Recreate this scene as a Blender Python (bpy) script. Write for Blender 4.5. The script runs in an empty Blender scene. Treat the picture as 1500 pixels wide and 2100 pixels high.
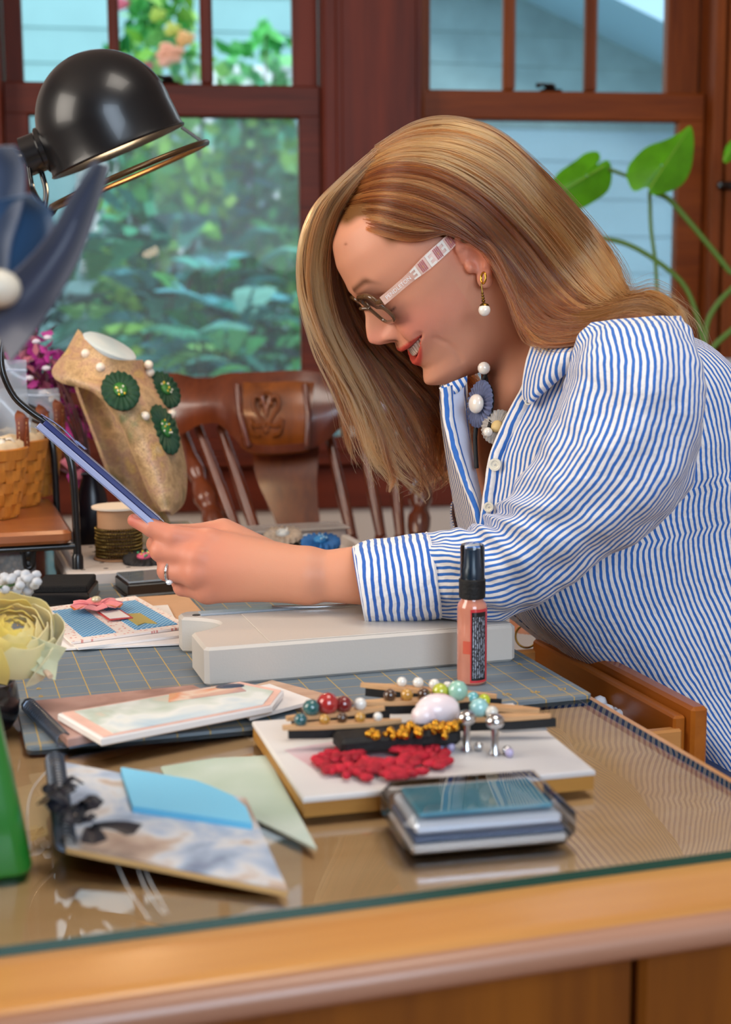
import bpy, math, random
import numpy as np
from mathutils import Vector, Matrix, noise as mnoise

# ------------------------------------------------------------------ camera, world, lights, exposure
SC = bpy.context.scene
COL = SC.collection
CAMZ = 1.081
PITCH, ROLL, FPX = 8.3, -0.3, 2917.0
def _axes():
    p, r = math.radians(PITCH), math.radians(ROLL)
    f = np.array([0, math.cos(p), -math.sin(p)]); u0 = np.array([0, math.sin(p), math.cos(p)]); x0 = np.array([1., 0, 0])
    return math.cos(r)*x0+math.sin(r)*u0, -math.sin(r)*x0+math.cos(r)*u0, f
CX, CU, CF = _axes()
CP = np.array([0, 0, CAMZ])
cam = bpy.data.cameras.new('camera'); cam.sensor_fit = 'VERTICAL'; cam.sensor_height = 36; cam.lens = 36*FPX/2100
cam.clip_start = 0.05; cam.clip_end = 200
cam.dof.use_dof = True; cam.dof.focus_distance = 1.36; cam.dof.aperture_fstop = 5.8
camo = bpy.data.objects.new('camera', cam); COL.objects.link(camo)
M = Matrix.Identity(4)
for i in range(3):
    M[i][0], M[i][1], M[i][2], M[i][3] = CX[i], CU[i], -CF[i], CP[i]
camo.matrix_world = M
SC.camera = camo

W = bpy.data.worlds.new('sky'); SC.world = W; W.use_nodes = True
_n = W.node_tree.nodes; _bg = _n['Background']
_bg.inputs[0].default_value = (0.80, 0.92, 1.0, 1); _bg.inputs[1].default_value = 2.3      # even overcast sky
def sun(rot, e, col, ang):
    l = bpy.data.lights.new('sun', 'SUN'); l.energy = e; l.color = col; l.angle = math.radians(ang)
    o = bpy.data.objects.new('sun', l); COL.objects.link(o); o.rotation_euler = [math.radians(a) for a in rot]
sun((50, 0, 15), 1.9, (1, .95, .85), 12)
def area(name, loc, target, sx, sy, e, col):
    l = bpy.data.lights.new(name, 'AREA'); l.shape = 'RECTANGLE'; l.size = sx; l.size_y = sy; l.energy = e; l.color = col
    o = bpy.data.objects.new(name, l); COL.objects.link(o); o.location = loc
    o.rotation_euler = (Vector(target)-Vector(loc)).to_track_quat('-Z', 'Y').to_euler()
# daylight of the room's other windows (behind the camera and in the left wall) and an added warm fill light below the ceiling
area('window_light', (0.9, -1.6, 1.85), (0.2, 1.4, 0.95), 1.5, 1.2, 56, (0.68, 0.83, 1.0))
area('window_light', (-2.0, 0.6, 1.75), (0.2, 1.5, 0.95), 1.2, 1.3, 38, (1.0, 0.91, 0.80))
area('ceiling_fill', (0.3, 1.0, 2.5), (0.3, 1.2, 0), 0.7, 0.7, 11, (1.0, 0.92, 0.82))
SC.view_settings.view_transform = 'Standard'; SC.view_settings.look = 'None'
SC.view_settings.gamma = 1; SC.view_settings.use_curve_mapping = False
SC.view_settings.exposure = 0.16
SC.cycles.max_bounces = 10; SC.cycles.transparent_max_bounces = 12; SC.cycles.caustics_reflective = False; SC.cycles.caustics_refractive = False

# ------------------------------------------------------------------ helpers
random.seed(7); RNG = np.random.default_rng(7)
def ray(px, py): return (px-750)/FPX*CX-(py-1050)/FPX*CU+CF
def at(px, py, t): return CP+ray(px, py)*t                 # point that lies t metres in front of the lens
def onz(px, py, z): d = ray(px, py); return CP+d*((z-CAMZ)/d[2])
def onpl(px, py, p, n): d = ray(px, py); return CP+d*(np.dot(np.asarray(p)-CP, n)/np.dot(d, n))
def proj(p):
    q = np.asarray(p, float)-CP; t = q@CF
    return 750+FPX*(q@CX)/t, 1050-FPX*(q@CU)/t, t
YAW = math.radians(17.0)
E1 = np.array([math.cos(YAW), math.sin(YAW), 0]); E2 = np.array([-math.sin(YAW), math.cos(YAW), 0]); E3 = np.array([0, 0, 1.])
def D(u, v, z): return u*E1+v*E2+np.array([0, 0, z])          # desk coordinates
def duv(p): return float(p@E1), float(p@E2)
def dpx(px, py, z): return duv(onz(px, py, z))
def V(*a): return np.array(a, float)
def nrm(v): v = np.asarray(v, float); return v/(np.linalg.norm(v)+1e-12)

class MB:
    """collects faces of one part"""
    def __init__(s): s.v = []; s.f = []; s.uv = {}; s.m = []; s.n = 0
    def add(s, verts, faces, mi=0, uvs=None):
        b = s.n; verts = np.asarray(verts, float).reshape(-1, 3); s.v.append(verts); s.n += len(verts)
        for k, f in enumerate(faces):
            s.f.append(tuple(int(i)+b for i in f)); s.m.append(mi)
            if uvs is not None: s.uv[len(s.f)-1] = [uvs[i] for i in f]
        return s
    def box(s, c, sx, sy, sz, ax=(E1, E2, E3), bev=0.0, mi=0):
        """box centred at c with full sizes along the three axes; bev chamfers every edge"""
        c = np.asarray(c, float); A = [np.asarray(a, float) for a in ax]; h = np.array([sx, sy, sz])/2; b = min(bev, .49*min(sx, sy, sz))
        if b <= 0:
            vs = [c+A[0]*x*h[0]+A[1]*y*h[1]+A[2]*z*h[2] for x in (-1, 1) for y in (-1, 1) for z in (-1, 1)]
            return s.add(vs, [(0, 1, 3, 2), (4, 6, 7, 5), (0, 4, 5, 1), (2, 3, 7, 6), (0, 2, 6, 4), (1, 5, 7, 3)], mi)
        vs = []; idx = {}
        for x in (-1, 1):
            for y in (-1, 1):
                for z in (-1, 1):
                    for k in range(3):
                        d = [x*(h[0]-b), y*(h[1]-b), z*(h[2]-b)]; d[k] += (x, y, z)[k]*b
                        idx[(x, y, z, k)] = len(vs); vs.append(c+A[0]*d[0]+A[1]*d[1]+A[2]*d[2])
        fs = []
        for k in range(3):
            i, j = (k+1) % 3, (k+2) % 3
            for sg in (-1, 1):
                q = []
                for a, bb in ((-1, -1), (1, -1), (1, 1), (-1, 1)):
                    t = [0, 0, 0]; t[k] = sg; t[i] = a; t[j] = bb; q.append(idx[(*t, k)])
                fs.append(tuple(q if sg > 0 else q[::-1]))
        for k in range(3):
            i, j = (k+1) % 3, (k+2) % 3
            for a in (-1, 1):
                for bb in (-1, 1):
                    t0 = [0, 0, 0]; t1 = [0, 0, 0]; t0[i] = t1[i] = a; t0[j] = t1[j] = bb; t0[k] = -1; t1[k] = 1
                    q = (idx[(*t0, i)], idx[(*t1, i)], idx[(*t1, j)], idx[(*t0, j)])
                    fs.append(q if a*bb < 0 else q[::-1])
        for x in (-1, 1):
            for y in (-1, 1):
                for z in (-1, 1):
                    q = tuple(idx[(x, y, z, k)] for k in range(3)); fs.append(q if x*y*z > 0 else q[::-1])
        return s.add(vs, fs, mi)
    def tube(s, pts, rad, n=8, cap=True, mi=0, flat=None):
        """swept tube; rad scalar or list; flat=(normal, ratio) squashes it to a strap"""
        P = np.asarray(pts, float); k = len(P); R = np.full(k, rad) if np.isscalar(rad) else np.asarray(rad, float)
        T = np.gradient(P, axis=0); T /= np.linalg.norm(T, axis=1)[:, None]+1e-12
        a = np.asarray(flat[0], float) if flat else (V(0, 0, 1) if abs(T[0][2]) < .9 else V(1, 0, 0))
        vs = []
        for i in range(k):
            a = nrm(a-T[i]*(a@T[i])); b = np.cross(T[i], a)
            for j in range(n):
                th = 2*math.pi*j/n
                vs.append(P[i]+R[i]*(math.cos(th)*a*(flat[1] if flat else 1)+math.sin(th)*b))
        fs = [(i*n+j, i*n+(j+1) % n, (i+1)*n+(j+1) % n, (i+1)*n+j) for i in range(k-1) for j in range(n)]
        if cap: fs += [tuple(range(n))[::-1], tuple((k-1)*n+j for j in range(n))]
        return s.add(vs, fs, mi)
    def lathe(s, o, axis, prof, n=32, mi=0, sx=1.0, xd=None):
        """prof = [(r, h)...] turned about axis through o; sx stretches it along xd"""
        axis = nrm(axis); a = nrm(np.asarray(xd) if xd is not None else (V(1, 0, 0) if abs(axis[0]) < .9 else V(0, 1, 0)))
        a = nrm(a-axis*(a@axis)); b = np.cross(axis, a); o = np.asarray(o, float)
        vs = [o+axis*h+r*(math.cos(2*math.pi*j/n)*a*sx+math.sin(2*math.pi*j/n)*b) for r, h in prof for j in range(n)]
        k = len(prof)
        fs = [(i*n+j, i*n+(j+1) % n, (i+1)*n+(j+1) % n, (i+1)*n+j) for i in range(k-1) for j in range(n)]
        if prof[0][0] > 1e-5: fs.append(tuple(range(n))[::-1])
        if prof[-1][0] > 1e-5: fs.append(tuple((k-1)*n+j for j in range(n)))
        return s.add(vs, fs, mi)
    def ball(s, c, r, n=12, ax=None, mi=0):
        rr = np.broadcast_to(np.asarray(r, float), (3,)); A = ax if ax is not None else (V(1, 0, 0), V(0, 1, 0), V(0, 0, 1)); c = np.asarray(c, float)
        m = max(4, n//2); vs = [c+A[2]*rr[2]]
        for i in range(1, m):
            ph = math.pi*i/m
            for j in range(n):
                th = 2*math.pi*j/n
                vs.append(c+A[0]*rr[0]*math.sin(ph)*math.cos(th)+A[1]*rr[1]*math.sin(ph)*math.sin(th)+A[2]*rr[2]*math.cos(ph))
        vs.append(c-A[2]*rr[2]); L = len(vs)-1
        fs = [(0, 1+j, 1+(j+1) % n) for j in range(n)]
        for i in range(m-2):
            for j in range(n): fs.append((1+i*n+j, 1+(i+1)*n+j, 1+(i+1)*n+(j+1) % n, 1+i*n+(j+1) % n))
        fs += [(L, 1+(m-2)*n+(j+1) % n, 1+(m-2)*n+j) for j in range(n)]
        return s.add(vs, fs, mi)
    def grid(s, P, mi=0, closeu=False, uv=None, flip=False):
        """P[i][j] grid of points"""
        P = np.asarray(P, float); a, b = P.shape[:2]; fs = []
        for i in range(a-1):
            for j in range(b if closeu else b-1):
                q = (i*b+j, i*b+(j+1) % b, (i+1)*b+(j+1) % b, (i+1)*b+j); fs.append(q[::-1] if flip else q)
        uvs = None
        s0 = len(s.f); s.add(P.reshape(-1, 3), fs, mi)
        if uv is not None:
            U = np.asarray(uv, float); k = s0
            for i in range(a-1):
                for j in range(b if closeu else b-1):
                    q = [U[i][j], U[i][j+1], U[i+1][j+1], U[i+1][j]]; s.uv[k] = q[::-1] if flip else q; k += 1
        return s
    def prism(s, poly, up, th, mi=0, bev=0.0):
        """extrudes a planar polygon (world points) by th along up"""
        P = np.asarray(poly, float); up = nrm(up); k = len(P)
        nn = np.zeros(3)
        for i in range(k): nn += np.cross(P[i], P[(i+1) % k])
        if nn@up < 0: P = P[::-1]
        lv = [P, P+up*th]
        if bev > 0:
            c = P.mean(0)
            def ins(Q):
                out = []
                for i in range(k):
                    e1 = nrm(Q[i]-Q[i-1]); e2 = nrm(Q[(i+1) % k]-Q[i]); n1 = np.cross(up, e1); n2 = np.cross(up, e2); m = nrm(n1+n2)
                    out.append(Q[i]+m*bev/max(.35, m@n1))
                return np.array(out)
            lv = [ins(P), P+up*bev, P+up*(th-bev), ins(P)+up*th]
        vs = np.concatenate(lv); L = len(lv); fs = [tuple(range(k))[::-1], tuple((L-1)*k+i for i in range(k))]
        for l in range(L-1): fs += [(l*k+i, l*k+(i+1) % k, (l+1)*k+(i+1) % k, (l+1)*k+i) for i in range(k)]
        return s.add(vs, fs, mi)
    def sheet(s, P, th, mi=0, uv=None):
        """a grid given a thickness th along its own normals"""
        P = np.asarray(P, float); a, b = P.shape[:2]
        du = np.gradient(P, axis=0); dv = np.gradient(P, axis=1); N = np.cross(du, dv); N /= np.linalg.norm(N, axis=2)[:, :, None]+1e-12
        s.grid(P, mi, uv=uv); Q = P-N*th; s.grid(Q, mi, uv=uv, flip=True)
        for e in (0, a-1): s.grid(np.stack([P[e], Q[e]]), mi, flip=(e == 0), uv=None if uv is None else np.stack([uv[e], uv[e]]))
        for e in (0, b-1): s.grid(np.stack([P[:, e], Q[:, e]]), mi, flip=(e != 0), uv=None if uv is None else np.stack([uv[:, e], uv[:, e]]))
        return s
    def mesh(s, name, mats, smooth=None):
        me = bpy.data.meshes.new(name); vv = np.concatenate(s.v) if s.v else np.zeros((0, 3))
        me.from_pydata(vv.tolist(), [], s.f)
        if s.uv:
            ul = me.uv_layers.new(name='UVMap'); arr = np.zeros((len(me.loops), 2)); k = 0
            for i, f in enumerate(s.f):
                if i in s.uv: arr[k:k+len(f)] = s.uv[i]
                k += len(f)
            ul.data.foreach_set('uv', arr.ravel())
        for m in (mats if isinstance(mats, (list, tuple)) else [mats]): me.materials.append(m)
        if any(s.m): me.polygons.foreach_set('material_index', s.m)
        if smooth is not None:
            me.polygons.foreach_set('use_smooth', [True]*len(s.f))
            if smooth < 180: me.set_sharp_from_angle(angle=math.radians(smooth))
        me.update(); return me

def tag(o, label=None, cat=None, group=None, kind=None):
    for k, x in (('label', label), ('category', cat), ('group', group), ('kind', kind)):
        if x: o[k] = x
    return o
def root(name, loc, label, cat, group=None):
    o = bpy.data.objects.new(name, None); COL.objects.link(o); o.location = [float(x) for x in loc]; o.empty_display_size = .02
    return tag(o, label, cat, group)
def obj(name, mb, mats, parent=None, smooth=35, label=None, cat=None, group=None, kind=None):
    me = mb if isinstance(mb, bpy.types.Mesh) else mb.mesh(name, mats, smooth)
    o = bpy.data.objects.new(name, me); COL.objects.link(o)
    if parent is not None:
        o.parent = parent                                          # parts are modelled in world coordinates
        if parent.type == 'EMPTY': o.matrix_parent_inverse = Matrix.Translation(-parent.location)
    return tag(o, label, cat, group, kind)
def spline(pts, n):
    """Catmull-Rom through pts (any dimension), n samples"""
    P = np.asarray(pts, float); k = len(P); P2 = np.vstack([2*P[0]-P[1], P, 2*P[-1]-P[-2]])
    t = np.linspace(0, k-1-1e-9, n); i = t.astype(int); f = (t-i)[:, None]
    a, b, c, d = P2[i], P2[i+1], P2[i+2], P2[i+3]
    return .5*((2*b)+(-a+c)*f+(2*a-5*b+4*c-d)*f**2+(-a+3*b-3*c+d)*f**3)

# ------------------------------------------------------------------ materials
MT = {}
def lin(c):
    c = [x/255 for x in c] if max(c) > 1.0 else c
    return tuple(x/12.92 if x <= .04045 else ((x+.055)/1.055)**2.4 for x in c)+(1,)
def mat(name, c, rough=.5, metal=0, spec=.5, var=0, vscale=20, bump=0, bscale=60, trans=0, ior=1.45, alpha=1, coat=0, sss=0, sheen=0, emit=None, stretch=None, c2=None):
    """plain principled surface with optional cloudy colour variation (towards c2) and fine relief"""
    if name in MT: return MT[name]
    m = bpy.data.materials.new(name); m.use_nodes = True; nt = m.node_tree; N = nt.nodes; b = N['Principled BSDF']; L = nt.links
    b.inputs['Base Color'].default_value = lin(c); b.inputs['Roughness'].default_value = rough; b.inputs['Metallic'].default_value = metal
    b.inputs['Specular IOR Level'].default_value = spec; b.inputs['Transmission Weight'].default_value = trans; b.inputs['IOR'].default_value = ior
    b.inputs['Alpha'].default_value = alpha; b.inputs['Coat Weight'].default_value = coat; b.inputs['Coat Roughness'].default_value = .08
    if sss: b.inputs['Subsurface Weight'].default_value = sss; b.inputs['Subsurface Radius'].default_value = (.012, .005, .003); b.inputs['Subsurface Scale'].default_value = 1
    if sheen: b.inputs['Sheen Weight'].default_value = sheen
    if emit: b.inputs['Emission Color'].default_value = lin(emit[0]); b.inputs['Emission Strength'].default_value = emit[1]
    if var or bump:
        tc = N.new('ShaderNodeTexCoord'); mp = N.new('ShaderNodeMapping'); L.new(tc.outputs['Object'], mp.inputs[0])
        if stretch: mp.inputs['Scale'].default_value = stretch
    if var:
        nz = N.new('ShaderNodeTexNoise'); nz.inputs['Scale'].default_value = vscale; nz.inputs['Detail'].default_value = 5; L.new(mp.outputs[0], nz.inputs[0])
        r = N.new('ShaderNodeValToRGB'); r.color_ramp.elements[0].position = .35; r.color_ramp.elements[1].position = .68
        a = lin(c); r.color_ramp.elements[0].color = tuple(x*(1-var) for x in a[:3])+(1,)
        r.color_ramp.elements[1].color = lin(c2) if c2 else tuple(min(1, x*(1+var)) for x in a[:3])+(1,)
        L.new(nz.outputs[0], r.inputs[0]); L.new(r.outputs[0], b.inputs['Base Color'])
    if bump:
        nz = N.new('ShaderNodeTexNoise'); nz.inputs['Scale'].default_value = bscale; nz.inputs['Detail'].default_value = 4; L.new(mp.outputs[0], nz.inputs[0])
        bp = N.new('ShaderNodeBump'); bp.inputs['Strength'].default_value = bump; bp.inputs['Distance'].default_value = .002; L.new(nz.outputs[0], bp.inputs['Height']); L.new(bp.outputs[0], b.inputs['Normal'])
    MT[name] = m; return m
def wood(name, c, c2, rough=.35, axis=V(1, 0, 0), scale=14, spec=.5, coat=.2, wear=None):
    """streaky wood grain running along axis"""
    if name in MT: return MT[name]
    m = bpy.data.materials.new(name); m.use_nodes = True; nt = m.node_tree; N = nt.nodes; b = N['Principled BSDF']; L = nt.links
    b.inputs['Roughness'].default_value = rough; b.inputs['Specular IOR Level'].default_value = spec; b.inputs['Coat Weight'].default_value = coat; b.inputs['Coat Roughness'].default_value = .15
    tc = N.new('ShaderNodeTexCoord'); mp = N.new('ShaderNodeMapping'); L.new(tc.outputs['Object'], mp.inputs[0])
    x = nrm(axis); q = Vector(x).rotation_difference(Vector((1, 0, 0))).to_euler(); mp.inputs['Rotation'].default_value = q
    mp.vector_type = 'POINT'; m2 = N.new('ShaderNodeMapping'); m2.inputs['Scale'].default_value = (.07, 1, 1); L.new(mp.outputs[0], m2.inputs[0])
    nz = N.new('ShaderNodeTexNoise'); nz.inputs['Scale'].default_value = scale; nz.inputs['Detail'].default_value = 8; nz.inputs['Distortion'].default_value = .6; L.new(m2.outputs[0], nz.inputs[0])
    n2 = N.new('ShaderNodeTexNoise'); n2.inputs['Scale'].default_value = scale*9; n2.inputs['Detail'].default_value = 3; L.new(m2.outputs[0], n2.inputs[0])
    ad = N.new('ShaderNodeMath'); ad.operation = 'MULTIPLY_ADD'; ad.inputs[1].default_value = .35; L.new(n2.outputs[0], ad.inputs[0]); L.new(nz.outputs[0], ad.inputs[2])
    r = N.new('ShaderNodeValToRGB'); r.color_ramp.elements[0].position = .42; r.color_ramp.elements[1].position = .92
    r.color_ramp.elements[0].color = lin(c2); r.color_ramp.elements[1].color = lin(c); L.new(ad.outputs[0], r.inputs[0])
    L.new(r.outputs[0], b.inputs['Base Color'])
    bp = N.new('ShaderNodeBump'); bp.inputs['Strength'].default_value = .12; bp.inputs['Distance'].default_value = .001; L.new(n2.outputs[0], bp.inputs['Height']); L.new(bp.outputs[0], b.inputs['Normal'])
    MT[name] = m; return m
def vcol(name, rough=.5, sss=0, bump=0, bscale=400, spec=.4, attr='Col', coat=0, metal=0, trans=0, sheen=0):
    """surface coloured by the mesh's own colour attribute"""
    if name in MT: return MT[name]
    m = mat(name, (1, 1, 1), rough, spec=spec, sss=sss, bump=bump, bscale=bscale, coat=coat, metal=metal, trans=trans, sheen=sheen)
    nt = m.node_tree; a = nt.nodes.new('ShaderNodeVertexColor'); a.layer_name = attr; nt.links.new(a.outputs[0], nt.nodes['Principled BSDF'].inputs['Base Color'])
    return m
def setcol(me, cols, attr='Col'):
    """per-vertex linear colours"""
    ca = me.color_attributes.new(attr, 'FLOAT_COLOR', 'POINT'); c = np.ones((len(me.vertices), 4)); c[:, :3] = np.asarray(cols)[:, :3]; ca.data.foreach_set('color', c.ravel())
def thin_glass(name, tint=(1, 1, 1), rough=0.0, refl=1.0):
    """clear pane: mostly see-through with a fresnel reflection"""
    if name in MT: return MT[name]
    m = bpy.data.materials.new(name); m.use_nodes = True; nt = m.node_tree; N = nt.nodes; L = nt.links; N.remove(N['Principled BSDF'])
    o = N['Material Output']; t = N.new('ShaderNodeBsdfTransparent'); t.inputs[0].default_value = (*tint, 1); g = N.new('ShaderNodeBsdfGlossy'); g.inputs['Roughness'].default_value = rough
    f = N.new('ShaderNodeFresnel'); f.inputs[0].default_value = 1.45; mu = N.new('ShaderNodeMath'); mu.operation = 'MULTIPLY'; mu.inputs[1].default_value = refl; L.new(f.outputs[0], mu.inputs[0])
    mx = N.new('ShaderNodeMixShader'); L.new(mu.outputs[0], mx.inputs[0]); L.new(t.outputs[0], mx.inputs[1]); L.new(g.outputs[0], mx.inputs[2]); L.new(mx.outputs[0], o.inputs[0])
    MT[name] = m; return m
WOOD_R = wood('red_brown_wood', (116, 44, 22), (70, 22, 10), .5, V(0, 0, 1), spec=.25, coat=0)
WOOD_RH = wood('red_brown_wood_level', (116, 46, 24), (70, 24, 12), .5, V(1, 0.13, 0), spec=.25, coat=0)
WOOD_O = wood('amber_wood', (146, 72, 16), (92, 38, 6), .5, V(0, 0, 1), spec=.25, coat=0)
WOOD_OH = wood('amber_wood_level', (148, 72, 15), (98, 40, 6), .5, V(1, .13, 0), spec=.25, coat=0)
BLACK = mat('black_enamel', (14, 15, 18), .28, spec=.6, coat=.3)
BLACKM = mat('black_matt', (10, 10, 12), .6, bump=.3, bscale=300)
PEARL = mat('pearl', (235, 225, 212), .18, spec=.7, coat=.6, sss=.2)
GOLD = mat('gold', (205, 150, 60), .25, metal=1)
BRASS = mat('aged_brass', (120, 92, 40), .35, metal=1)
CHROME = mat('silver', (210, 212, 215), .15, metal=1)

# ------------------------------------------------------------------ the room
WA = math.radians(7.8); W1 = V(math.cos(WA), math.sin(WA), 0); WN = V(math.sin(WA), -math.cos(WA), 0); PW = V(0, 3.2, 0)
def wa(px, py, d=0.0):
    p = onpl(px, py, PW+WN*d, WN); return float((p-PW)@W1), float(p[2])
def wpt(a, z, d): return PW+W1*a+WN*d+V(0, 0, z)
WAX = (W1, -WN, E3)
def wb(mb, a0, a1, z0, z1, d0, d1, bev=.003):
    return mb.box(wpt((a0+a1)/2, (z0+z1)/2, (d0+d1)/2), a1-a0, abs(d1-d0), z1-z0, WAX, bev)
def wpx(mb, x0, y0, x1, y1, d0, d1, bev=.003):
    """box on the wall whose front face spans the given photograph pixels"""
    ym, xm = (y0+y1)/2, (x0+x1)/2
    return wb(mb, wa(x0, ym, d1)[0], wa(x1, ym, d1)[0], wa(xm, y1, d1)[1], wa(xm, y0, d1)[1], d0, d1, bev)
CREAM = mat('cream_plaster', (208, 196, 186), .8, bump=.1, bscale=150)
def struct(name, mb, m, parent=None, smooth=30):
    return obj(name, mb, m, parent, smooth, kind=None if parent else 'structure')
ZT = 2.12                                                          # window head
zs = wa(700, 1043, .02)[1]
aL = wa(8, 300)[0]; aM0 = wa(688, 300)[0]; aM1 = wa(862, 300)[0]; aR = wa(1452, 300)[0]
m = MB(); wb(m, -2.6, 2.6, 0, zs, -.14, 0, 0); wb(m, -2.6, 2.6, ZT+.12, 2.6, -.14, 0, 0)
wb(m, -2.6, aL-.12, zs, ZT+.12, -.14, 0, 0); wb(m, aR+.14, 2.6, zs, ZT+.12, -.14, 0, 0); wb(m, aM0+.02, aM1-.02, zs, ZT+.12, -.14, 0, 0)
struct('wall_back', m, CREAM)
m = MB(); m.box(V(-.2, .5, -.02), 5.6, 6.6, .04, (V(1, 0, 0), V(0, 1, 0), E3)); struct('floor', m, wood('oak_floor', (150, 100, 58), (110, 66, 34), .4, V(1, 0, 0)))
m = MB(); m.box(V(-.2, .5, 2.62), 5.6, 6.6, .04, (V(1, 0, 0), V(0, 1, 0), E3)); struct('ceiling', m, CREAM)
m = MB(); m.box(V(-2.75, .5, 1.3), .1, 6.4, 2.6, (V(1, 0, 0), V(0, 1, 0), E3)); struct('wall_left', m, CREAM)
m = MB(); m.box(V(2.45, .5, 1.3), .1, 6.4, 2.6, (V(1, 0, 0), V(0, 1, 0), E3)); struct('wall_right', m, CREAM)
m = MB(); m.box(V(-.2, -2.65, 1.3), 5.4, .1, 2.6, (V(1, 0, 0), V(0, 1, 0), E3)); struct('wall_front', m, CREAM)
# timber casings: broad post between the windows, outer casings, stool and apron under the windows
m = MB(); wb(m, aM0, aM1, zs+.2, ZT+.1, 0, .022); wb(m, aM0+.012, aM1-.012, zs+.2, ZT+.1, .02, .026); struct('trim_1', m, WOOD_R)
m = MB(); wb(m, aL-.14, aL, zs, ZT+.1, 0, .022); struct('trim_2', m, WOOD_R)
m = MB(); wb(m, aR, aR+.022, zs+.28, ZT+.1, 0, .034); wb(m, aR+.022, aR+.032, zs+.28, ZT+.1, 0, .02); wb(m, aR+.034, aR+.2, zs, ZT+.1, 0, .028); struct('trim_3', m, WOOD_O)
m = MB(); wb(m, -2.55, 2.3, wa(700, 945, .03)[1]-.008, wa(700, 925, .06)[1], 0, .06, .006); struct('trim_4', m, WOOD_RH)
m = MB(); wb(m, -2.55, 2.3, zs, wa(700, 945, .03)[1]-.012, 0, .02); wb(m, -2.55, 2.3, wa(700, 925, .02)[1], wa(700, 895, .02)[1], 0, .026); struct('trim_5', m, WOOD_RH)
m = MB(); wb(m, -2.6, 2.4, ZT+.1, ZT+.22, 0, .025); struct('trim_6', m, WOOD_RH)
m = MB(); wb(m, -2.6, 2.4, 0.0, .14, 0, .016); struct('baseboard_back', m, mat('white_paint', (225, 220, 212), .5))

PANE = thin_glass('window_pane', (.96, .985, .99), 0, .12)
SCREEN = bpy.data.materials.new('insect_screen'); SCREEN.use_nodes = True
_p = SCREEN.node_tree.nodes['Principled BSDF']; _p.inputs['Base Color'].default_value = lin((150, 165, 170)); _p.inputs['Alpha'].default_value = .22; _p.inputs['Roughness'].default_value = .7
def window(n, x0, x1, panes_x, up_y, rail, low, wv, wh, lockx):
    """double-hung window: x0..x1 sash pixels; panes_x = upper pane edges; up_y = foot of upper panes; rail = meeting rail; low = (x0, x1, top, foot) of the lower pane"""
    r = root('window_%d' % n, wpt(wa((x0+x1)/2, 600)[0], 0, 0), None, None); r['kind'] = 'structure'
    a0, a1 = wa(x0, 300, -.03)[0], wa(x1, 300, -.03)[0]
    zf0 = wa((x0+x1)/2, low[3], -.035)[1]
    m = MB()                                                       # jambs and outside stops
    for s, a in ((-1, a0), (1, a1)):
        wb(m, min(a, a+s*.03), max(a, a+s*.03), zs+.2, ZT+.1, -.14, .012); wb(m, min(a-s*.004, a+s*.012), max(a-s*.004, a+s*.012), zs+.2, ZT, -.02, .006)
    wb(m, a0, a1, ZT+.0, ZT+.1, -.14, .012); wb(m, a0, a1, zs+.1, zf0-.086, -.16, .01)
    obj('window_frame', m, wv, r)
    up = MB(); E = [wa(x, 100, -.075)[0] for x in panes_x]; zu = wa((x0+x1)/2, up_y, -.075)[1]; zr = wa((x0+x1)/2, rail[0], -.04)[1]
    wb(up, a0+.004, E[0], zu-.05, ZT, -.11, -.075); wb(up, E[-1], a1-.004, zu-.05, ZT, -.11, -.075)
    wb(up, a0+.004, a1-.004, ZT-.06, ZT, -.11, -.075); wb(up, a0+.004, a1-.004, zu-.05, zu, -.11, -.078)
    us = obj('upper_sash', up, wv, r)
    for i in range(1, len(E)-2, 2):
        m = MB(); wb(m, E[i], E[i+1], zu, ZT-.06, -.106, -.078, .006); obj('muntin', m, wv, us)
    for i in range(0, len(E)-1, 2):
        m = MB(); wb(m, E[i]-.004, E[i+1]+.004, zu-.004, ZT-.056, -.094, -.091, 0); obj('pane', m, PANE, us)
    lo = MB(); L0, L1 = wa(low[0], 500, -.035)[0], wa(low[1], 500, -.035)[0]; zt = wa((x0+x1)/2, rail[1], -.035)[1]; zf = wa((x0+x1)/2, low[3], -.035)[1]
    wb(lo, a0+.002, L0, zf-.09, zr, -.07, -.035); wb(lo, L1, a1-.002, zf-.09, zr, -.07, -.035)
    wb(lo, a0+.002, a1-.002, zt, zr, -.07, -.033, .004); wb(lo, a0+.002, a1-.002, zf-.09, zf, -.07, -.035, .004)
    ls = obj('lower_sash', lo, wh, r)
    m = MB(); wb(m, L0-.004, L1+.004, zf-.004, zt+.004, -.054, -.051, 0); obj('pane', m, PANE, ls)
    m = MB(); wb(m, a0+.01, a1-.01, zf-.08, zr-.03, -.122, -.1215, 0); obj('insect_screen', m, SCREEN, r)
    m = MB(); a = wa(lockx, rail[0], -.05)[0]; wb(m, a-.025, a+.025, zr, zr+.006, -.072, -.038); m.ball(wpt(a, zr+.012, -.055), (.014, .014, .009), 12)
    m.tube([wpt(a, zr+.014, -.055), wpt(a-.02, zr+.016, -.045), wpt(a-.034, zr+.012, -.036)], [.005, .004, .006], 8); obj('sash_lock', m, mat('dark_bronze', (40, 30, 26), .4, metal=.7), r)
    return r
window(1, 8, 662, (45, 222, 245, 411, 437, 600), 172, (172, 238), (68, 616, 238, 775), WOOD_R, WOOD_RH, 345)
window(2, 862, 1448, (883, 1035, 1060, 1203, 1228, 1370), 188, (188, 247), (915, 1388, 247, 790), WOOD_O, WOOD_OH, 1130)
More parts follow.
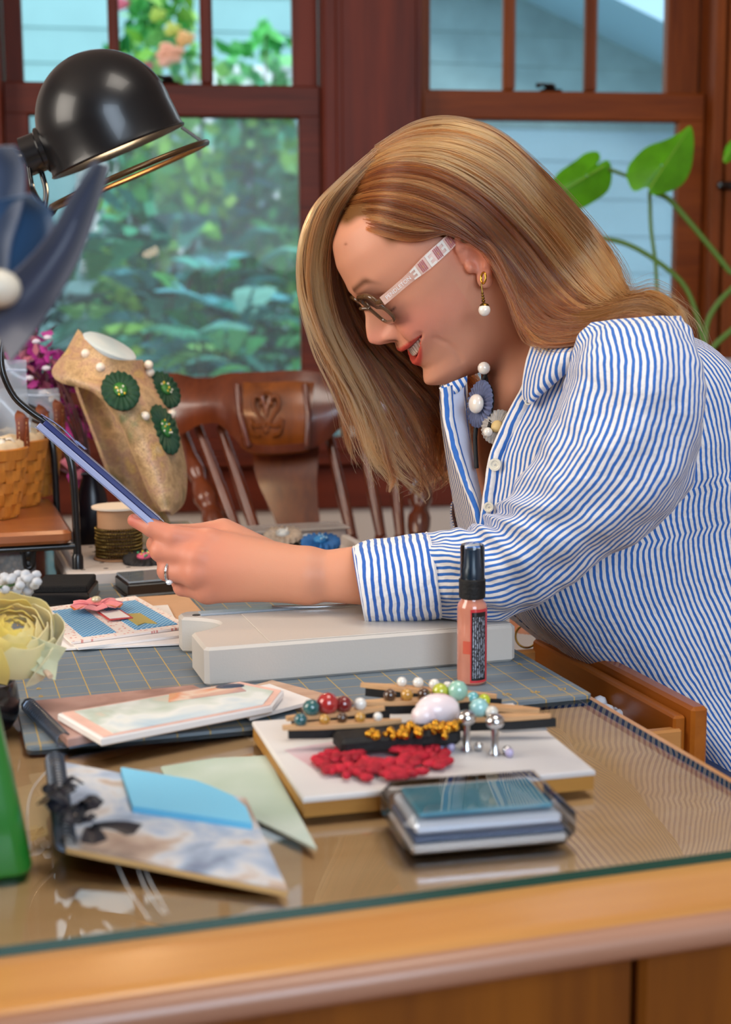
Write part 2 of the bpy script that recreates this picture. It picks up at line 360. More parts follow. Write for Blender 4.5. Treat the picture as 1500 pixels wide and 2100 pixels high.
# black window latch at the right casing
t = root('window_latch', wpt(wa(1490, 380, .03)[0], wa(1490, 380, .03)[1], .028), 'black metal latch on the amber timber casing at the right edge', 'latch')
m = MB(); c = wpt(wa(1492, 381, .03)[0], wa(1492, 381, .03)[1], .035); m.box(c, .05, .012, .018, WAX, .004); obj('plate', m, BLACK, t)
m = MB(); m.tube([c+WN*.006, c+WN*.02-W1*.01, c+WN*.024-W1*.028], [.005, .006, .005], 8); obj('lever', m, BLACK, t)

# ------------------------------------------------------------------ outside
m = MB(); m.box(V(0, 16, -.75), 60, 24, .1, (V(1, 0, 0), V(0, 1, 0), E3)); struct('ground', m, mat('lawn_soil', (96, 118, 76), .9, var=.4, vscale=3))
def clap_wall(parent, p0, d, length, z0, z1, board, m, name='siding_board', cut=None):
    """lapped boards, each one an object sharing one mesh"""
    d = nrm(d); n = nrm(np.cross(d, E3)); me = None; k = 0
    up = nrm(E3*1+n*(-.02)); z = z0
    while z < z1:
        L0, L1 = (0, length) if cut is None else cut(z)
        if L1-L0 > .05:
            mb = MB(); c = np.asarray(p0)*V(1, 1, 0)+d*(L0+L1)/2+V(0, 0, z+board/2); mb.box(c+n*.004, L1-L0, .012, board+.012, (d, -n, nrm(E3-n*.045)))
            obj(name, mb, m, parent)
        z += board
SID_T = mat('teal_siding', (122, 164, 172), .7, var=.04, vscale=4); SID_B = mat('blue_grey_siding', (132, 168, 190), .7, var=.03, vscale=4)
SHING = mat('grey_shingle', (116, 146, 156), .8, var=.1, vscale=9); WHITE_T = mat('white_trim', (205, 216, 222), .5)
# pale teal house behind the left window
p0 = at(-150, 800, 8.5); p0[2] = -.7; p1 = at(720, 800, 8.9); dL = nrm((p1-p0)*V(1, 1, 0))
h = root('house', p0, 'pale teal clapboard house behind the shrubs in the left window', 'house')
clap_wall(h, p0, dL, 3.3, -.7, 3.7, .2, SID_T)
nL = nrm(np.cross(dL, E3))
for x0, x1, y0, y1 in ((440, 555, 180, 430), (205, 330, 380, 520)):
    q0, q1 = onpl(x0, y1, p0+nL*.04, nL), onpl(x1, y0, p0+nL*.04, nL); w = (q1-q0)@dL; hh = q1[2]-q0[2]; c = (q0+q1)/2
    fr = MB()
    for s in (-1, 1): fr.box(c+dL*s*(w/2+.06), .12, .06, hh+.24, (dL, -nL, E3)); fr.box(c+V(0, 0, s*(hh/2+.06)), w+.24, .06, .12, (dL, -nL, E3))
    f = obj('window_trim', fr, WHITE_T, h); g = MB(); g.box(c+nL*.01, w, .02, hh, (dL, -nL, E3)); obj('window_pane', g, mat('far_window', (120, 150, 165), .1), f)
# blue-grey gabled building behind the right window
q0 = at(790, 700, 6.1); q0[2] = -.7; q1 = at(1640, 700, 6.6); dR = nrm((q1-q0)*V(1, 1, 0)); nR = nrm(np.cross(dR, E3))
h2 = root('gabled_house', q0, 'blue grey gabled house with pale sloping eave filling the right window', 'house')
zb = onpl(1100, 262, q0, nR)[2]
clap_wall(h2, q0, dR, 3.2, -.7, zb, .16, SID_B)
e0, e1 = onpl(1085, 0, q0+nR*.03, nR), onpl(1370, 136, q0+nR*.03, nR); sl = (e1[2]-e0[2])/((e1-e0)@dR); u0 = (e0-q0)@dR
def gable(z): u = u0+(z-e0[2])/sl; return (0, max(0, min(3.2, u)))
clap_wall(h2, q0, dR, 3.2, zb, zb+2.2, .13, SHING, 'shingle_course', gable)
sd = nrm(dR+V(0, 0, sl)); sn = nrm(np.cross(sd, nR)); sn = sn if sn[2] > 0 else -sn
c = e0; m = MB(); m.box(c+sd*.2+sn*.115+nR*.2, 4.4, .5, .23, (sd, -nR, sn)); obj('eave_board', m, mat('pale_blue_paint', (150, 186, 212), .6), h2)
m = MB(); m.box(c+sd*.2+sn*.245+nR*.15, 4.5, .7, .03, (sd, -nR, sn)); obj('roof_edge', m, mat('roof_grey', (110, 120, 128), .8), h2)

def shrub(name, base, hgt, spread, nfr, cols, label, seed, frond=True, leafsize=.05, stem_h=None, flowers=None):
    """one shrub: leaf foliage (many leaflets in one mesh) and stems; cols = list of sRGB"""
    rg = np.random.default_rng(seed); b = np.asarray(base, float); r = root(name, b, label, 'shrub')
    v = []; f = []; cc = []; fl = []
    C = np.array([lin(c)[:3] for c in cols]); st = MB(); sh = stem_h or hgt*.5
    for i in range(nfr):
        az = rg.uniform(0, 6.283); el = math.acos(rg.uniform(-.15, 1)); rad = rg.uniform(.55, 1)
        d = V(math.cos(az)*math.sin(el)*spread, math.sin(az)*math.sin(el)*spread, math.cos(el)*hgt*.55)
        o = b+V(0, 0, hgt*.45)+d*rad; col = C[rg.integers(len(C))]*rg.uniform(.7, 1.25)
        if frond:                                                  # arching rachis with paired leaflets
            L = rg.uniform(.35, .6)*spread; out = nrm(V(d[0], d[1], .15+rg.uniform(-.2, .5))); side = nrm(np.cross(out, E3)); k = 13
            for j in range(k):
                s = (j+1)/k; p = o+out*L*s-E3*L*.55*s*s; tn = nrm(out-E3*1.1*s); ln = L*.36*math.sin(math.pi*min(.97, .15+.8*s))+.01
                for sg in (-1, 1):
                    e = nrm(side*sg+tn*.45-E3*.25); n0 = len(v); w = ln*.17
                    v += [p, p+e*ln*.5+tn*w, p+e*ln, p+e*ln*.5-tn*w]; f.append((n0, n0+1, n0+2, n0+3)); cc += [col*rg.uniform(.85, 1.15)]*4
        else:
            for j in range(10):
                p = o+rg.normal(0, .09*spread, 3); e = nrm(rg.normal(0, 1, 3)-E3*.4); t2 = nrm(np.cross(e, rg.normal(0, 1, 3))); n0 = len(v); ls = leafsize*rg.uniform(.7, 1.4)
                v += [p, p+e*ls*.5+t2*ls*.3, p+e*ls, p+e*ls*.5-t2*ls*.3]; f.append((n0, n0+1, n0+2, n0+3)); cc += [col*rg.uniform(.8, 1.2)]*4
        if i % 6 == 0: st.tube([b+V(rg.normal(0, .03), rg.normal(0, .03), 0), b+V(0, 0, sh*.5)+d*.15, o], [.02, .014, .005], 5)
    mb = MB(); mb.add(v, f); me = mb.mesh('foliage', vcol('leaf', .5, spec=.3), None); setcol(me, cc); obj('foliage', me, None, r, kind='stuff')
    obj('stem', st, mat('bark', (70, 60, 50), .9), r)
    if flowers is not None:
        for p, s, c in flowers:
            mb = MB(); A = nrm(CP-p)
            for k in range(9):
                th = k*2.4; rr = s*(.25+.7*k/9); q = V(math.cos(th), .2, math.sin(th)); mb.ball(p+q*rr*.6, (s*.4, s*.4, s*.25), 8)
            obj('flower', mb, mat('flower_%d_%d_%d' % c, c, .6), r)
    return r
TEAL = [(36, 128, 124), (60, 156, 142), (110, 190, 170), (28, 104, 108), (96, 176, 190)]
GRN = [(76, 164, 84), (126, 190, 70), (56, 146, 84), (140, 206, 120), (80, 176, 140)]
DRK = [(8, 58, 56), (12, 70, 60), (24, 90, 70), (6, 44, 50)]
def gp(px, t, z=-.7): p = at(px, 600, t); p[2] = z; return p
shrub('fern_shrub', gp(170, 5.2), 2.0, .62, 150, GRN+TEAL, 'feathery green shrub low in the left window beside the timber stile', 1)
shrub('fern_shrub', gp(330, 6.6), 2.25, .75, 190, DRK+TEAL, 'dark teal feathery shrub in the middle of the left window', 2)
shrub('fern_shrub', gp(470, 5.6), 1.95, .52, 130, TEAL+GRN+[(110, 170, 160)], 'feathery blue green shrub low in the right half of the left window', 3)
shrub('fern_shrub', gp(440, 7.6), 2.75, .5, 120, GRN+TEAL, 'tall bright green feathery shrub under the meeting rail, right of the lamp', 4)
shrub('fern_shrub', gp(600, 6.9), 2.0, .42, 80, TEAL+GRN, 'small blue green shrub against the right stile of the left window', 5)
fl = [(at(345, 112, 6.45), .085, (226, 150, 120)), (at(378, 80, 6.5), .06, (228, 170, 110)), (at(352, 60, 6.5), .05, (190, 190, 90)), (at(322, 30, 6.5), .05, (170, 190, 80)), (at(300, 135, 6.5), .04, (200, 90, 100)), (at(250, 8, 6.5), .045, (205, 100, 120))]
def leafy(name, c, rx, rz, n, cols, label, seed, trunk_to=-.7, flowers=None):
    return shrub(name, (c[0], c[1], trunk_to), (c[2]+rz-trunk_to), rx, n, cols, label, seed, False, .09, flowers=flowers)
c = at(320, 60, 6.7); shrub('flowering_tree', (c[0], c[1], -.7), c[2]+1.1, .34, 170, GRN+[(120, 190, 70), (150, 200, 90)], 'bright green flowering tree with salmon blooms in the top middle pane', 6, False, .1, flowers=fl)
c = at(535, 90, 7.4); shrub('leafy_tree', (c[0], c[1], -.7), c[2]+.9, .36, 190, GRN+[(110, 190, 120), (90, 170, 130)], 'soft green leafy tree in the top pane beside the broad post', 7, False, .1)

# ------------------------------------------------------------------ desk
def rrect(u0, u1, v0, v1, z, r, n=5):
    out = []
    for cu, cv, a0 in ((u1-r, v0+r, -90), (u1-r, v1-r, 0), (u0+r, v1-r, 90), (u0+r, v0+r, 180)):
        for k in range(n): a = math.radians(a0+90*k/(n-1)); out.append(D(cu+r*math.cos(a), cv+r*math.sin(a), z))
    return out
ZW, ZG, ZM = .750, .756, .759
HONEY = wood('honey_wood', (216, 158, 90), (186, 124, 62), .3, E1, 9, coat=.35)
HONEY_V = wood('honey_wood_long', (200, 140, 76), (164, 104, 48), .3, E2, 9, coat=.35)
HONEY_D = wood('golden_oak_panel', (146, 84, 16), (100, 50, 6), .4, E3, 10, coat=.15)
EDGE = wood('worn_edge_wood', (186, 140, 116), (150, 104, 78), .35, E1, 9)
DU0, DU1, DV0, DV1 = -.36, .535, .655, 1.99
desk = root('desk', D(.1, 1.25, 0), 'honey coloured wooden desk under a glass sheet with one drawer pulled open', 'desk')
m = MB()                                                           # top board with a rounded nose
prof = [(0, -.022), (-.006, -.021), (-.011, -.016), (-.013, -.011), (-.0115, -.005), (-.006, -.001), (0, 0)]
ring = []
for dv, dz in prof:
    k = -dv; ring.append([D(DU0-k, DV0+.013-k, ZW+dz), D(DU1-.013+k, DV0+.013-k, ZW+dz), D(DU1-.013+k, DV1-.013+k, ZW+dz), D(DU0-k, DV1-.013+k, ZW+dz)])
m.grid(np.array(ring), closeu=True); m.f += [(3, 2, 1, 0), (24, 25, 26, 27)]; m.m += [0, 0]
obj('desktop', m, HONEY, desk, 40)
m = MB(); m.prism(rrect(DU0+.03, DU1-.03, DV0+.07, DV1-.03, ZW, .004), E3, .0002); obj('glare_panel', m, wood('glare_paled_wood', (246, 212, 166), (226, 184, 132), .35, E1, 9), desk, 40)  # paler wood sheet added under the glass; its colour holds the cream reflection
m = MB(); m.tube([D(DU0, DV0+.004, ZW-.0128), D(.1, DV0+.004, ZW-.0128), D(DU1-.01, DV0+.004, ZW-.0128)], .0098, 12); obj('edge_moulding', m, EDGE, desk, 60)
jx = dpx(1330, 2020, .70)[0]
m = MB(); m.box(D((DU0+jx)/2+.01, .70, .49), jx-DU0-.026, .016, .47); obj('end_panel', m, HONEY_D, desk)
m = MB(); m.box(D((DU0+jx)/2+.01, .709, .375), jx-DU0-.02, .012, .70); obj('back_panel', m, HONEY_D, desk)
for u0, u1, v in ((jx, DU1-.03, .695), (DU0+.01, DU0+.09, .695), (DU0+.01, DU0+.09, DV1-.03)):
    m = MB(); m.box(D((u0+u1)/2, v+.02, .364), u1-u0, .06, .728, bev=.004); obj('leg', m, HONEY_D, desk)
m = MB(); m.box(D(.44, 1.90, .364), .13, .06, .728, bev=.004); obj('leg', m, HONEY_D, desk)
m = MB(); m.box(D(DU1-.035, .86, .66), .018, .22, .135); obj('apron', m, HONEY_D, desk)
m = MB(); m.box(D(DU1-.035, 1.6, .66), .018, .36, .135); obj('apron', m, HONEY_D, desk)
# drawer pulled out towards the woman
ORANGE = wood('drawer_wood', (186, 108, 32), (140, 70, 14), .35, E2, 10); PALE = wood('drawer_side_wood', (206, 146, 82), (178, 116, 56), .45, E1, 12)
dr = MB(); dv0, dv1, du = 1.052, 1.375, .615
dr.box(D(du+.008, (dv0+dv1)/2, .682), .016, dv1-dv0, .108, bev=.003); drw = obj('drawer', dr, ORANGE, desk)
for v in (dv0+.012, dv1-.012):
    m = MB(); m.box(D(du-.14, v, .675), .27, .011, .082, bev=.002); obj('drawer_side', m, PALE, drw)
m = MB(); m.box(D(du-.14, (dv0+dv1)/2, .638), .27, dv1-dv0-.03, .006); obj('drawer_bottom', m, PALE, drw)
m = MB(); m.box(D(du-.006, (dv0+dv1)/2, .684), .012, dv1-dv0-.02, .085, bev=.002); obj('drawer_liner', m, ORANGE, drw)
m = MB()
rg = np.random.default_rng(3)
c = onz(1290, 1462, .70)
for k in range(34): m.ball(c+rg.normal(0, 1, 3)*V(.011, .011, .006), rg.uniform(.005, .008), 7)
obj('wool_tuft', m, mat('white_wool', (226, 226, 230), .9, bump=.6, bscale=200), None, 60, 'small tuft of white wool lying in the open drawer', 'wool')
t = root('hair_tie', onz(1075, 1302, .71), 'thin gold ring looped at the far end of the open drawer', 'ring'); c = onz(1080, 1305, .715)
m = MB(); m.tube([c+V(.012*math.cos(a), .004*math.sin(a), .012*math.sin(a)) for a in np.linspace(0, 6.283, 25)], .0012, 6); obj('loop', m, GOLD, t)
# sheet of glass on the desk
GLASS = bpy.data.materials.new('desk_glass'); GLASS.use_nodes = True; nt = GLASS.node_tree; N = nt.nodes; L = nt.links; N.remove(N['Principled BSDF'])
tr = N.new('ShaderNodeBsdfTransparent'); tr.inputs[0].default_value = (.99, .99, .975, 1); gl = N.new('ShaderNodeBsdfGlossy'); gl.inputs['Roughness'].default_value = 0.004
fr = N.new('ShaderNodeFresnel'); fr.inputs[0].default_value = 1.55; mx = N.new('ShaderNodeMixShader')
mu = N.new('ShaderNodeMath'); mu.operation = 'MULTIPLY'; mu.inputs[1].default_value = 1.0; mu.use_clamp = True; L.new(fr.outputs[0], mu.inputs[0])
L.new(mu.outputs[0], mx.inputs[0]); L.new(tr.outputs[0], mx.inputs[1]); L.new(gl.outputs[0], mx.inputs[2]); L.new(mx.outputs[0], N['Material Output'].inputs[0])
GEDGE = mat('glass_edge_green', (10, 74, 66), .15, spec=.6)
gs = root('glass_sheet', D(.1, 1.25, ZW), 'large clear glass sheet with dark green edge covering the wooden desk', 'glass sheet')
m = MB(); G0, G1, GV0, GV1 = DU0+.01, .512, .715, DV1-.02
m.add([D(G0, GV0, ZG), D(G1, GV0, ZG), D(G1, GV1, ZG), D(G0, GV1, ZG)], [(0, 1, 2, 3)])
obj('glass_top', m, GLASS, gs)
m = MB()
for a, b in (((G0, GV0), (G1, GV0)), ((G1, GV0), (G1, GV1)), ((G1, GV1), (G0, GV1)), ((G0, GV1), (G0, GV0))):
    m.add([D(*a, ZW+.0003), D(*b, ZW+.0003), D(*b, ZG), D(*a, ZG)], [(0, 1, 2, 3)])
obj('glass_edge', m, GEDGE, gs)

# ------------------------------------------------------------------ cutting mat with printed grid
MATM = bpy.data.materials.new('cutting_mat_print'); MATM.use_nodes = True; nt = MATM.node_tree; N = nt.nodes; L = nt.links; b = N['Principled BSDF']; b.inputs['Roughness'].default_value = .55
MU0, MU1, MV0, MV1 = .056, .516, 1.041, 1.655
tc = N.new('ShaderNodeTexCoord')
def lines(axis, off, period, width):
    d = N.new('ShaderNodeVectorMath'); d.operation = 'DOT_PRODUCT'; d.inputs[1].default_value = tuple(axis); L.new(tc.outputs['Object'], d.inputs[0])
    a = N.new('ShaderNodeMath'); a.operation = 'SUBTRACT'; a.inputs[1].default_value = off-width/2; L.new(d.outputs['Value'], a.inputs[0])
    f = N.new('ShaderNodeMath'); f.operation = 'FLOORED_MODULO'; f.inputs[1].default_value = period; L.new(a.outputs[0], f.inputs[0])
    g = N.new('ShaderNodeMath'); g.operation = 'LESS_THAN'; g.inputs[1].default_value = width; L.new(f.outputs[0], g.inputs[0]); return g
o1 = MU0+.004+.0063; o2 = MV0+.012
nodes = [lines(E1, o1, .0254, .0009), lines(E2, o2, .0254, .0007), lines(E1, MU1-.006, 9, .0012), lines(E2, MV0+.008, 9, .0012)]
acc = nodes[0]
for g in nodes[1:]:
    x = N.new('ShaderNodeMath'); x.operation = 'MAXIMUM'; L.new(acc.outputs[0], x.inputs[0]); L.new(g.outputs[0], x.inputs[1]); acc = x
nz = N.new('ShaderNodeTexNoise'); nz.inputs['Scale'].default_value = 9; nz.inputs['Detail'].default_value = 6; L.new(tc.outputs['Object'], nz.inputs[0])
r = N.new('ShaderNodeValToRGB'); r.color_ramp.elements[0].color = lin((96, 110, 122)); r.color_ramp.elements[1].color = lin((122, 134, 142)); r.color_ramp.elements[0].position = .3; r.color_ramp.elements[1].position = .75; L.new(nz.outputs[0], r.inputs[0])
mm = N.new('ShaderNodeMix'); mm.data_type = 'RGBA'; L.new(acc.outputs[0], mm.inputs[0]); L.new(r.outputs[0], mm.inputs[6]); mm.inputs[7].default_value = lin((196, 160, 76)); L.new(mm.outputs[2], b.inputs['Base Color'])
cm = root('cutting_mat', D(.28, 1.3, ZG), 'grey self healing cutting mat with yellow inch grid lying on the glass', 'cutting mat')
m = MB(); m.prism(rrect(MU0, MU1, MV0, MV1, ZG+.0002, .008), E3, .0028); obj('mat_sheet', m, MATM, cm)
YEL = mat('yellow_print', (206, 164, 64), .6)
TEXTS = []
def text(s, p, size, xd, yd, m, parent, name='printed_number', align='CENTER', ext=0.0):
    cu = bpy.data.curves.new(name, 'FONT'); cu.body = s; cu.size = size; cu.align_x = align; cu.align_y = 'CENTER'; cu.extrude = ext; cu.resolution_u = 3
    cu.materials.append(m); o = bpy.data.objects.new(name, cu); COL.objects.link(o); X = nrm(xd); Z = nrm(np.cross(X, yd)); Y = np.cross(Z, X)
    mt = Matrix([[X[0], Y[0], Z[0], p[0]], [X[1], Y[1], Z[1], p[1]], [X[2], Y[2], Z[2], p[2]], [0, 0, 0, 1]])
    o.matrix_world = mt; TEXTS.append((o, mt)); return o
def settle_text(name, m, parent):
    """turns the waiting lettering into one flat mesh"""
    bpy.context.view_layer.update(); dg = bpy.context.evaluated_depsgraph_get(); mb = MB()
    for o, mt in TEXTS:
        me = bpy.data.meshes.new_from_object(o.evaluated_get(dg)); mb.add([mt @ v.co for v in me.vertices], [tuple(p.vertices) for p in me.polygons]); bpy.data.meshes.remove(me); bpy.data.objects.remove(o)
    TEXTS.clear(); return obj(name, mb, m, parent, None)
for k in range(1, 18): text(str(k), D(o1+.0254*k, MV0+.0235, ZM+.0004), .0095, E1, E2, YEL, cm)
for k in range(1, 24):
    text(str(k), D(MU1-.018, o2+.0254*k, ZM+.0004), .0095, E1, E2, YEL, cm)
    text(str(k), D(MU0+.021, o2+.0254*k, ZM+.0004), .0095, E1, E2, YEL, cm)
settle_text('printed_numbers', YEL, cm)['kind'] = 'stuff'

# ------------------------------------------------------------------ paper trimmer under her forearm
BEIGE = mat('warm_grey_plastic', (200, 193, 184), .42, bump=.08, bscale=500)
pt = root('paper_trimmer', D(.36, 1.24, ZM), 'long warm grey plastic paper trimmer with scooped left end under her forearm', 'paper trimmer')
TU0, TU1, TV0, TV1, TH = .213, .499, 1.166, 1.318, .034
poly = [(TU0+.004, TV0), (TU1-.004, TV0), (TU1, TV0+.004), (TU1, TV1-.006), (TU1-.006, TV1), (TU0+.01, TV1), (TU0+.002, TV1-.008), (TU0+.002, TV1-.026)]
poly += [(TU0+.03*math.sin(a)**.8+.002, TV1-.026-.062*(a/math.pi)) for a in np.linspace(.15, math.pi-.15, 9)] + [(TU0, TV1-.09), (TU0, TV0+.004)]
m = MB(); m.prism([D(u, v, ZM) for u, v in poly], E3, TH, bev=.0025); obj('body', m, BEIGE, pt, 30)
m = MB(); m.box(D(TU0+.14+.03, TV0+.062, ZM+TH+.0004), .225, .118, .0012, bev=.0005); obj('cover_plate', m, BEIGE, pt)
m = MB(); m.box(D(TU0+.15, TV1-.02, ZM+TH+.0012), .26, .014, .0024, bev=.0006); obj('ruler_strip', m, mat('clear_plastic_strip', (200, 215, 228), .08, spec=.7, alpha=.55), pt)
m = MB(); m.tube([D(TU0+.09, TV1-.02, ZM+TH+.003), D(TU0+.13, TV1-.033, ZM+TH+.003), D(TU0+.18, TV1-.034, ZM+TH+.003), D(TU0+.21, TV1-.02, ZM+TH+.003)], .0012, 6); obj('blade_wire', m, CHROME, pt)
m = MB(); m.lathe(D(TU0+.017, TV1-.02, ZM+TH-.0005), E3, [(.0001, .001), (.0035, .001), (.0045, .0)], 16); obj('screw', m, mat('dark_screw', (60, 48, 42), .4), pt)
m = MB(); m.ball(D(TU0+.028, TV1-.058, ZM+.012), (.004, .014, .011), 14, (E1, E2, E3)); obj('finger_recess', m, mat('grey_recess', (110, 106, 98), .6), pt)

# ------------------------------------------------------------------ spray bottle
sb = root('spray_bottle', D(.434, 1.110, ZM), 'small peach spray bottle with black collar and clear cap on the mat', 'bottle')
o = D(.434, 1.110, ZM)
vd = nrm((CP-o)*V(1, 1, 0)); vr = np.cross(E3, vd)
m = MB(); m.lathe(o, E3, [(.0001, .0006), (.0105, .0), (.0125, .002), (.0128, .006), (.0128, .066), (.0122, .0695), (.0098, .0725), (.0092, .078), (.0001, .078)], 40); obj('bottle', m, mat('peach_liquid', (204, 130, 106), .12, spec=.6, coat=.6, var=.08, vscale=60), sb, 40)
m = MB(); m.lathe(o, E3, [(.0095, .074), (.0112, .075), (.0114, .083), (.0114, .0905), (.0104, .0915), (.0001, .0915)], 40); obj('collar', m, BLACKM, sb, 40)
m = MB(); m.lathe(o, E3, [(.0088, .0915), (.0086, .099), (.0072, .1015), (.0066, .1165), (.0001, .1175)], 28); obj('nozzle', m, mat('dark_blue_plastic', (22, 46, 66), .3, spec=.6), sb, 40)
m = MB(); m.lathe(o, E3, [(.0106, .0916), (.0104, .118), (.0096, .1205), (.0001, .121)], 36); obj('cap', m, thin_glass('clear_cap', (.86, .9, .92), .02, 1.4), sb, 50)
def curved(mb, r, a0, a1, z0, z1, n=14):
    mb.grid([[o+r*(math.cos(a)*vd+math.sin(a)*vr)+E3*z for a in np.linspace(a0, a1, n)] for z in (z0, z1)]); return mb
obj('label', curved(MB(), .01292, -.1, 1.75, .003, .0665), mat('red_label', (206, 52, 58), .35, coat=.4), sb, 60)
obj('label', curved(MB(), .01300, -.02, 1.05, .005, .064), mat('black_label', (16, 15, 18), .35, coat=.3), sb, 60)
LTXT = bpy.data.materials.new('tiny_print'); LTXT.use_nodes = True; nt = LTXT.node_tree; N = nt.nodes; L = nt.links
tc = N.new('ShaderNodeTexCoord'); mp = N.new('ShaderNodeMapping'); mp.inputs['Scale'].default_value = (900, 900, 420); wv = N.new('ShaderNodeTexNoise'); wv.inputs['Scale'].default_value = 1; L.new(tc.outputs['Object'], mp.inputs[0]); L.new(mp.outputs[0], wv.inputs[0])
r = N.new('ShaderNodeValToRGB'); r.color_ramp.elements[0].position = .42; r.color_ramp.elements[1].position = .6; r.color_ramp.elements[0].color = lin((38, 40, 48)); r.color_ramp.elements[1].color = lin((176, 182, 196)); L.new(wv.outputs[0], r.inputs[0]); L.new(r.outputs[0], N['Principled BSDF'].inputs['Base Color'])
for a in np.linspace(.06, .9, 7): obj('print_line', curved(MB(), .01305, a, a+.075, .007, .060, 4), LTXT, sb, 60)
obj('swatch', curved(MB(), .01296, -.62, -.1, .028, .039), mat('coral_swatch', (206, 92, 70), .4), sb, 60)

# ------------------------------------------------------------------ ink pads
def ink_pad(c, lu, lv, rot, label, lid=False):
    r = root('ink_pad', c, label, 'ink pad'); a = (math.cos(rot)*E1+math.sin(rot)*E2, -math.sin(rot)*E1+math.cos(rot)*E2, E3)
    m = MB(); m.box(c+E3*.004, lu*1.06, lv*1.06, .004, a, .002); obj('tray', m, mat('glossy_black_plastic', (12, 12, 14), .2, spec=.6), r)
    m = MB(); m.box(c+E3*.011, lu, lv, .014, a, .002); obj('case', m, BLACK, r)
    if lid:
        m = MB(); m.box(c+E3*.0195, lu*.98, lv*.98, .003, a, .0015); obj('lid', m, mat('smoky_lid', (120, 135, 150), .05, spec=.8, coat=1), r)
    else:
        m = MB(); m.box(c+E3*.0215, lu*.93, lv*.93, .008, a, .0015); obj('pad', m, mat('felt_black', (8, 8, 10), .9, bump=.8, bscale=700), r)
    return r
ink_pad(D(.134, 1.575, ZG), .062, .075, -.25, 'square black ink pad with bare felt beside the rack leg')
ink_pad(D(.245, 1.60, ZG), .095, .065, .1, 'black ink pad with glossy clear lid under her fingers', True)

# ------------------------------------------------------------------ greeting cards
PAPER = mat('white_card', (236, 230, 226), .7, bump=.05); KRAFT = mat('kraft_paper', (206, 164, 128), .75, var=.06)
def sheetbox(name, corners, z, th, m, parent=None, bev=0, **k):
    mb = MB(); mb.prism([D(u, v, z) for u, v in corners], E3, th, bev=bev); return obj(name, mb, m, parent, **k)
def quad(cu, cv, lu, lv, rot):
    c, s = math.cos(rot), math.sin(rot); return [(cu+c*x*lu/2-s*y*lv/2, cv+s*x*lu/2+c*y*lv/2) for x, y in ((-1, -1), (1, -1), (1, 1), (-1, 1))]
DOTS = bpy.data.materials.new('blue_dotted_paper'); DOTS.use_nodes = True; nt = DOTS.node_tree; N = nt.nodes; L = nt.links; b = N['Principled BSDF']; b.inputs['Roughness'].default_value = .7
def dotmat(m, bg, fg, per, rad, jitter=0):
    nt = m.node_tree; N = nt.nodes; L = nt.links; b = N['Principled BSDF']; tc = N.new('ShaderNodeTexCoord'); vo = N.new('ShaderNodeTexVoronoi'); vo.inputs['Scale'].default_value = 1/per; vo.inputs['Randomness'].default_value = jitter
    mp = N.new('ShaderNodeMapping'); mp.inputs['Rotation'].default_value = (0, 0, -YAW+.5); vo.voronoi_dimensions = '2D'; L.new(tc.outputs['Object'], mp.inputs[0]); L.new(mp.outputs[0], vo.inputs['Vector'])
    lt = N.new('ShaderNodeMath'); lt.operation = 'LESS_THAN'; lt.inputs[1].default_value = rad; L.new(vo.outputs['Distance'], lt.inputs[0]); x = N.new('ShaderNodeMix'); x.data_type = 'RGBA'
    L.new(lt.outputs[0], x.inputs[0]); x.inputs[6].default_value = lin(bg); x.inputs[7].default_value = lin(fg); L.new(x.outputs[2], b.inputs['Base Color'])
dotmat(DOTS, (74, 146, 196), (190, 220, 236), .004, .27)
FLEK = bpy.data.materials.new('flecked_paper'); FLEK.use_nodes = True; FLEK.node_tree.nodes['Principled BSDF'].inputs['Roughness'].default_value = .7; dotmat(FLEK, (238, 226, 218), (216, 150, 140), .007, .17, 1)
PINK = mat('pink_ribbon', (232, 130, 134), .5, sheen=.3); 
e = sheetbox('envelope', quad(.205, 1.445, .12, .23, .0), ZM, .0012, KRAFT); tag(e, 'plain kraft envelope lying under the greeting cards', 'envelope')
c1 = sheetbox('blank_card', [(.085, 1.335), (.225, 1.318), (.235, 1.50), (.10, 1.50)], ZM+.0012, .0016, PAPER); tag(c1, 'plain white folded card, lowest of the pile on the mat', 'card')
c2 = sheetbox('blank_card', [(.122, 1.322), (.232, 1.345), (.205, 1.52), (.10, 1.50)], ZM+.003, .0022, PAPER); tag(c2, 'plain white card between the flowered card and the pile foot', 'card')
gc = root('greeting_card', D(.17, 1.42, ZM+.0056), 'handmade card with blue dotted panels and pink bow topping the pile', 'card')
Q = [(.117, 1.337), (.236, 1.368), (.205, 1.535), (.095, 1.50)]
def bil(s, t): q = np.array(Q); return tuple(q[0]*(1-s)*(1-t)+q[1]*s*(1-t)+q[2]*s*t+q[3]*(1-s)*t)
zc = ZM+.0056; sheetbox('card_base', Q, zc, .0022, FLEK, gc)
sheetbox('dotted_panel', [bil(.12, .08), bil(.4, .08), bil(.4, .86), bil(.12, .86)], zc+.0023, .0006, DOTS, gc); sheetbox('dotted_panel', [bil(.56, .08), bil(.93, .08), bil(.93, .86), bil(.56, .86)], zc+.0023, .0006, DOTS, gc)
sheetbox('green_tag', [bil(.62, .16), bil(.7, .2), bil(.78, .14), bil(.78, .46), bil(.62, .5)], zc+.003, .0008, mat('olive_paper', (176, 158, 90), .7), gc)
sheetbox('small_tag', [bil(.45, .36), bil(.66, .34), bil(.66, .6), bil(.45, .62)], zc+.004, .0008, mat('red_rim', (196, 70, 70), .6), gc); sheetbox('tag_face', [bil(.47, .38), bil(.64, .36), bil(.64, .58), bil(.47, .6)], zc+.0049, .0004, PAPER, gc)
bc = D(*bil(.48, .70), zc+.006)
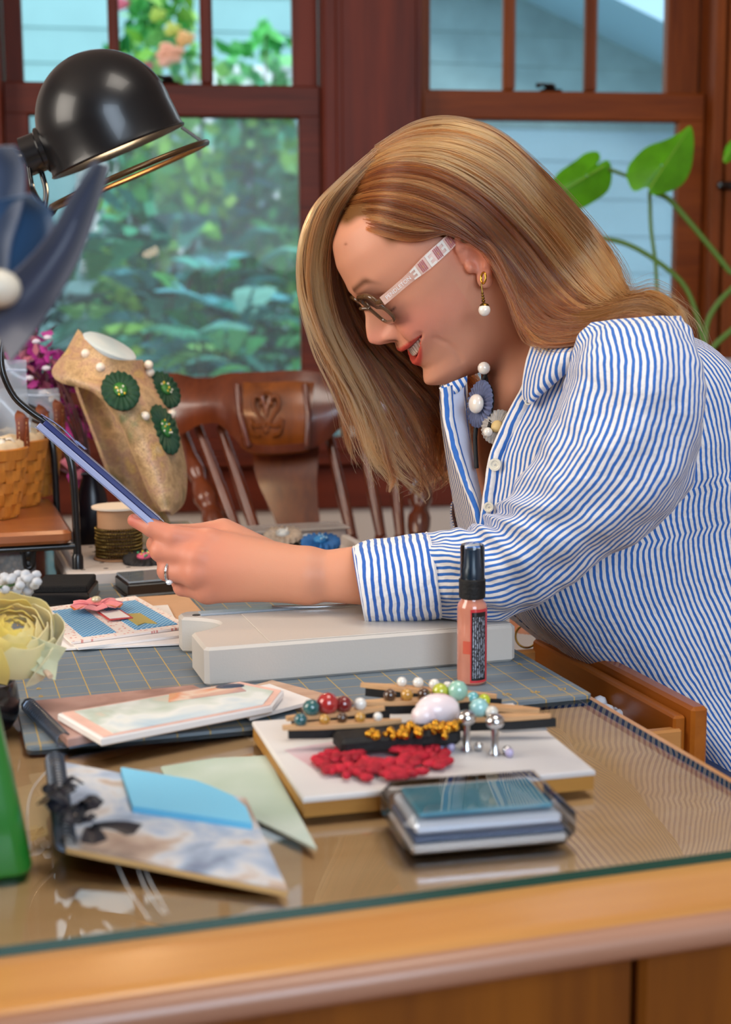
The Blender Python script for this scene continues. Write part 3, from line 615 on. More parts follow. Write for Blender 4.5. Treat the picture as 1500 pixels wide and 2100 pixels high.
def petal_ribbon(mb, c, ang, ln, wd, up=.5, ax=(E1, E2, E3)):
    d = ax[0]*math.cos(ang)+ax[1]*math.sin(ang); s = np.cross(ax[2], d)
    P = [[c+d*ln*x+s*wd*y*(.35+x*.9)+ax[2]*(up*ln*math.sin(math.pi*x*.8)+wd*.35*abs(y)) for y in (-1, -.5, 0, .5, 1)] for x in (0, .25, .5, .75, 1)]
    mb.sheet(np.array(P), .0006)
m = MB()
for a in (.3, 1.2, 2.1, 2.9, 3.7, 4.6, 5.5): petal_ribbon(m, bc, a, .025, .009, .16)
obj('bow', m, PINK, gc, 60); m = MB(); petal_ribbon(m, bc-E3*.001, 3.5, .026, .007, .15); petal_ribbon(m, bc-E3*.001, -.5, .026, .007, .15); obj('bow', m, mat('orange_ribbon', (226, 128, 66), .5), gc, 60)
m = MB(); m.ball(bc+E3*.009, (.0055, .0055, .0035), 14); obj('button', m, mat('pearly_button', (206, 196, 160), .15, spec=.8, coat=1), gc, 60)

# ------------------------------------------------------------------ art booklets at the left
def artmat(name, stops, scale, rough=.55, st=None, detail=3):
    m = bpy.data.materials.new(name); m.use_nodes = True; nt = m.node_tree; N = nt.nodes; L = nt.links; b = N['Principled BSDF']; b.inputs['Roughness'].default_value = rough
    tc = N.new('ShaderNodeTexCoord'); mp = N.new('ShaderNodeMapping'); L.new(tc.outputs['Object'], mp.inputs[0]); mp.inputs['Scale'].default_value = st or (1, 1, 1); nz = N.new('ShaderNodeTexNoise'); nz.inputs['Scale'].default_value = scale; nz.inputs['Detail'].default_value = detail; nz.inputs['Distortion'].default_value = .35; L.new(mp.outputs[0], nz.inputs[0])
    r = N.new('ShaderNodeValToRGB'); e = r.color_ramp.elements
    while len(e) < len(stops): e.new(.5)
    for q, (p, c) in zip(e, stops): q.position = p; q.color = lin(c)
    L.new(nz.outputs[0], r.inputs[0]); L.new(r.outputs[0], b.inputs['Base Color']); return m
ART_S = artmat('watercolour_seaside', [(.2, (96, 138, 176)), (.38, (186, 208, 220)), (.5, (228, 232, 228)), (.6, (190, 204, 190)), (.68, (226, 200, 180)), (.85, (222, 160, 120))], 14)
ART_R = artmat('watercolour_rose', [(.2, (150, 120, 140)), (.4, (214, 170, 150)), (.5, (232, 210, 190)), (.6, (226, 150, 110)), (.75, (214, 180, 130))], 22)
ART_B = artmat('watercolour_blue_brown', [(.25, (110, 124, 150)), (.42, (168, 182, 202)), (.5, (206, 206, 208)), (.58, (190, 168, 152)), (.68, (168, 142, 126)), (.85, (96, 80, 84))], 24)
COIL = mat('coil_wire', (96, 104, 116), .3, metal=.8)
def coil(mb, a, b, r, turns, wire, up=E3):
    a = np.asarray(a); b = np.asarray(b); t = np.linspace(0, 1, turns*9+1); s = nrm(np.cross(up, b-a)); P = [a+(b-a)*x+r*(math.cos(2*math.pi*turns*x)*s+math.sin(2*math.pi*turns*x)*up) for x in t]; mb.tube(P, wire, 5)
n2 = root('spiral_notebook', D(.16, 1.09, ZM), 'spiral bound notebook lying under the painted booklet at the left', 'notebook')
q = [(.085, 1.03), (.225, 1.075), (.20, 1.15), (.066, 1.142)]
sheetbox('cover', q, ZM+.0003, .0075, artmat('dusky_cover', [(.3, (120, 84, 78)), (.55, (176, 136, 124)), (.75, (196, 160, 150))], 20), n2, .001); sheetbox('back_cover', [(u+.001, v-.001) for u, v in q], ZM+.0001, .001, mat('slate_card', (86, 98, 116), .6), n2)
m = MB(); coil(m, D(.064, 1.14, ZM+.005), D(.083, 1.034, ZM+.005), .0055, 22, .0009); obj('wire_coil', m, COIL, n2, 60)
pb = root('painted_booklet', D(.18, 1.06, ZM+.008), 'white booklet with watercolour seaside painting and rose border on the left pile', 'booklet')
q = [(.106, 1.000), (.243, 1.045), (.262, 1.085), (.235, 1.122), (.082, 1.075)]
sheetbox('pages', [(u, v) for u, v in q], ZM+.0085, .006, PAPER, pb, .001)
q0 = np.array(q); cen = q0.mean(0); sheetbox('rose_border', [tuple(cen+(x-cen)*.97) for x in q0], ZM+.0146, .0004, mat('rose_wash', (232, 188, 172), .6, var=.1, vscale=30), pb)
sheetbox('painting', [tuple(cen+(x-cen)*.88) for x in q0], ZM+.0151, .0004, ART_S, pb)
pc = np.array([.212, 1.088]); sheetbox('corner_painting', [tuple(pc+np.array(d)*.9) for d in ((-.05, -.014), (.022, .0), (.018, .022), (-.045, .012))], ZM+.0156, .0004, ART_R, pb)
m = MB(); m.ball(D(.222, 1.105, ZM+.0162), (.012, .006, .0012), 16, (E1, E2, E3)); obj('slate_oval', m, mat('slate_blue_ink', (52, 70, 92), .4), pb, 60)
s = sheetbox('white_card', [(.225, 1.045), (.285, 1.075), (.262, 1.135), (.215, 1.12)], ZM+.004, .003, PAPER); tag(s, 'plain white card poking out right of the painted booklet', 'card')
s = sheetbox('kraft_card', [(.275, 1.06), (.318, 1.076), (.270, 1.16), (.245, 1.145)], ZM+.0004, .0028, wood('striped_kraft', (214, 182, 156), (180, 140, 116), .7, E1, 60, coat=0)); tag(s, 'striped tan card at the right end of the booklet pile', 'card')

# ------------------------------------------------------------------ spiral sketchbook with blue notes, front left
nb = root('spiral_sketchbook', D(.12, .86, ZG), 'tilted spiral sketchbook with blue and tan painted cover at the front left', 'notebook')
def tilt(u, v, z): return D(u, v, z)
cor = [onz(135, 1738, ZG+.012), onz(590, 1828, ZG+.004), onz(505, 1640, ZG+.012), onz(112, 1562, ZG+.020)]
cor = [D(*duv(c), c[2]) for c in cor]
nn = nrm(np.cross(cor[1]-cor[0], cor[3]-cor[0])); nn = nn if nn[2] > 0 else -nn
m = MB(); m.prism([c-E3*.0035 for c in cor], nn, .0035); obj('pages', m, mat('tan_page_block', (196, 160, 106), .8), nb)
m = MB(); m.prism(cor, nn, .0012); obj('cover', m, ART_B, nb)
m = MB(); coil(m, cor[0]+nn*.002, cor[3]+nn*.002, .006, 26, .0009, nn); obj('wire_coil', m, COIL, nb, 60)
rg = np.random.default_rng(5)
for px, py, s in ((122, 1632, .012), (148, 1672, .016), (165, 1690, .012)):
    m = MB(); c = onz(px, py, ZG+.026)
    for k in range(6): a = rg.uniform(0, 6.28); petal_ribbon(m, c, a, s*rg.uniform(.7, 1.2), s*.35, .6)
    obj('ribbon_bow', m, mat('black_ribbon', (20, 22, 34), .45), nb, 60)
m = MB(); c = onz(185, 1700, ZG+.024); petal_ribbon(m, c, -.7, .03, .007, .1); petal_ribbon(m, c, -1.6, .028, .006, .1); obj('ribbon_tail', m, bpy.data.materials['black_ribbon'], nb, 60)
nt_ = root('note_pad', onz(380, 1630, ZG+.02), 'bright blue note pad with one rounded corner lying on the sketchbook', 'note pad')
P = [onz(x, y, z) for x, y, z in ((272, 1655, ZG+.018), (400, 1674, ZG+.0155), (518, 1690, ZG+.014), (505, 1660, ZG+.0145), (478, 1637, ZG+.016), (430, 1616, ZG+.0175), (400, 1606, ZG+.018), (248, 1575, ZG+.0225))]
c0 = np.mean(P, 0); Nn = nrm(np.cross(P[2]-P[0], P[-1]-P[0])); P = [p-Nn*((p-c0)@Nn)-Nn*.0035 for p in P]
m = MB(); m.prism(P, Nn, .0042, bev=.0003); obj('note_block', m, mat('sky_blue_paper', (104, 186, 222), .6), nt_)
m = MB(); m.prism([p+Nn*.0043 for p in P], Nn, .0006); obj('top_note', m, mat('sky_blue_paper_top', (124, 200, 232), .6), nt_)
s = sheetbox('mint_paper', [dpx(340, 1600, ZG), dpx(650, 1745, ZG), dpx(548, 1555, ZG), dpx(440, 1560, ZG), dpx(330, 1578, ZG)], ZG+.0003, .0018, artmat('mint_wash', [(.3, (168, 188, 168)), (.6, (200, 212, 200)), (.8, (180, 200, 190))], 10)); tag(s, 'pale mint paper sheet under the right side of the sketchbook', 'paper')

NYL = mat('nylon_thread', (226, 232, 238), .2, spec=.8, alpha=.5)
for k, (pts, lab) in enumerate((([(238, 1768), (262, 1820), (290, 1862), (306, 1885)], 'left of three clear nylon threads lying near the glass edge'), ([(280, 1775), (298, 1820), (322, 1858), (336, 1874)], 'middle of three clear nylon threads lying near the glass edge'), ([(292, 1772), (312, 1815), (332, 1850), (343, 1872)], 'right of three clear nylon threads lying near the glass edge'), ([(110, 1565), (66, 1620), (56, 1680), (62, 1740)], 'long curl of clear nylon thread beside the green vase'))):
    m = MB(); m.tube([onz(x, y, ZG+.0009) for x, y in spline(pts, 16)], .00045, 5); obj('nylon_thread', m, NYL, None, 60, lab, 'thread')

# ------------------------------------------------------------------ white board with clip ornaments
bd = root('canvas_board', D(.32, .92, ZG), 'square white canvas board with red painted flower carrying a heap of beaded clips', 'board')
q = [dpx(633, 1672, ZG), dpx(1222, 1617, ZG), (.428, .995), (.222, 1.02)]
BQ = [(.2165, .846), (.4165, .838), (.428, 1.005), (.222, 1.02)]
sheetbox('wood_core', BQ, ZG+.0003, .010, wood('board_edge', (190, 140, 60), (150, 100, 36), .6, E1, 20, coat=0), bd)
bqc = np.array(BQ).mean(0); sheetbox('canvas', [tuple(bqc+(np.array(x)-bqc)*1.006) for x in BQ], ZG+.0095, .0045, artmat('off_white_paint', [(.3, (190, 188, 190)), (.5, (216, 212, 210)), (.7, (226, 222, 218)), (.9, (196, 206, 210))], 6), bd, .001)
zB = ZG+.0142
s = sheetbox('grey_print', [(.39, .935), (.424, .93), (.426, .995), (.375, 1.0)], zB, .0004, artmat('slate_wash', [(.3, (110, 118, 130)), (.6, (160, 166, 172)), (.8, (196, 200, 204))], 20), bd)
s = sheetbox('flower_stain', quad(.262, .925, .06, .05, .2), zB, .0003, artmat('pink_stain', [(.3, (216, 170, 176)), (.6, (222, 200, 204)), (.8, (220, 214, 212))], 20), bd)
# red crochet flower
rf = root('crochet_flower', D(.285, .925, zB), 'crimson crochet flower under the black clips on the white board', 'flower'); m = MB(); rg = np.random.default_rng(11); c0 = onz(785, 1566, zB)
for k in range(150):
    a = rg.uniform(0, 6.28); rr = rg.uniform(.35, 1); p = c0+E1*math.cos(a)*.047*rr+E2*math.sin(a)*.040*rr+E3*(.004+.004*(1-rr)); m.ball(p, (rg.uniform(.004, .008), rg.uniform(.003, .005), .003), 7, (nrm(E1*math.cos(a+1)+E2*math.sin(a+1)), nrm(-E1*math.sin(a+1)+E2*math.cos(a+1)), E3))
obj('petal_mass', m, mat('crimson_yarn', (178, 22, 44), .7, var=.35, vscale=120), rf, 60)
RAWW = wood('clip_wood', (214, 170, 122), (186, 136, 90), .6, E1, 30, coat=0)
def clip(c, ang, ln, label, beads, lift=.004, rise=0.0, dark=True, wd=.011):
    """wooden hair clip: two tapered prongs, dark backing and a row of beads"""
    r = root('beaded_clip', c, label, 'clip', 'beaded clips on the white board'); d = E1*math.cos(ang)+E2*math.sin(ang)+E3*rise; d = nrm(d); s = nrm(np.cross(E3, d)); n = np.cross(d, s)
    P = [c+n*lift+d*ln*(x-.5)+s*wd*.5*w for x, w in ((0, .35), (.3, 1), (.7, 1), (1, .25), (1, -.25), (.7, -1), (.3, -1), (0, -.35))]
    m = MB(); m.prism(P, n, .003); obj('wooden_blank', m, RAWW, r)
    if dark:
        m = MB(); m.prism([p-n*.0065+d*.004 for p in P], n, .006); obj('felt_backing', m, BLACKM, r)
    for x, y, rad, col in beads:
        m = MB(); m.ball(c+n*(lift+.003+rad*.7)+d*ln*(x-.5)+s*y, rad, 10); obj('bead', m, mat('bead_%d_%d_%d' % col, col, .15, spec=.7, coat=.8), r, 60)
    return r
rd = (170, 40, 40); tq = (110, 180, 186); lm = (190, 200, 40); wh = (226, 222, 214); gd = (190, 140, 60); br = (70, 44, 26); tl = (40, 96, 96)
clip(D(.355, 1.000, zB+.010), -.45, .105, 'long bare wooden clip with white pearls lying behind the heap', [(.3, .002, .0042, wh), (.42, .003, .0045, wh), (.54, .002, .0045, wh), (.64, .0, .0042, wh)], .006, -.05)
clip(D(.400, .965, zB+.004), -.5, .06, 'short wooden clip tip sticking out right of the heap', [(.3, 0, .005, lm), (.15, .004, .005, tq)], .004, -.02)
clip(D(.333, .972, zB+.012), -.2, .085, 'dark clip with turquoise and lime beads in the middle of the heap', [(.9, 0, .008, (150, 196, 176)), (.75, .003, .0065, (186, 190, 60)), (.6, 0, .005, br), (.45, 0, .005, gd), (.3, 0, .005, br)], .005)
clip(D(.272, .966, zB+.010), .05, .075, 'dark clip with red and teal beads at the left of the heap', [(.25, 0, .0065, tl), (.42, .001, .0085, rd), (.58, 0, .0065, (120, 30, 30)), (.75, 0, .005, wh)], .005)
clip(D(.268, .935, zB+.012), -.12, .085, 'black clip with small bronze beads along the left front of the heap', [(.15, 0, .005, (30, 90, 96)), (.35, .0, .004, gd), (.5, .001, .004, br), (.65, 0, .004, gd), (.8, 0, .0035, wh)], .004)
clip(D(.372, .925, zB+.008), -.28, .095, 'wooden clip with black felt and large pale stones at the right front', [(.22, .002, .009, (176, 186, 170)), (.46, .002, .0075, (150, 200, 200)), (.55, -.004, .005, (210, 206, 196))], .006, .02)
gb = root('filigree_brooch', D(.312, .905, zB+.012), 'gold filigree brooch lying along the front of the clip heap', 'brooch'); m = MB(); rg = np.random.default_rng(4)
m.box(D(.302, .915, zB+.0105), .088, .026, .012, bev=.003); obj('backing', m, BLACKM, gb); m = MB()
for k in range(70): m.ball(D(.312+rg.uniform(-.034, .034), .904+rg.normal(0, .004), zB+.015+rg.uniform(0, .005)), rg.uniform(.0018, .0034), 7)
obj('gold_beads', m, mat('filigree_gold', (206, 150, 50), .25, metal=1), gb, 60, kind='stuff')
pf = root('rose_bead', D(.334, .935, zB+.020), 'large milky pink glass bead in the middle of the heap', 'bead'); m = MB(); m.ball(D(.338, .932, zB+.022), (.017, .012, .0125), 16, (E1, E2, E3)); m.ball(D(.327, .928, zB+.02), (.010, .009, .009), 12); obj('glass', m, artmat('milky_pink', [(.35, (236, 214, 218)), (.55, (240, 226, 226)), (.7, (214, 96, 116))], 30, .2), pf, 60)
for k, (px, py) in enumerate(((957, 1540), (1015, 1548))):
    c = onz(px, py, zB); r = root('silver_peg', c, ['left', 'right'][k]+' of the two shiny silver pegs standing at the front of the heap', 'peg', 'silver pegs')
    m = MB(); m.lathe(c, E3, [(.004, 0), (.0038, .002), (.0026, .004), (.0026, .021), (.0046, .0225), (.0001, .024)], 16); m.ball(c+E3*.024, (.0068, .0068, .0055), 14); obj('post', m, CHROME, r, 50)
    m = MB(); m.ball(c+E1*.0085-E2*.002+E3*.003, .0034, 10); obj('foot_ball', m, CHROME, r, 60)
# small loose beads around the pegs
for k, (px, py) in enumerate(((905, 1535), (925, 1540), (1045, 1552))):
    c = onz(px, py, zB)+E3*.003; o_ = obj('loose_bead', MB().ball(c, .0034, 10), mat('lilac_bead', (170, 160, 196), .15, spec=.8, coat=1), None, 60, ['lilac bead nearest the red flower', 'lilac bead just left of the silver pegs', 'lilac bead just right of the silver pegs'][k], 'bead', 'loose beads by the silver pegs')

# ------------------------------------------------------------------ clear acrylic box with teal insert
ab = root('acrylic_box', D(.312, .788, ZG), 'clear acrylic box with teal lid panel and silver base at the front right', 'box')
AX2 = (nrm(E1*.996-E2*.09), nrm(E2*.996+E1*.09), E3); ac = D(.312, .789, ZG)
m = MB(); m.box(ac+E3*.0135, .108, .074, .027, AX2, .007); obj('case', m, thin_glass('acrylic', (.95, .97, .98), .03, 1.0), ab)
m = MB(); m.box(ac+E3*.004, .098, .064, .006, AX2, .002); obj('silver_base', m, mat('satin_silver', (232, 224, 220), .3, metal=.5), ab)
m = MB(); m.box(ac+E3*.0095, .094, .060, .004, AX2, .001); obj('dark_tray', m, mat('slate_insert', (70, 84, 112), .3), ab)
m = MB(); m.box(ac+E3*.0160, .092, .058, .007, AX2, .002); obj('ink_block', m, mat('steel_insert', (206, 212, 224), .2, metal=.4), ab)
m = MB(); m.box(ac+E3*.0225+AX2[1]*.001, .084, .048, .003, AX2, .001); obj('teal_panel', m, artmat('teal_marble', [(.3, (60, 130, 156)), (.5, (98, 166, 190)), (.7, (150, 182, 194))], 18, .5), ab)

# ------------------------------------------------------------------ trays at the far end of the desk
TRAYM = mat('pale_grey_tray', (196, 188, 184), .5, bump=.05)
def tray(name, u0, u1, v0, v1, z, h, label, holes=False, open_=False):
    r = root(name, D((u0+u1)/2, (v0+v1)/2, z), label, 'tray')
    if open_:
        m = MB(); m.prism(rrect(u0, u1, v0, v1, z, .012), E3, .004); obj('tray_floor', m, TRAYM, r)
        m = MB(); P = [rrect(u0+k, u1-k, v0+k, v1-k, z+dz, .012) for k, dz in ((0, 0), (-.002, h), (.004, h+.001), (.008, h), (.009, .004))]; m.grid(np.array(P), closeu=True); obj('rim', m, TRAYM, r, 50)
    else:
        m = MB(); P = [rrect(u0+k, u1-k, v0+k, v1-k, z+dz, .01) for k, dz in ((0, 0), (.001, h-.003), (.004, h))]; m.grid(np.array(P), closeu=True); b = len(P[0]); m.f += [tuple(2*b+i for i in range(b)), tuple(range(b))[::-1]]; m.m += [0, 0]; obj('body', m, TRAYM, r, 40)
        m = MB()
        for i in range(7):
            for j in range(5): m.lathe(D(u0+.02+(u1-u0-.04)*i/6, v0+.02+(v1-v0-.04)*j/4, z+h+.0002), E3, [(.0001, .0001), (.003, .0001), (.0033, -.0004)], 8)
        obj('peg_holes', m, mat('hole_dark', (96, 88, 84), .8), r, kind='stuff')
    return r
tray('pegboard_tray', .144, .345, 1.662, 1.862, ZG, .016, 'flat pale grey pegboard tray under the chain spool')
tray('display_tray', .372, .532, 1.69, 1.848, ZG, .016, 'open pale grey tray holding fabric brooches behind her wrist', open_=True)
lb = root('lidded_box', D(.42, 1.86, ZG), 'shallow clear lidded box of pale prints behind the brooch tray', 'box')
m = MB(); m.box(D(.425, 1.852, ZG+.0125), .215, .05, .024, bev=.003); obj('body', m, artmat('muted_print', [(.3, (120, 120, 134)), (.5, (176, 166, 160)), (.7, (150, 130, 120))], 14, .35), lb)
m = MB(); m.box(D(.425, 1.852, ZG+.0262), .222, .056, .003, bev=.001); obj('lid', m, mat('milky_lid', (190, 186, 184), .2, alpha=.6), lb)
tb = root('pale_tin', at(358, 1092, 1.955)*V(1, 1, 0)+E3*ZG, 'small pale tin with rounded lid beside the bust foot', 'tin'); c = at(358, 1092, 1.955); c[2] = ZG+.0125
m = MB(); m.box(c, .05, .03, .024, bev=.004); obj('body', m, mat('pale_metal', (206, 206, 200), .35, metal=.3), tb); m = MB(); m.box(c+E3*.013, .052, .032, .008, bev=.003); obj('lid', m, mat('pale_metal_lid', (220, 220, 214), .3, metal=.3), tb)

def rosette(c, n, r, cols, label, name='fabric_rosette', group=None, up=E3, ell=1.0, centre=None, pleats=18, thick=.004):
    """pleated fabric disc with ruffled edge, dark backing and a decorated middle"""
    n = nrm(n); a = nrm(up-n*(up@n)); b = np.cross(n, a); R = root(name, c, label, 'brooch', group)
    P = []; K = pleats*4
    for rr, hh, amp in ((.28, .5, .1), (.45, .9, .5), (.75, 1, .9), (.95, .7, 1), (1.0, .1, .8), (.9, -.3, .1)):
        P.append([c+n*thick*(hh+.35*amp*math.sin(pleats*2*math.pi*j/K))+(a*math.cos(2*math.pi*j/K)*ell+b*math.sin(2*math.pi*j/K))*r*rr*(1+.03*amp*math.sin(pleats*2*math.pi*j/K+1)) for j in range(K)])
    m = MB(); m.grid(np.array(P), closeu=True, flip=True); obj('pleated_ring', m, mat('cloth_%d_%d_%d' % cols[0], cols[0], .65, var=.15, vscale=200), R, 50)
    m = MB(); m.lathe(c-n*thick*.6, n, [(.0001, 0), (r*.97, 0), (r*.97, thick*.5), (.0001, thick*.5)], 24, sx=ell, xd=a); obj('felt_back', m, BLACKM, R)
    m = MB(); m.ball(c+n*thick*.9, (r*.36*ell, r*.36, thick*.9), 14, (a, b, n)); obj('middle', m, mat('cloth_%d_%d_%d' % cols[1], cols[1], .5), R, 60)
    rg = np.random.default_rng(int(abs(c[0])*1e4) % 999)
    for col in cols[2:]:
        m = MB()
        for k in range(5): th = rg.uniform(0, 6.28); rr = rg.uniform(.1, .34)*r; m.ball(c+n*thick*1.7+a*math.cos(th)*rr*ell+b*math.sin(th)*rr, (r*.075, r*.055, thick*.35), 8, (a, b, n))
        obj('beads', m, mat('cloth_%d_%d_%d' % col, col, .4), R, 60)
    return R
GR, PY, YE, WHT = (16, 62, 40), (40, 110, 44), (220, 190, 60), (226, 226, 216)
rosette(onz(296, 1146, ZG+.021), E3+V(0, -.2, 0), .026, ((22, 20, 24), (210, 90, 120), (226, 190, 60), (70, 170, 120), (230, 150, 170)), 'black floral fabric rosette with pink and yellow print beside the spool')
rosette(onz(580, 1101, ZG+.020), E3+V(0, -.25, 0), .026, ((176, 160, 144), (200, 206, 208), (224, 224, 220)), 'beige fabric rosette in the tray behind her wrist', thick=.006)
rosette(onz(658, 1115, ZG+.018), E3+V(0, -.25, 0), .026, ((26, 92, 156), (40, 120, 180), (150, 190, 216)), 'bright blue fabric rosette in the tray beside her cuff', thick=.006)
rosette(onz(630, 1105, ZG+.014), E3+V(0, -.2, 0), .022, ((206, 190, 170), (190, 200, 210), (230, 226, 220)), 'cream fabric rosette between the beige and the blue ones')
rosette(onz(607, 1121, ZG+.012), E3, .018, ((196, 180, 160), (214, 210, 204), (120, 90, 50)), 'small cream rosette with pearls right against her wrist')

# ------------------------------------------------------------------ spool of brass chain
sp = root('chain_spool', D(.215, 1.746, ZG+.0165), 'cardboard spool wound with antique brass chain on the pegboard tray', 'spool'); so = D(.215, 1.746, ZG+.0165)
CARD = mat('cardboard', (176, 132, 96), .75, var=.06)
zt = float(at(247, 1036, 1.75)[2])-so[2]
m = MB(); m.lathe(so, E3, [(.0001, 0), (.031, 0), (.0312, .002), (.0255, .0025), (.0255, zt-.003), (.0255, zt-.0028)], 40); obj('core', m, CARD, sp, 40)
m = MB(); m.lathe(so+E3*(zt-.003), E3, [(.006, 0), (.032, 0), (.0322, .0025), (.007, .0027)], 40); obj('flange', m, mat('pale_card', (226, 210, 190), .7), sp, 40)
m = MB(); turns = 9
for k in range(turns):
    zz = .005+k*.0041; n_ = 54
    P = [so+E3*zz+V(math.cos(2*math.pi*j/(n_*4)), math.sin(2*math.pi*j/(n_*4)), 0)*(.0272+.0004*(k % 2)) for j in range(n_*4+1)]; m.tube(P, [.0016+.0007*math.sin(j*math.pi/2+k) for j in range(n_*4+1)], 5, cap=False)
obj('chain', m, mat('antique_brass', (110, 88, 44), .35, metal=.9, var=.4, vscale=300), sp, 60)

# ------------------------------------------------------------------ wire rack with wooden board
RT = 1.695
rk = root('wire_rack', D(.10, 1.9, ZG), 'black iron rack with a varnished wooden board carrying the baskets', 'rack')
fz = lambda x, y, t=RT: at(x, y, t)
foot = D(.159, 1.691, ZG); zr = float(fz(150, 1117)[2]); ztop = float(fz(150, 935)[2])
def rackleg(f, lean=0):
    m = MB(); f = np.asarray(f); P = spline([f, f+V(0, 0, zr-ZG), V(f[0]-.002, f[1], ztop-.02), V(f[0]-.010, f[1]+.004, ztop+.01), V(f[0]-.025, f[1]+.012, ztop+.035), V(f[0]-.05, f[1]+.02, ztop+.045)], 26); m.tube(P, .0048, 10); l = obj('leg', m, BLACK, rk, 60)
    m = MB(); m.lathe(f, E3, [(.0001, 0), (.0068, 0), (.0068, .03), (.0052, .034)], 14); obj('foot_sleeve', m, BLACK, l, 40)
rackleg(foot); rackleg(foot+E2*.27); rackleg(foot-E1*.36); rackleg(foot-E1*.36+E2*.27)
m = MB(); m.tube([foot*V(1, 1, 0)+E3*zr, foot*V(1, 1, 0)-E1*.36+E3*zr], .0042, 8); obj('rail', m, BLACK, rk, 60)
m = MB(); m.tube([foot*V(1, 1, 0)+E3*zr, foot*V(1, 1, 0)+E2*.27+E3*zr], .0042, 8); obj('rail', m, BLACK, rk, 60)
m = MB(); h0 = fz(57, 1120); P = spline([h0-E1*.022+E3*.002, h0-E1*.008-E3*.003, h0-E1*.004-E3*.024, h0+E1*.004-E3*.024, h0+E1*.008-E3*.003, h0+E1*.022+E3*.002], 20); m.tube(P, .0035, 8); m.box(h0-E3*.010, .014, .004, .016, bev=.001); obj('bracket', m, BLACK, rk, 60)
zb0 = zr+.005; BH = .016; fu, fv = duv(foot)
m = MB(); m.prism(rrect(fu-.38, fu-.006, fv-.012, fv+.285, zb0, .012), E3, BH, bev=.004); obj('board', m, wood('varnished_board', (176, 106, 62), (132, 72, 36), .3, E1, 9, coat=.3), rk, 40)

# ------------------------------------------------------------------ woven baskets
SPL = wood('basket_splint', (218, 146, 58), (180, 108, 34), .45, E3, 40, coat=.15); LEA = mat('tan_leather', (122, 58, 26), .45, var=.15, vscale=80); STI = mat('cream_stitch', (216, 170, 120), .7)
LIN = mat('cream_lining', (224, 204, 170), .85, bump=.3, bscale=200)
zbd = zb0+BH
bh = float(fz(40, 915, 1.76)[2])-zbd
def basket(c, label):
    r = root('woven_basket', c, label, 'basket', 'woven baskets on the rack board'); c = np.asarray(c)
    R = lambda z: .036+.015*(z/bh)
    n = 20
    m = MB(); m.lathe(c, E3, [(.0001, .001), (R(0)-.002, .001), (R(0)-.002, .004), (.0001, .004)], 28); obj('base', m, SPL, r)
    for k in range(n):
        a = 2*math.pi*k/n; d = V(math.cos(a), math.sin(a), 0); s = V(-math.sin(a), math.cos(a), 0); m = MB()
        m.sheet(np.array([[c+E3*z+(d*(R(z)-.0005+.0016*math.sin(z/bh*5*math.pi+(k % 2)*math.pi)))+s*w*.0052*(1+.3*z/bh) for w in (-1, 0, 1)] for z in np.linspace(.001, bh*.86, 17)]), .0012); obj('stake', m, SPL, r, 60)
    for row in range(5):
        z0 = .004+row*bh*.165; z1 = z0+bh*.145; m = MB(); K = 80
        m.sheet(np.array([[c+E3*z+V(math.cos(2*math.pi*j/K), math.sin(2*math.pi*j/K), 0)*(R(z)+.0025*math.cos(n/2*2*math.pi*j/K+row*math.pi)*(1 if 1 else 0)) for j in range(K+1)] for z in (z0, (z0+z1)/2, z1)]), .0013); obj('splint', m, SPL, r, 60)
    for rr, z0, z1 in ((.0035, bh*.82, bh*.985), (.0015, bh*.80, bh*.84)):
        m = MB(); m.lathe(c, E3, [(R(z0)+rr-.002, z0), (R(z0)+rr, z0+.001), (R(z1)+rr, z1-.001), (R(z1)+rr-.002, z1), (R(z1)-.003, z1), (R(z0)-.003, z0)], 48); obj('rim_band', m, SPL, r, 50)
    for sg in (1, -1):                                             # leather ear
        a0 = c+E1*sg*(R(bh)-.004)+E3*(bh-.02); m = MB(); P = spline([a0, a0+E3*.018, a0+E3*.038+E1*.003*sg, a0+E3*.054+E1*.004*sg, a0+E3*.056-E2*.003, a0+E3*.038-E2*.007, a0+E3*.018-E2*.004], 22)
        m.tube(P, [.0085+.003*math.sin(math.pi*min(1, i/16)) for i in range(22)], 10, flat=(E2*.2+E1, .18)); st = obj('leather_ear', m, LEA, r, 60)
        m = MB()
        for k in range(7):
            for w in (-1, 1): m.box(a0+E3*(.012+k*.006)-E2*.009+E1*w*.0045, .0008, .0012, .003)
        obj('stitching', m, STI, st)
    m = MB(); K = 60; m.grid(np.array([[c+E3*(bh*.9+dz+.0018*math.sin(9*2*math.pi*j/K))+V(math.cos(2*math.pi*j/K), math.sin(2*math.pi*j/K), 0)*(R(bh)*f+.0015*math.sin(13*2*math.pi*j/K)) for j in range(K)] for f, dz in ((.93, 0), (.92, .012), (.8, .016), (.68, .010), (.3, .002), (.01, 0))]), closeu=True); obj('cloth_lining', m, LIN, r, 60)
    return r
def copy_tree(o, parent=None, loc=None):
    c = o.copy(); COL.objects.link(c); c.parent = parent; c.matrix_parent_inverse = o.matrix_parent_inverse.copy()
    if loc is not None: c.location = [float(x) for x in loc]
    for ch in list(o.children): copy_tree(ch, c)
    return c
bc0 = np.array(at(60, 940, 1.78)); bc0 = bc0-E1*.054; bc0[2] = zbd
b0 = basket(bc0, 'nearest of the three woven baskets on the wooden rack')
b1p = np.array(at(100, 890, 1.885))-E1*.054; b1p[2] = zbd; b1_ = copy_tree(b0, None, b1p); b1_['label'] = 'middle woven basket of the three on the wooden rack'
b2p = np.array(at(132, 870, 1.985))-E1*.054; b2p[2] = zbd; b2_ = copy_tree(b0, None, b2p); b2_['label'] = 'farthest woven basket on the rack, next to the map covered bust'
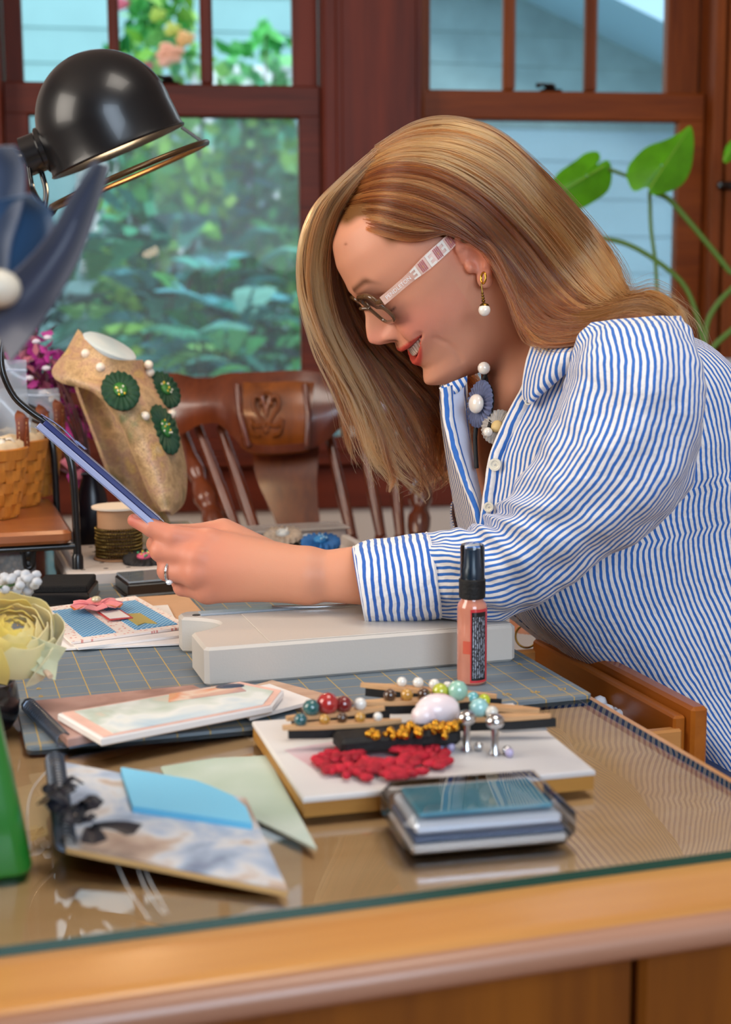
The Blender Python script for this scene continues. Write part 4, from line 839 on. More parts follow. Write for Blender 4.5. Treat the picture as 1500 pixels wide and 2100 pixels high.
rg = np.random.default_rng(21); bn = root('bead_bracelet', bc0+E3*(bh+.01), 'bracelet of brown and pearl beads coiled in the nearest basket', 'bracelet')
for k in range(16):
    a = k*.42; p = bc0+E3*(bh+.004)+E1*(.014+.016*math.cos(a))+E2*(-.014+.016*math.sin(a)); m = MB(); m.ball(p, .0055 if k % 4 else .0075, 10); obj('bead', m, BRASS if k % 4 else PEARL, bn, 60)
BAGM = mat('clear_bag', (190, 205, 222), .15, spec=.8, alpha=.38)
def bag(c, w, h, label, seed, tip=0):
    r = root('plastic_bag', c, label, 'bag'); rg = np.random.default_rng(seed); n = 9
    P = np.array([[c+E1*w*(i/(n-1)-.5)+E3*h*j/(n-1)+E2*(.02*math.sin(i*1.1+j*.8+seed)+tip*j/(n-1)) for i in range(n)] for j in range(n)]); m = MB(); m.sheet(P, .0006); obj('film', m, BAGM, r, 60)
    m = MB(); m.tube(P[-2], .0018, 6); obj('zip_strip', m, mat('zip_plastic', (200, 214, 236), .2, alpha=.7), r, 60); return r
bag(b1p-E1*.04+E3*(bh*.85), .14, .115, 'clear zip bag sticking up from the middle basket', 1, .02); bag(b2p-E1*.01+E3*(bh*.85), .12, .07, 'clear zip bag drooping over the farthest basket', 4, .03)
# jars of beads under the rack
for k, (u, v, col, lab) in enumerate(((.085, 1.74, (150, 120, 90), 'glass jar of tan beads under the rack board'), (.02, 1.72, (120, 130, 140), 'glass jar of grey beads under the rack at the left edge'))):
    c = D(u, v, ZG); r = root('bead_jar', c, lab, 'jar'); m = MB(); m.lathe(c, E3, [(.0001, .001), (.028, .001), (.029, .004), (.029, .032), (.026, .034)], 24); obj('glass', m, mat('jar_glass', (206, 216, 220), .08, spec=.8, alpha=.35), r, 50)
    m = MB(); rg = np.random.default_rng(k+2)
    for j in range(70): a = rg.uniform(0, 6.28); rr = .024*math.sqrt(rg.uniform()); m.ball(c+V(rr*math.cos(a), rr*math.sin(a), rg.uniform(.006, .026)), .0042, 6)
    obj('beads', m, mat('jar_beads_%d' % k, col, .25, spec=.7), r, 60, kind='stuff')

# ------------------------------------------------------------------ map covered necklace bust
MAP = bpy.data.materials.new('map_collage'); MAP.use_nodes = True; nt = MAP.node_tree; N = nt.nodes; L = nt.links; b = N['Principled BSDF']; b.inputs['Roughness'].default_value = .5
tc = N.new('ShaderNodeTexCoord'); nz = N.new('ShaderNodeTexNoise'); nz.inputs['Scale'].default_value = 26; nz.inputs['Detail'].default_value = 6; L.new(tc.outputs['Object'], nz.inputs[0])
r = N.new('ShaderNodeValToRGB'); e = r.color_ramp.elements
while len(e) < 6: e.new(.5)
for q, (p, c) in zip(e, ((.3, (112, 118, 76)), (.4, (170, 140, 100)), (.48, (204, 172, 128)), (.55, (186, 148, 122)), (.63, (206, 172, 110)), (.75, (198, 180, 160)))): q.position = p; q.color = lin(c)
L.new(nz.outputs[0], r.inputs[0])
vo = N.new('ShaderNodeTexVoronoi'); vo.feature = 'DISTANCE_TO_EDGE'; vo.inputs['Scale'].default_value = 55; n3 = N.new('ShaderNodeTexNoise'); n3.inputs['Scale'].default_value = 30
va = N.new('ShaderNodeMix'); va.data_type = 'RGBA'; va.inputs[0].default_value = .12; L.new(tc.outputs['Object'], va.inputs[6]); L.new(n3.outputs[1], va.inputs[7]); L.new(va.outputs[2], vo.inputs['Vector'])
lt = N.new('ShaderNodeMath'); lt.operation = 'LESS_THAN'; lt.inputs[1].default_value = .055; L.new(vo.outputs['Distance'], lt.inputs[0]); mu = N.new('ShaderNodeMath'); mu.operation = 'MULTIPLY'; mu.inputs[1].default_value = .7; L.new(lt.outputs[0], mu.inputs[0])
x = N.new('ShaderNodeMix'); x.data_type = 'RGBA'; L.new(mu.outputs[0], x.inputs[0]); L.new(r.outputs[0], x.inputs[6]); x.inputs[7].default_value = lin((96, 70, 48)); L.new(x.outputs[2], b.inputs['Base Color'])
BT = 1.80
bu = root('necklace_bust', at(335, 1080, BT+.09)*V(1, 1, 0)+E3*ZG, 'necklace display bust covered in old map paper, facing right', 'bust')
Lp = spline([(166, 679, .06), (142, 722, .05), (113, 771, .03), (192, 797, .0), (243, 856, -.01), (283, 938, -.01), (309, 1004, .0), (333, 1046, .01)], 40)
Rp = spline([(286, 738, .05), (296, 765, .06), (318, 792, .07), (346, 842, .075), (364, 905, .075), (376, 968, .07), (372, 1026, .05), (347, 1052, .03)], 40)
P = []
for l, r_ in zip(Lp, Rp):
    row = []
    for s in np.linspace(0, 1, 17):
        q = l*(1-s)+r_*s; q[:2] += np.array([-.42, .9])*24*math.sin(math.pi*s)*max(0, 1-len(P)/12); row.append(at(q[0], q[1], BT+q[2]-.042*math.sin(math.pi*s)**.8))
    P.append(row)
P = np.array(P); m = MB(); m.sheet(P[:, ::-1], .005); obj('bib', m, MAP, bu, 60)
BUSTP = P
B0 = spline([(160, 690), (150, 760), (155, 800), (185, 880), (215, 960), (240, 1020), (300, 1075)], 30); B1 = spline([(262, 725), (275, 780), (262, 815), (285, 880), (305, 960), (325, 1020), (352, 1076)], 30)
m = MB(); m.sheet(np.array([[at(*(l*(1-s)+q*s), BT+.085+.02*math.sin(math.pi*s)) for s in np.linspace(1, 0, 9)] for l, q in zip(B0, B1)]), .006); obj('back_support', m, MAP, bu, 60)
m = MB(); c = at(226, 708, BT+.055); ex = nrm(at(286, 740, BT+.055)-at(166, 676, BT+.055)); up = nrm(np.cross(nrm(CF*.92+CU*.35-CX*.1), ex)); up = up if up@CU > 0 else -up
m.lathe(c, up, [(.0001, .0015), (.034, .0015), (.0372, -.001), (.0372, -.006)], 36, sx=1.0, xd=ex); obj('neck_cap', m, artmat('pale_blue_paper', [(.3, (196, 214, 220)), (.6, (222, 230, 232)), (.8, (214, 206, 196))], 16), bu, 50)
m = MB(); f0 = at(332, 1076, BT+.09); m.box(V(f0[0], f0[1], (f0[2]+ZG)/2), .085, .055, f0[2]-ZG, bev=.003); obj('foot', m, MAP, bu)
nk = root('rosette_necklace', at(300, 800, BT), 'green rosette and pearl necklace hanging on the map covered bust', 'necklace')
def onbust(px, py, off=.006):
    d = [(abs(proj(BUSTP[i, j])[0]-px)+abs(proj(BUSTP[i, j])[1]-py), i, j) for i in range(0, 40) for j in range(17)]; _, i, j = min(d); p = BUSTP[i, j]
    i0, j0 = min(max(i, 1), 38), min(max(j, 1), 15); n = nrm(np.cross(BUSTP[i0+1, j0]-BUSTP[i0-1, j0], BUSTP[i0, j0+1]-BUSTP[i0, j0-1])); n = n if n@CF < 0 else -n
    t = (p-CP)@CF; return at(px, py, t)+n*off, n
for px, py in ((182, 729), (208, 756), (297, 748), (300, 766), (291, 858), (344, 852)):
    c, n = onbust(px, py); m = MB(); m.ball(c, .0062, 14); obj('pearl', m, PEARL, nk, 60)
for px, py, rr, ell in ((245, 811, .030, 1.3), (329, 806, .027, 1.35), (326, 886, .026, 1.7)):
    c, n = onbust(px, py, .008); q = rosette(c, n*.8-CX*.2-CF*.3, rr/1.3*1.02, (GR, PY, YE, WHT), None, ell=ell, up=CU-CX*.35 if px < 300 else CU-CX*.15)
    prt = [o for o in q.children]; loc = q.location.copy()
    hub = None
    for o in prt:
        if hub is None: hub = o; o.parent = nk; o.matrix_parent_inverse = Matrix.Translation(-nk.location); o.name = 'green_rosette'
        else: o.parent = hub; o.matrix_parent_inverse = Matrix.Identity(4)
    bpy.data.objects.remove(q)
m = MB(); m.tube([onbust(*q, .003)[0] for q in ((172, 700), (182, 729), (208, 756), (235, 790))], .0012, 5); m.tube([onbust(*q, .003)[0] for q in ((290, 742), (300, 766), (318, 790))], .0012, 5); m.tube([onbust(*q, .003)[0] for q in ((270, 840), (291, 858), (310, 872))], .0012, 5); obj('cord', m, BLACKM, nk, 60)

# ------------------------------------------------------------------ magenta flowers behind the baskets
pf = root('magenta_flowers', D(.205, 1.945, ZG), 'bunch of magenta silk flowers in a dark vase behind the baskets', 'flowers'); rg = np.random.default_rng(8)
MAG = [lin(c)[:3] for c in ((150, 20, 120), (110, 10, 80), (176, 40, 140), (90, 8, 50), (196, 110, 130))]
v = []; f = []; cc = []; vw = []
fc = [(60, 745, 2.02), (100, 735, 2.0), (80, 790, 1.97), (130, 790, 2.0), (150, 840, 2.0), (110, 840, 1.98), (170, 900, 2.02), (70, 700, 2.04), (160, 960, 2.02), (150, 760, 2.05)]
for cx, cy, t in fc:
    c = at(cx, cy, t+.11)
    for k in range(16):
        d = nrm(rg.normal(0, 1, 3)); s = nrm(np.cross(d, rg.normal(0, 1, 3))); ln = rg.uniform(.02, .036); n0 = len(v); q = c+rg.normal(0, .008, 3); up = np.cross(d, s); col = MAG[rg.integers(len(MAG))]
        v += [q, q+d*ln*.5+s*ln*.32+up*.004, q+d*ln, q+d*ln*.5-s*ln*.32+up*.004]; f.append((n0, n0+1, n0+2, n0+3)); cc += [np.array(col)*rg.uniform(.7, 1.3)]*4
mb = MB(); mb.add(v, f); me = mb.mesh('petals', vcol('magenta_petal', .6, sheen=.2), None); setcol(me, cc); obj('petals', me, None, pf, kind='stuff')
m = MB()
for px, py in ((57, 668), (74, 700), (98, 692), (60, 775), (95, 755), (88, 806), (30, 760), (128, 885)): p = at(px, py, 2.05); m = MB(); m.ball(p, (.0065, .004, .003), 8, (CX, CU, CF)); obj('white_berry', m, mat('pale_berry', (214, 206, 220), .4), pf, 60)
m = MB(); vb = D(.205, 1.945, ZG)
m.lathe(vb, E3, [(.0001, 0), (.02, 0), (.024, .03), (.02, .07), (.012, .095), (.014, .10)], 24); obj('vase', m, mat('dark_vase', (20, 16, 24), .3), pf, 50)
m = MB()
for cx, cy, t in fc: m.tube(spline([vb+E3*.09, (vb+E3*.09+at(cx, cy, t+.11))/2+V(0, .01, .02), at(cx, cy, t+.11)], 8), .0014, 5)
obj('stem', m, mat('wine_stem', (80, 40, 40), .6), pf, 60)

# ------------------------------------------------------------------ yellow rose in black pot, near left
pc = D(.028, 1.115, ZG)
po = root('flower_pot', pc, 'small black glazed pot holding a yellow silk rose at the left edge', 'pot')
m = MB(); m.lathe(pc, E3, [(.0001, 0), (.022, 0), (.027, .008), (.0285, .02), (.027, .032), (.0255, .036), (.0235, .036), (.024, .028), (.0001, .02)], 32); obj('pot_body', m, mat('black_glaze', (18, 16, 20), .2, spec=.6, coat=.4), po, 50)
m = MB(); wsd = onz(60, 1385, ZG+.03); m.tube([at(70, 1352, 1.10), at(104, 1388, 1.08)], [.003, .0022], 8); obj('wooden_pick', m, mat('pale_wood_pick', (206, 180, 156), .6), po, 60)
rg = np.random.default_rng(31)
rc = at(28, 1300, 1.10); yl = np.array(lin((236, 206, 96))[:3]); iv = np.array(lin((232, 226, 190))[:3])
for k in range(26):
    a = k*2.399; lv = (k+.5)/26; A0 = nrm(CU*.75-CF*.55+CX*.35); q1 = nrm(np.cross(A0, CF)); q2 = np.cross(A0, q1); th0 = .25+1.55*lv; R0 = .013+.024*lv; out = q1*math.cos(a)+q2*math.sin(a); sd = -q1*math.sin(a)+q2*math.cos(a)
    Pp = []
    for y in np.linspace(-.15, 1, 9):
        row = []
        for x in np.linspace(-1, 1, 9):
            tt = th0*(1-.55*y)+.12; rr = R0*(1+.22*lv*max(0, y)**3+.05*math.sin(4*x+k)*max(0, y)); ph_ = x*(.75+.25*lv)*(1-.35*max(0, y)**2.5); dirn = out*math.cos(ph_)+sd*math.sin(ph_)
            row.append(rc+(dirn*math.sin(min(1.9, tt*1.0))+A0*(math.cos(tt)*.9-.25))*rr)
        Pp.append(row)
    Pp = np.array(Pp); d = out
    mb = MB(); mb.sheet(Pp, .0006); mix = min(1, max(0, lv*.75-.25+.45*(d@CX))); me = mb.mesh('petal', vcol('rose_petal', .6, sss=.1, sheen=.2), 60); setcol(me, [yl*(1-mix)+iv*mix]*len(me.vertices)); obj('petal', me, None, po)
m = MB()
for k in range(34): p = at(rg.uniform(5, 82), rg.uniform(1176, 1212), 1.13+rg.uniform(-.02, .02)); m.ball(p, (.0042, .0042, .0036), 8)
obj('white_blossoms', m, mat('white_blossom', (196, 198, 202), .7), po, 60, kind='stuff')
m = MB(); m.tube(spline([pc+E3*.02, pc+E3*.06, rc], 8), .002, 6); m.tube(spline([pc+E3*.02, pc+E3*.1+E1*.005, at(45, 1195, 1.13)], 8), .0012, 6); obj('stem', m, mat('green_stem', (70, 100, 50), .6), po, 60)
for k, (px, py) in enumerate(((95, 1330), (80, 1372))):
    m = MB(); petal_ribbon(m, at(px-40, py-20, 1.09), -.6+.5*k, .03, .010, .1, (CX, CU, -CF)); obj('leaf', m, mat('pale_sepal', (206, 206, 170), .6), po, 60)
# ------------------------------------------------------------------ tall green vase with slate ribbon, nearest left
gc_ = D(-.006, .856, ZG)
gv = root('green_vase', gc_, 'tapering bright green vase cut by the left edge in the foreground', 'vase')
m = MB(); P = []
for z, h in ((0, .0495), (.003, .0505), (.04, .0445), (.09, .036), (.12, .030), (.14, .024), (.15, .024)):
    P.append([gc_+E3*z+E1*x+E2*y for x, y in [(h*s1-(h*.2)*s1+h*.2*math.cos(a), h*s2-h*.2*s2+h*.2*math.sin(a)) for s1, s2, a0 in ((1, 1, 0), (-1, 1, 90), (-1, -1, 180), (1, -1, 270)) for a in np.radians(np.linspace(a0, a0+90, 5))]])
m.grid(np.array(P), closeu=True); m.f.append(tuple(range(20))[::-1]); m.m.append(0); obj('vase_body', m, mat('green_glaze', (36, 118, 40), .3, coat=.3), gv, 50)
m = MB(); m.tube(spline([gc_+E3*.02, gc_+E3*.2-E1*.01, at(-8, 610, .734)], 10), .003, 8); obj('stick', m, mat('dark_stick', (60, 50, 46), .7), gv, 60)
rb = root('slate_ribbon', at(-8, 600, .734), 'slate blue ribbon bow with a cream bead blurred in the near left foreground', 'ribbon')
SLATE = mat('slate_satin', (60, 64, 82), .45, sheen=.3); BLU = mat('blue_satin', (48, 80, 114), .45, sheen=.3)
def pxsheet(rows, t0, m_, nm, th=.0012):
    A = spline([(*l, a) for l, r_, a in rows], 24); B = spline([(*r_, a) for l, r_, a in rows], 24); mb = MB()
    mb.sheet(np.array([[at(*(l[:2]*(1-s)+q[:2]*s), t0+l[2]+.012*math.sin(math.pi*s)) for s in np.linspace(0, 1, 7)] for l, q in zip(A, B)]), th); return obj(nm, mb, m_, rb, 60)
pxsheet([((196, 332), (222, 338), .012), ((150, 400), (200, 420), .008), ((100, 485), (160, 530), .002), ((30, 560), (95, 645), .0), ((-45, 600), (20, 745), .0)], .722, SLATE, 'ribbon_tail')
pxsheet([((-60, 300), (28, 300), .012), ((-60, 360), (48, 345), .016), ((-60, 430), (44, 420), .014), ((-50, 510), (20, 500), .008), ((-30, 590), (10, 585), .004)], .730, mat('slate_satin_light', (70, 82, 104), .45, sheen=.3), 'ribbon_loop')
pxsheet([((-60, 420), (60, 400), .010), ((-60, 470), (105, 440), .016), ((-60, 540), (95, 520), .014), ((-50, 590), (40, 575), .006), ((-30, 620), (10, 610), .002)], .728, BLU, 'ribbon_loop')
m = MB(); m.ball(at(-5, 592, .722), (.012, .013, .010), 16); obj('cream_bead', m, mat('cream_bead', (222, 212, 192), .4), rb, 60)

# ------------------------------------------------------------------ black dome lamp
LT = 1.62; s_ = LT/FPX
la = root('desk_lamp', D(-.12, 1.62, ZG), 'black dome desk lamp with wire guard reaching in from the left', 'lamp')
n_l = nrm(CX*.39-CU*.92+CF*.24); lc = at(216, 248, LT); Rl = 141*s_
prof = [(Rl*math.sin(a), -Rl*math.cos(a)) for a in np.linspace(.02, 1.62, 22)]+[(Rl*1.01, Rl*.2), (Rl*1.02, Rl*.38), (Rl*1.035, Rl*.44), (Rl*1.05, Rl*.45), (Rl*1.04, Rl*.47)]
inn = [(r*.97, h*.97+.0005) for r, h in prof[:-2]]
m = MB(); m.lathe(lc, n_l, prof+inn[::-1], 64); obj('dome_shade', m, mat('black_satin_enamel', (16, 17, 20), .3, spec=.5, coat=.15), la, 40)
m = MB(); sa = at(150, 285, LT); sb_ = at(52, 322, LT+.0); ax = nrm(sb_-sa); m.lathe(sa, ax, [(.0001, -.01), (44*s_, -.01), (44*s_, 55*s_), (47*s_, 58*s_), (47*s_, 68*s_), (40*s_, 72*s_), (40*s_, 105*s_), (.0001, 106*s_)], 36); obj('socket', m, BLACK, la, 40)
ring_c = lc+n_l*Rl*.83; e1 = nrm(CX-n_l*(CX@n_l)); e2 = np.cross(n_l, e1); rr = Rl*1.24
m = MB(); m.tube([ring_c+rr*(math.cos(a)*e1+math.sin(a)*e2) for a in np.linspace(0, 2*math.pi, 72)], .0034, 8); obj('guard_ring', m, mat('dark_brass_wire', (96, 74, 50), .3, metal=.8), la, 60)
for dz, px in ((-.012, 75), (.012, 100)):
    m = MB(); pe = ring_c-rr*e1*.985+e2*dz*1.2; m.tube(spline([pe, pe-e1*.012+n_l*.004, at(px-5, 395, LT+dz), at(px-15, 352, LT+dz), at(px-20, 320, LT+dz*.6)], 16), .0032, 8); obj('guard_wire', m, BLACK, la, 60)
m = MB(); m.tube([lc+n_l*Rl*.5+rr*e1*.8, ring_c+rr*e1*.97], .002, 6); obj('guard_wire', m, BLACK, la, 60)
m = MB(); m.ball(lc+n_l*.005, .026, 16); obj('bulb', m, mat('warm_bulb', (255, 220, 170), .3, emit=((255, 190, 110), 22)), la, 60)
ll = bpy.data.lights.new('lamp_light', 'POINT'); ll.energy = 1.7; ll.color = (1, .72, .44); ll.shadow_soft_size = .026; lo = bpy.data.objects.new('lamp_light', ll); COL.objects.link(lo); lo.location = lc+n_l*.035
m = MB(); base = D(-.14, 1.60, ZG); j = at(-40, 350, LT); m.tube(spline([sb_, j, base+E3*.30, base+E3*.02], 20), .008, 10); obj('arm', m, BLACK, la, 60)
m = MB(); m.lathe(base, E3, [(.0001, 0), (.08, 0), (.08, .012), (.07, .02), (.012, .024), (.0001, .024)], 40); obj('base', m, BLACK, la, 40)

# ------------------------------------------------------------------ pressed-back chair beyond the desk
CHW = wood('chair_wood', (124, 58, 26), (74, 26, 10), .25, E3, 12, coat=.5); CHC = wood('chair_wood_carved', (150, 82, 28), (96, 44, 12), .3, E3, 30, coat=.3)
CT = 2.50
ch = root('pressed_back_chair', at(600, 1300, 2.35)*V(1, 1, 0), 'glossy brown pressed back wooden chair standing beyond the far end of the desk', 'chair')
def cp(px, py, dt=0): return at(px, py, CT+dt)
top = spline([(322, 800), (352, 779), (400, 792), (440, 793), (466, 781), (545, 775), (616, 772), (660, 778), (720, 786), (800, 784), (868, 770), (890, 790)], 60)
bot = spline([(330, 850), (372, 888), (410, 868), (455, 862), (490, 890), (520, 924), (585, 926), (648, 912), (690, 872), (740, 866), (800, 880), (880, 850)], 60)
P = np.array([[cp(*(a*(1-s)+b*s), -.03*math.sin(math.pi*i/59)-.02*s-.012*math.sin(math.pi*s)) for s in np.linspace(0, 1, 8)] for i, (a, b) in enumerate(zip(top, bot))])
m = MB(); m.sheet(P, .022); obj('crest_rail', m, CHW, ch, 50)
m = MB(); i0, i1 = 24, 37; Q = P[i0:i1].copy()-CF*.010*np.sin(np.linspace(0, 1, 8)*math.pi)[None, :, None]**.3-CF*.004; m.sheet(Q, .012); pn = obj('carved_panel', m, CHC, ch, 50)
m = MB(); cxp, cyp = 546, 848
for sg in (-1, 1):
    for pts in (((0, 40), (10, 10), (26, -14), (22, -36), (8, -30), (12, -18)), ((0, 20), (22, 26), (34, 10), (28, 40), (14, 46)), ((0, -46), (8, -36), (4, -20), (0, 6))): m.tube([cp(cxp+sg*x, cyp+y, -.080) for x, y in spline(pts, 12)], .0035, 6)
obj('relief', m, CHC, pn, 60)
for x in (486, 626):
    m = MB(); m.tube([cp(x, 790, -.062), cp(x+7, 850, -.078), cp(x+(24 if x < 500 else 4), 915, -.074)], .006, 8); obj('groove_bead', m, CHW, ch, 60)
SL = spline([(519, 915), (520, 950), (528, 985), (548, 1030), (565, 1070), (575, 1120)], 20); SR = spline([(655, 912), (652, 950), (650, 985), (652, 1030), (656, 1070), (650, 1120)], 20)
m = MB(); m.sheet(np.array([[cp(*(a*(1-s)+b*s), -.03-.04*(i/19)) for s in np.linspace(0, 1, 7)] for i, (a, b) in enumerate(zip(SL, SR))]), .012); obj('splat', m, CHW, ch, 50)
def turned(pts, rads): 
    mb = MB(); A = spline(pts, 40); mb.tube([cp(*q) for q in A], np.interp(np.linspace(0, 1, 40), np.linspace(0, 1, len(rads)), rads), 12); return obj('spindle', mb, CHW, ch, 60)
turned([(376, 890, 0), (400, 960, -.03), (425, 1030, -.06), (450, 1100, -.09)], [.010, .011, .012, .015, .017, .013, .019, .021, .014, .020, .020, .016])
turned([(876, 870, 0), (868, 960, -.03), (862, 1030, -.06), (858, 1100, -.09)], [.010, .011, .012, .015, .017, .013, .019, .021, .014, .020, .020, .016])
for a, b in (((405, 872), (490, 1100)), ((452, 874), (528, 1100)), ((672, 880), (722, 1100)), ((738, 868), (782, 1100)), ((800, 880), (822, 1100))): turned([(*a, -.02), (*b, -.08)], [.0075, .0085, .0095, .0105, .0105, .009])
sz = .46; sc = at(640, 1300, 2.30)*V(1, 1, 0)
m = MB(); m.prism([sc+W1*x+WN*y+E3*sz for x, y in ((-.21, -.2), (.21, -.2), (.24, .05), (.2, .2), (-.2, .2), (-.24, .05))], E3, .035, bev=.008); obj('seat', m, CHW, ch, 50)
for x, y in ((-.18, -.16), (.18, -.16), (-.19, .16), (.19, .16)):
    m = MB(); m.tube([sc+W1*x+WN*y+E3*sz, sc+W1*x*1.1+WN*y*1.15+E3*.25, sc+W1*x*1.25+WN*y*1.3], [.018, .022, .013], 10); obj('leg', m, CHW, ch, 60)
for x in (450, 858, 490, 528, 722, 782, 822):
    p = cp(x, 1100, -.09); m = MB(); q = sc+W1*((p-sc)@W1)*.85-WN*.17+E3*(sz+.03); m.tube([p, q], .011, 8); obj('spindle', m, CHW, ch, 60)

# ------------------------------------------------------------------ philodendron on the window stool
PLT = 3.02; stool = float(wa(700, 925, .06)[1])
pp = at(1468, 900, 3.12); pp[2] = stool; 
pl = root('potted_philodendron', pp, 'tall philodendron with two heart shaped leaves in a pale pot on the right sill', 'plant')
hz = float(at(1468, 735, 3.12)[2])-stool
m = MB(); m.lathe(pp, E3, [(.0001, .001), (.03, .001), (.036, hz*.5), (.043, hz), (.040, hz), (.034, hz*.6), (.0001, hz*.55)], 30); obj('pot', m, mat('pale_grey_pot', (186, 194, 200), .2, coat=.3, alpha=1), pl, 50)
LEAFM = mat('philodendron_leaf', (88, 160, 18), .4, sss=.15, var=.25, vscale=14, spec=.4); STEM = mat('philodendron_stem', (92, 128, 44), .45)
def pxleaf(poly, t, tip, base, bend, nm='leaf'):
    P = spline(list(poly)+[poly[0]], 48)[:-1]; c = np.mean(P, 0); mb = MB(); d = nrm(np.array(tip)-np.array(base)); nrmv = np.array([-d[1], d[0]]); vs = []
    for f in (1, .75, .5, .25, .02):
        for p in P:
            q = c+(p-c)*f; o = (q-c)@nrmv; vs.append(at(q[0], q[1], t+bend*abs(o)/60-.012*(1-f)))
    k = len(P); mb.grid(np.array(vs).reshape(5, k, 3), closeu=True); l = obj(nm, mb, LEAFM, pl, 60)
    m = MB(); m.tube([at(*base, t-.013), at(*((np.array(base)+np.array(tip))/2), t-.015), at(*tip, t-.004)], [.0018, .0012, .0006], 5); obj('midrib', m, mat('leaf_rib', (134, 184, 60), .4), l, 60); return l
pxleaf([(1128, 378), (1148, 352), (1180, 330), (1201, 314), (1226, 311), (1232, 326), (1225, 338), (1247, 328), (1256, 352), (1250, 388), (1222, 412), (1182, 430), (1148, 412)], PLT+.05, (1140, 400), (1240, 340), .02)
pxleaf([(1284, 362), (1292, 336), (1325, 302), (1365, 287), (1395, 272), (1417, 258), (1424, 292), (1418, 345), (1398, 380), (1362, 397), (1336, 399), (1328, 384), (1300, 392)], PLT-.03, (1416, 260), (1332, 388), .02)
pxleaf([(1483, 325), (1490, 300), (1505, 285), (1520, 290), (1515, 315), (1490, 335)], PLT, (1515, 290), (1484, 330), .01)
crown = at(1446, 712, PLT+.05)
for pts, r0 in (([(1446, 712), (1428, 640), (1400, 580), (1340, 530), (1285, 500), (1235, 488)], .0055), ([(1350, 640), (1345, 540), (1336, 470), (1333, 392)], .0042), ([(1500, 560), (1462, 512), (1412, 452), (1372, 408), (1345, 396)], .0058), ([(1446, 712), (1452, 660), (1475, 620), (1510, 585)], .006), ([(1440, 740), (1470, 705), (1510, 670)], .0065), ([(1290, 362), (1268, 354), (1248, 346)], .004), ([(1446, 712), (1442, 770), (1455, 800)], .010), ([(1446, 712), (1400, 690), (1350, 640)], .004), ([(1510, 585), (1540, 560), (1500, 560)], .005)):
    m = MB(); m.tube([at(*q, PLT+.05) for q in spline(pts, 18)], r0, 8); obj('stem', m, STEM, pl, 60)
p2 = at(1530, 900, 3.12); p2[2] = stool; p2r = root('small_potted_plant', p2, 'white pot with broad green leaf half hidden at the right edge', 'plant')
h2 = float(at(1530, 878, 3.12)[2])-stool
m = MB(); m.lathe(p2, E3, [(.0001, .001), (.035, .001), (.05, h2), (.047, h2), (.0001, h2*.8)], 28); obj('pot', m, mat('white_glaze', (226, 226, 222), .3), p2r, 50)
m = MB(); petal_ribbon(m, p2+E3*h2*.8, math.pi+.1, .07, .03, .5, (W1, -WN, E3)); petal_ribbon(m, p2+E3*h2*.8, .6, .07, .03, .6, (W1, -WN, E3)); obj('leaf', m, LEAFM, p2r, 60)

# ------------------------------------------------------------------ the woman: one continuous body surface
HP = math.radians(36); FW = -E1; BL = -E2; _hy = math.radians(10); HW_ = -V(math.cos(_hy), math.sin(_hy), 0)
HF = math.cos(HP)*HW_-math.sin(HP)*E3; HU = math.cos(HP)*E3+math.sin(HP)*HW_; HL = V(math.sin(_hy), -math.cos(_hy), 0)       # head: forward, up, her left (towards the camera)
HO = at(968, 548, 1.335)-HL*.07
def hp(f, u, l): return HO+HF*f+HU*u+HL*l
def mp(px, py): return onpl(px, py, HO, BL)                                               # point on her middle plane
TU = np.array([-.105, -.097, -.092, -.085, -.075, -.06, -.045, -.03, -.015, 0, .02, .045, .07, .09, .105, .115, .123])
TF = np.array([.010, .035, .056, .0715, .0825, .0785, .0805, .0855, .081, .0785, .0825, .0905, .088, .079, .058, .036, .001])
TF[1:-1] += .0055
TW = np.array([.008, .021, .031, .040, .047, .0535, .0585, .0625, .0655, .068, .0705, .072, .069, .060, .046, .03, .001])
TB = np.array([.002, .006, .010, .014, .020, .030, .042, .058, .074, .086, .097, .102, .096, .08, .06, .04, .001])
TN = np.array([1.7, 1.7, 1.7, 1.72, 1.78, 1.9, 2.05, 2.2, 2.3, 2.35, 2.35, 2.3, 2.2, 2.1, 2, 2, 2])
_uu = np.linspace(-.11, .13, 481)
def smooth_table(x, y, sg):
    v = np.interp(_uu, x, y); k = np.exp(-(np.arange(-40, 41)*.0005/sg)**2/2); k /= k.sum(); return np.convolve(np.pad(v, 40, 'edge'), k, 'valid')
TF, TW, TB, TN = smooth_table(TU, TF, .0028), smooth_table(TU, TW, .006), smooth_table(TU, TB, .006), smooth_table(TU, TN, .008); TU = _uu
NU = np.array([-.024, -.0205, -.018, -.015, -.008, -.001, .007, .016, .024, .034, .045]); NN = np.array([0, .004, .012, .0185, .026, .0255, .020, .0115, .007, .003, 0]); NS = np.array([.009, .010, .0105, .0105, .0098, .0085, .0075, .007, .0075, .009, .012])
NN, NS = smooth_table(NU, NN, .0016), smooth_table(NU, NS, .003); NU = _uu
MC = -.0410
def sst(x, a, b): t = np.clip((x-a)/(b-a), 0, 1); return t*t*(3-2*t)
def gss(x, s): return np.exp(-(x/s)**2)
def mouth_line(l): return MC+.0145*(np.abs(l)/.043)**1.7
def seg2(x, y, pts):
    d = np.full(x.shape, 9.0)
    for (x0, y0), (x1, y1) in zip(pts[:-1], pts[1:]):
        vx, vy = x1-x0, y1-y0; t = np.clip(((x-x0)*vx+(y-y0)*vy)/(vx*vx+vy*vy), 0, 1); d = np.minimum(d, np.hypot(x-x0-t*vx, y-y0-t*vy))
    return d
FOLD = [(.0175, -.009), (.024, -.020), (.030, -.030)]
CHINF = [(.0625, -.036), (.0555, -.048), (.0525, -.060), (.0535, -.071)]
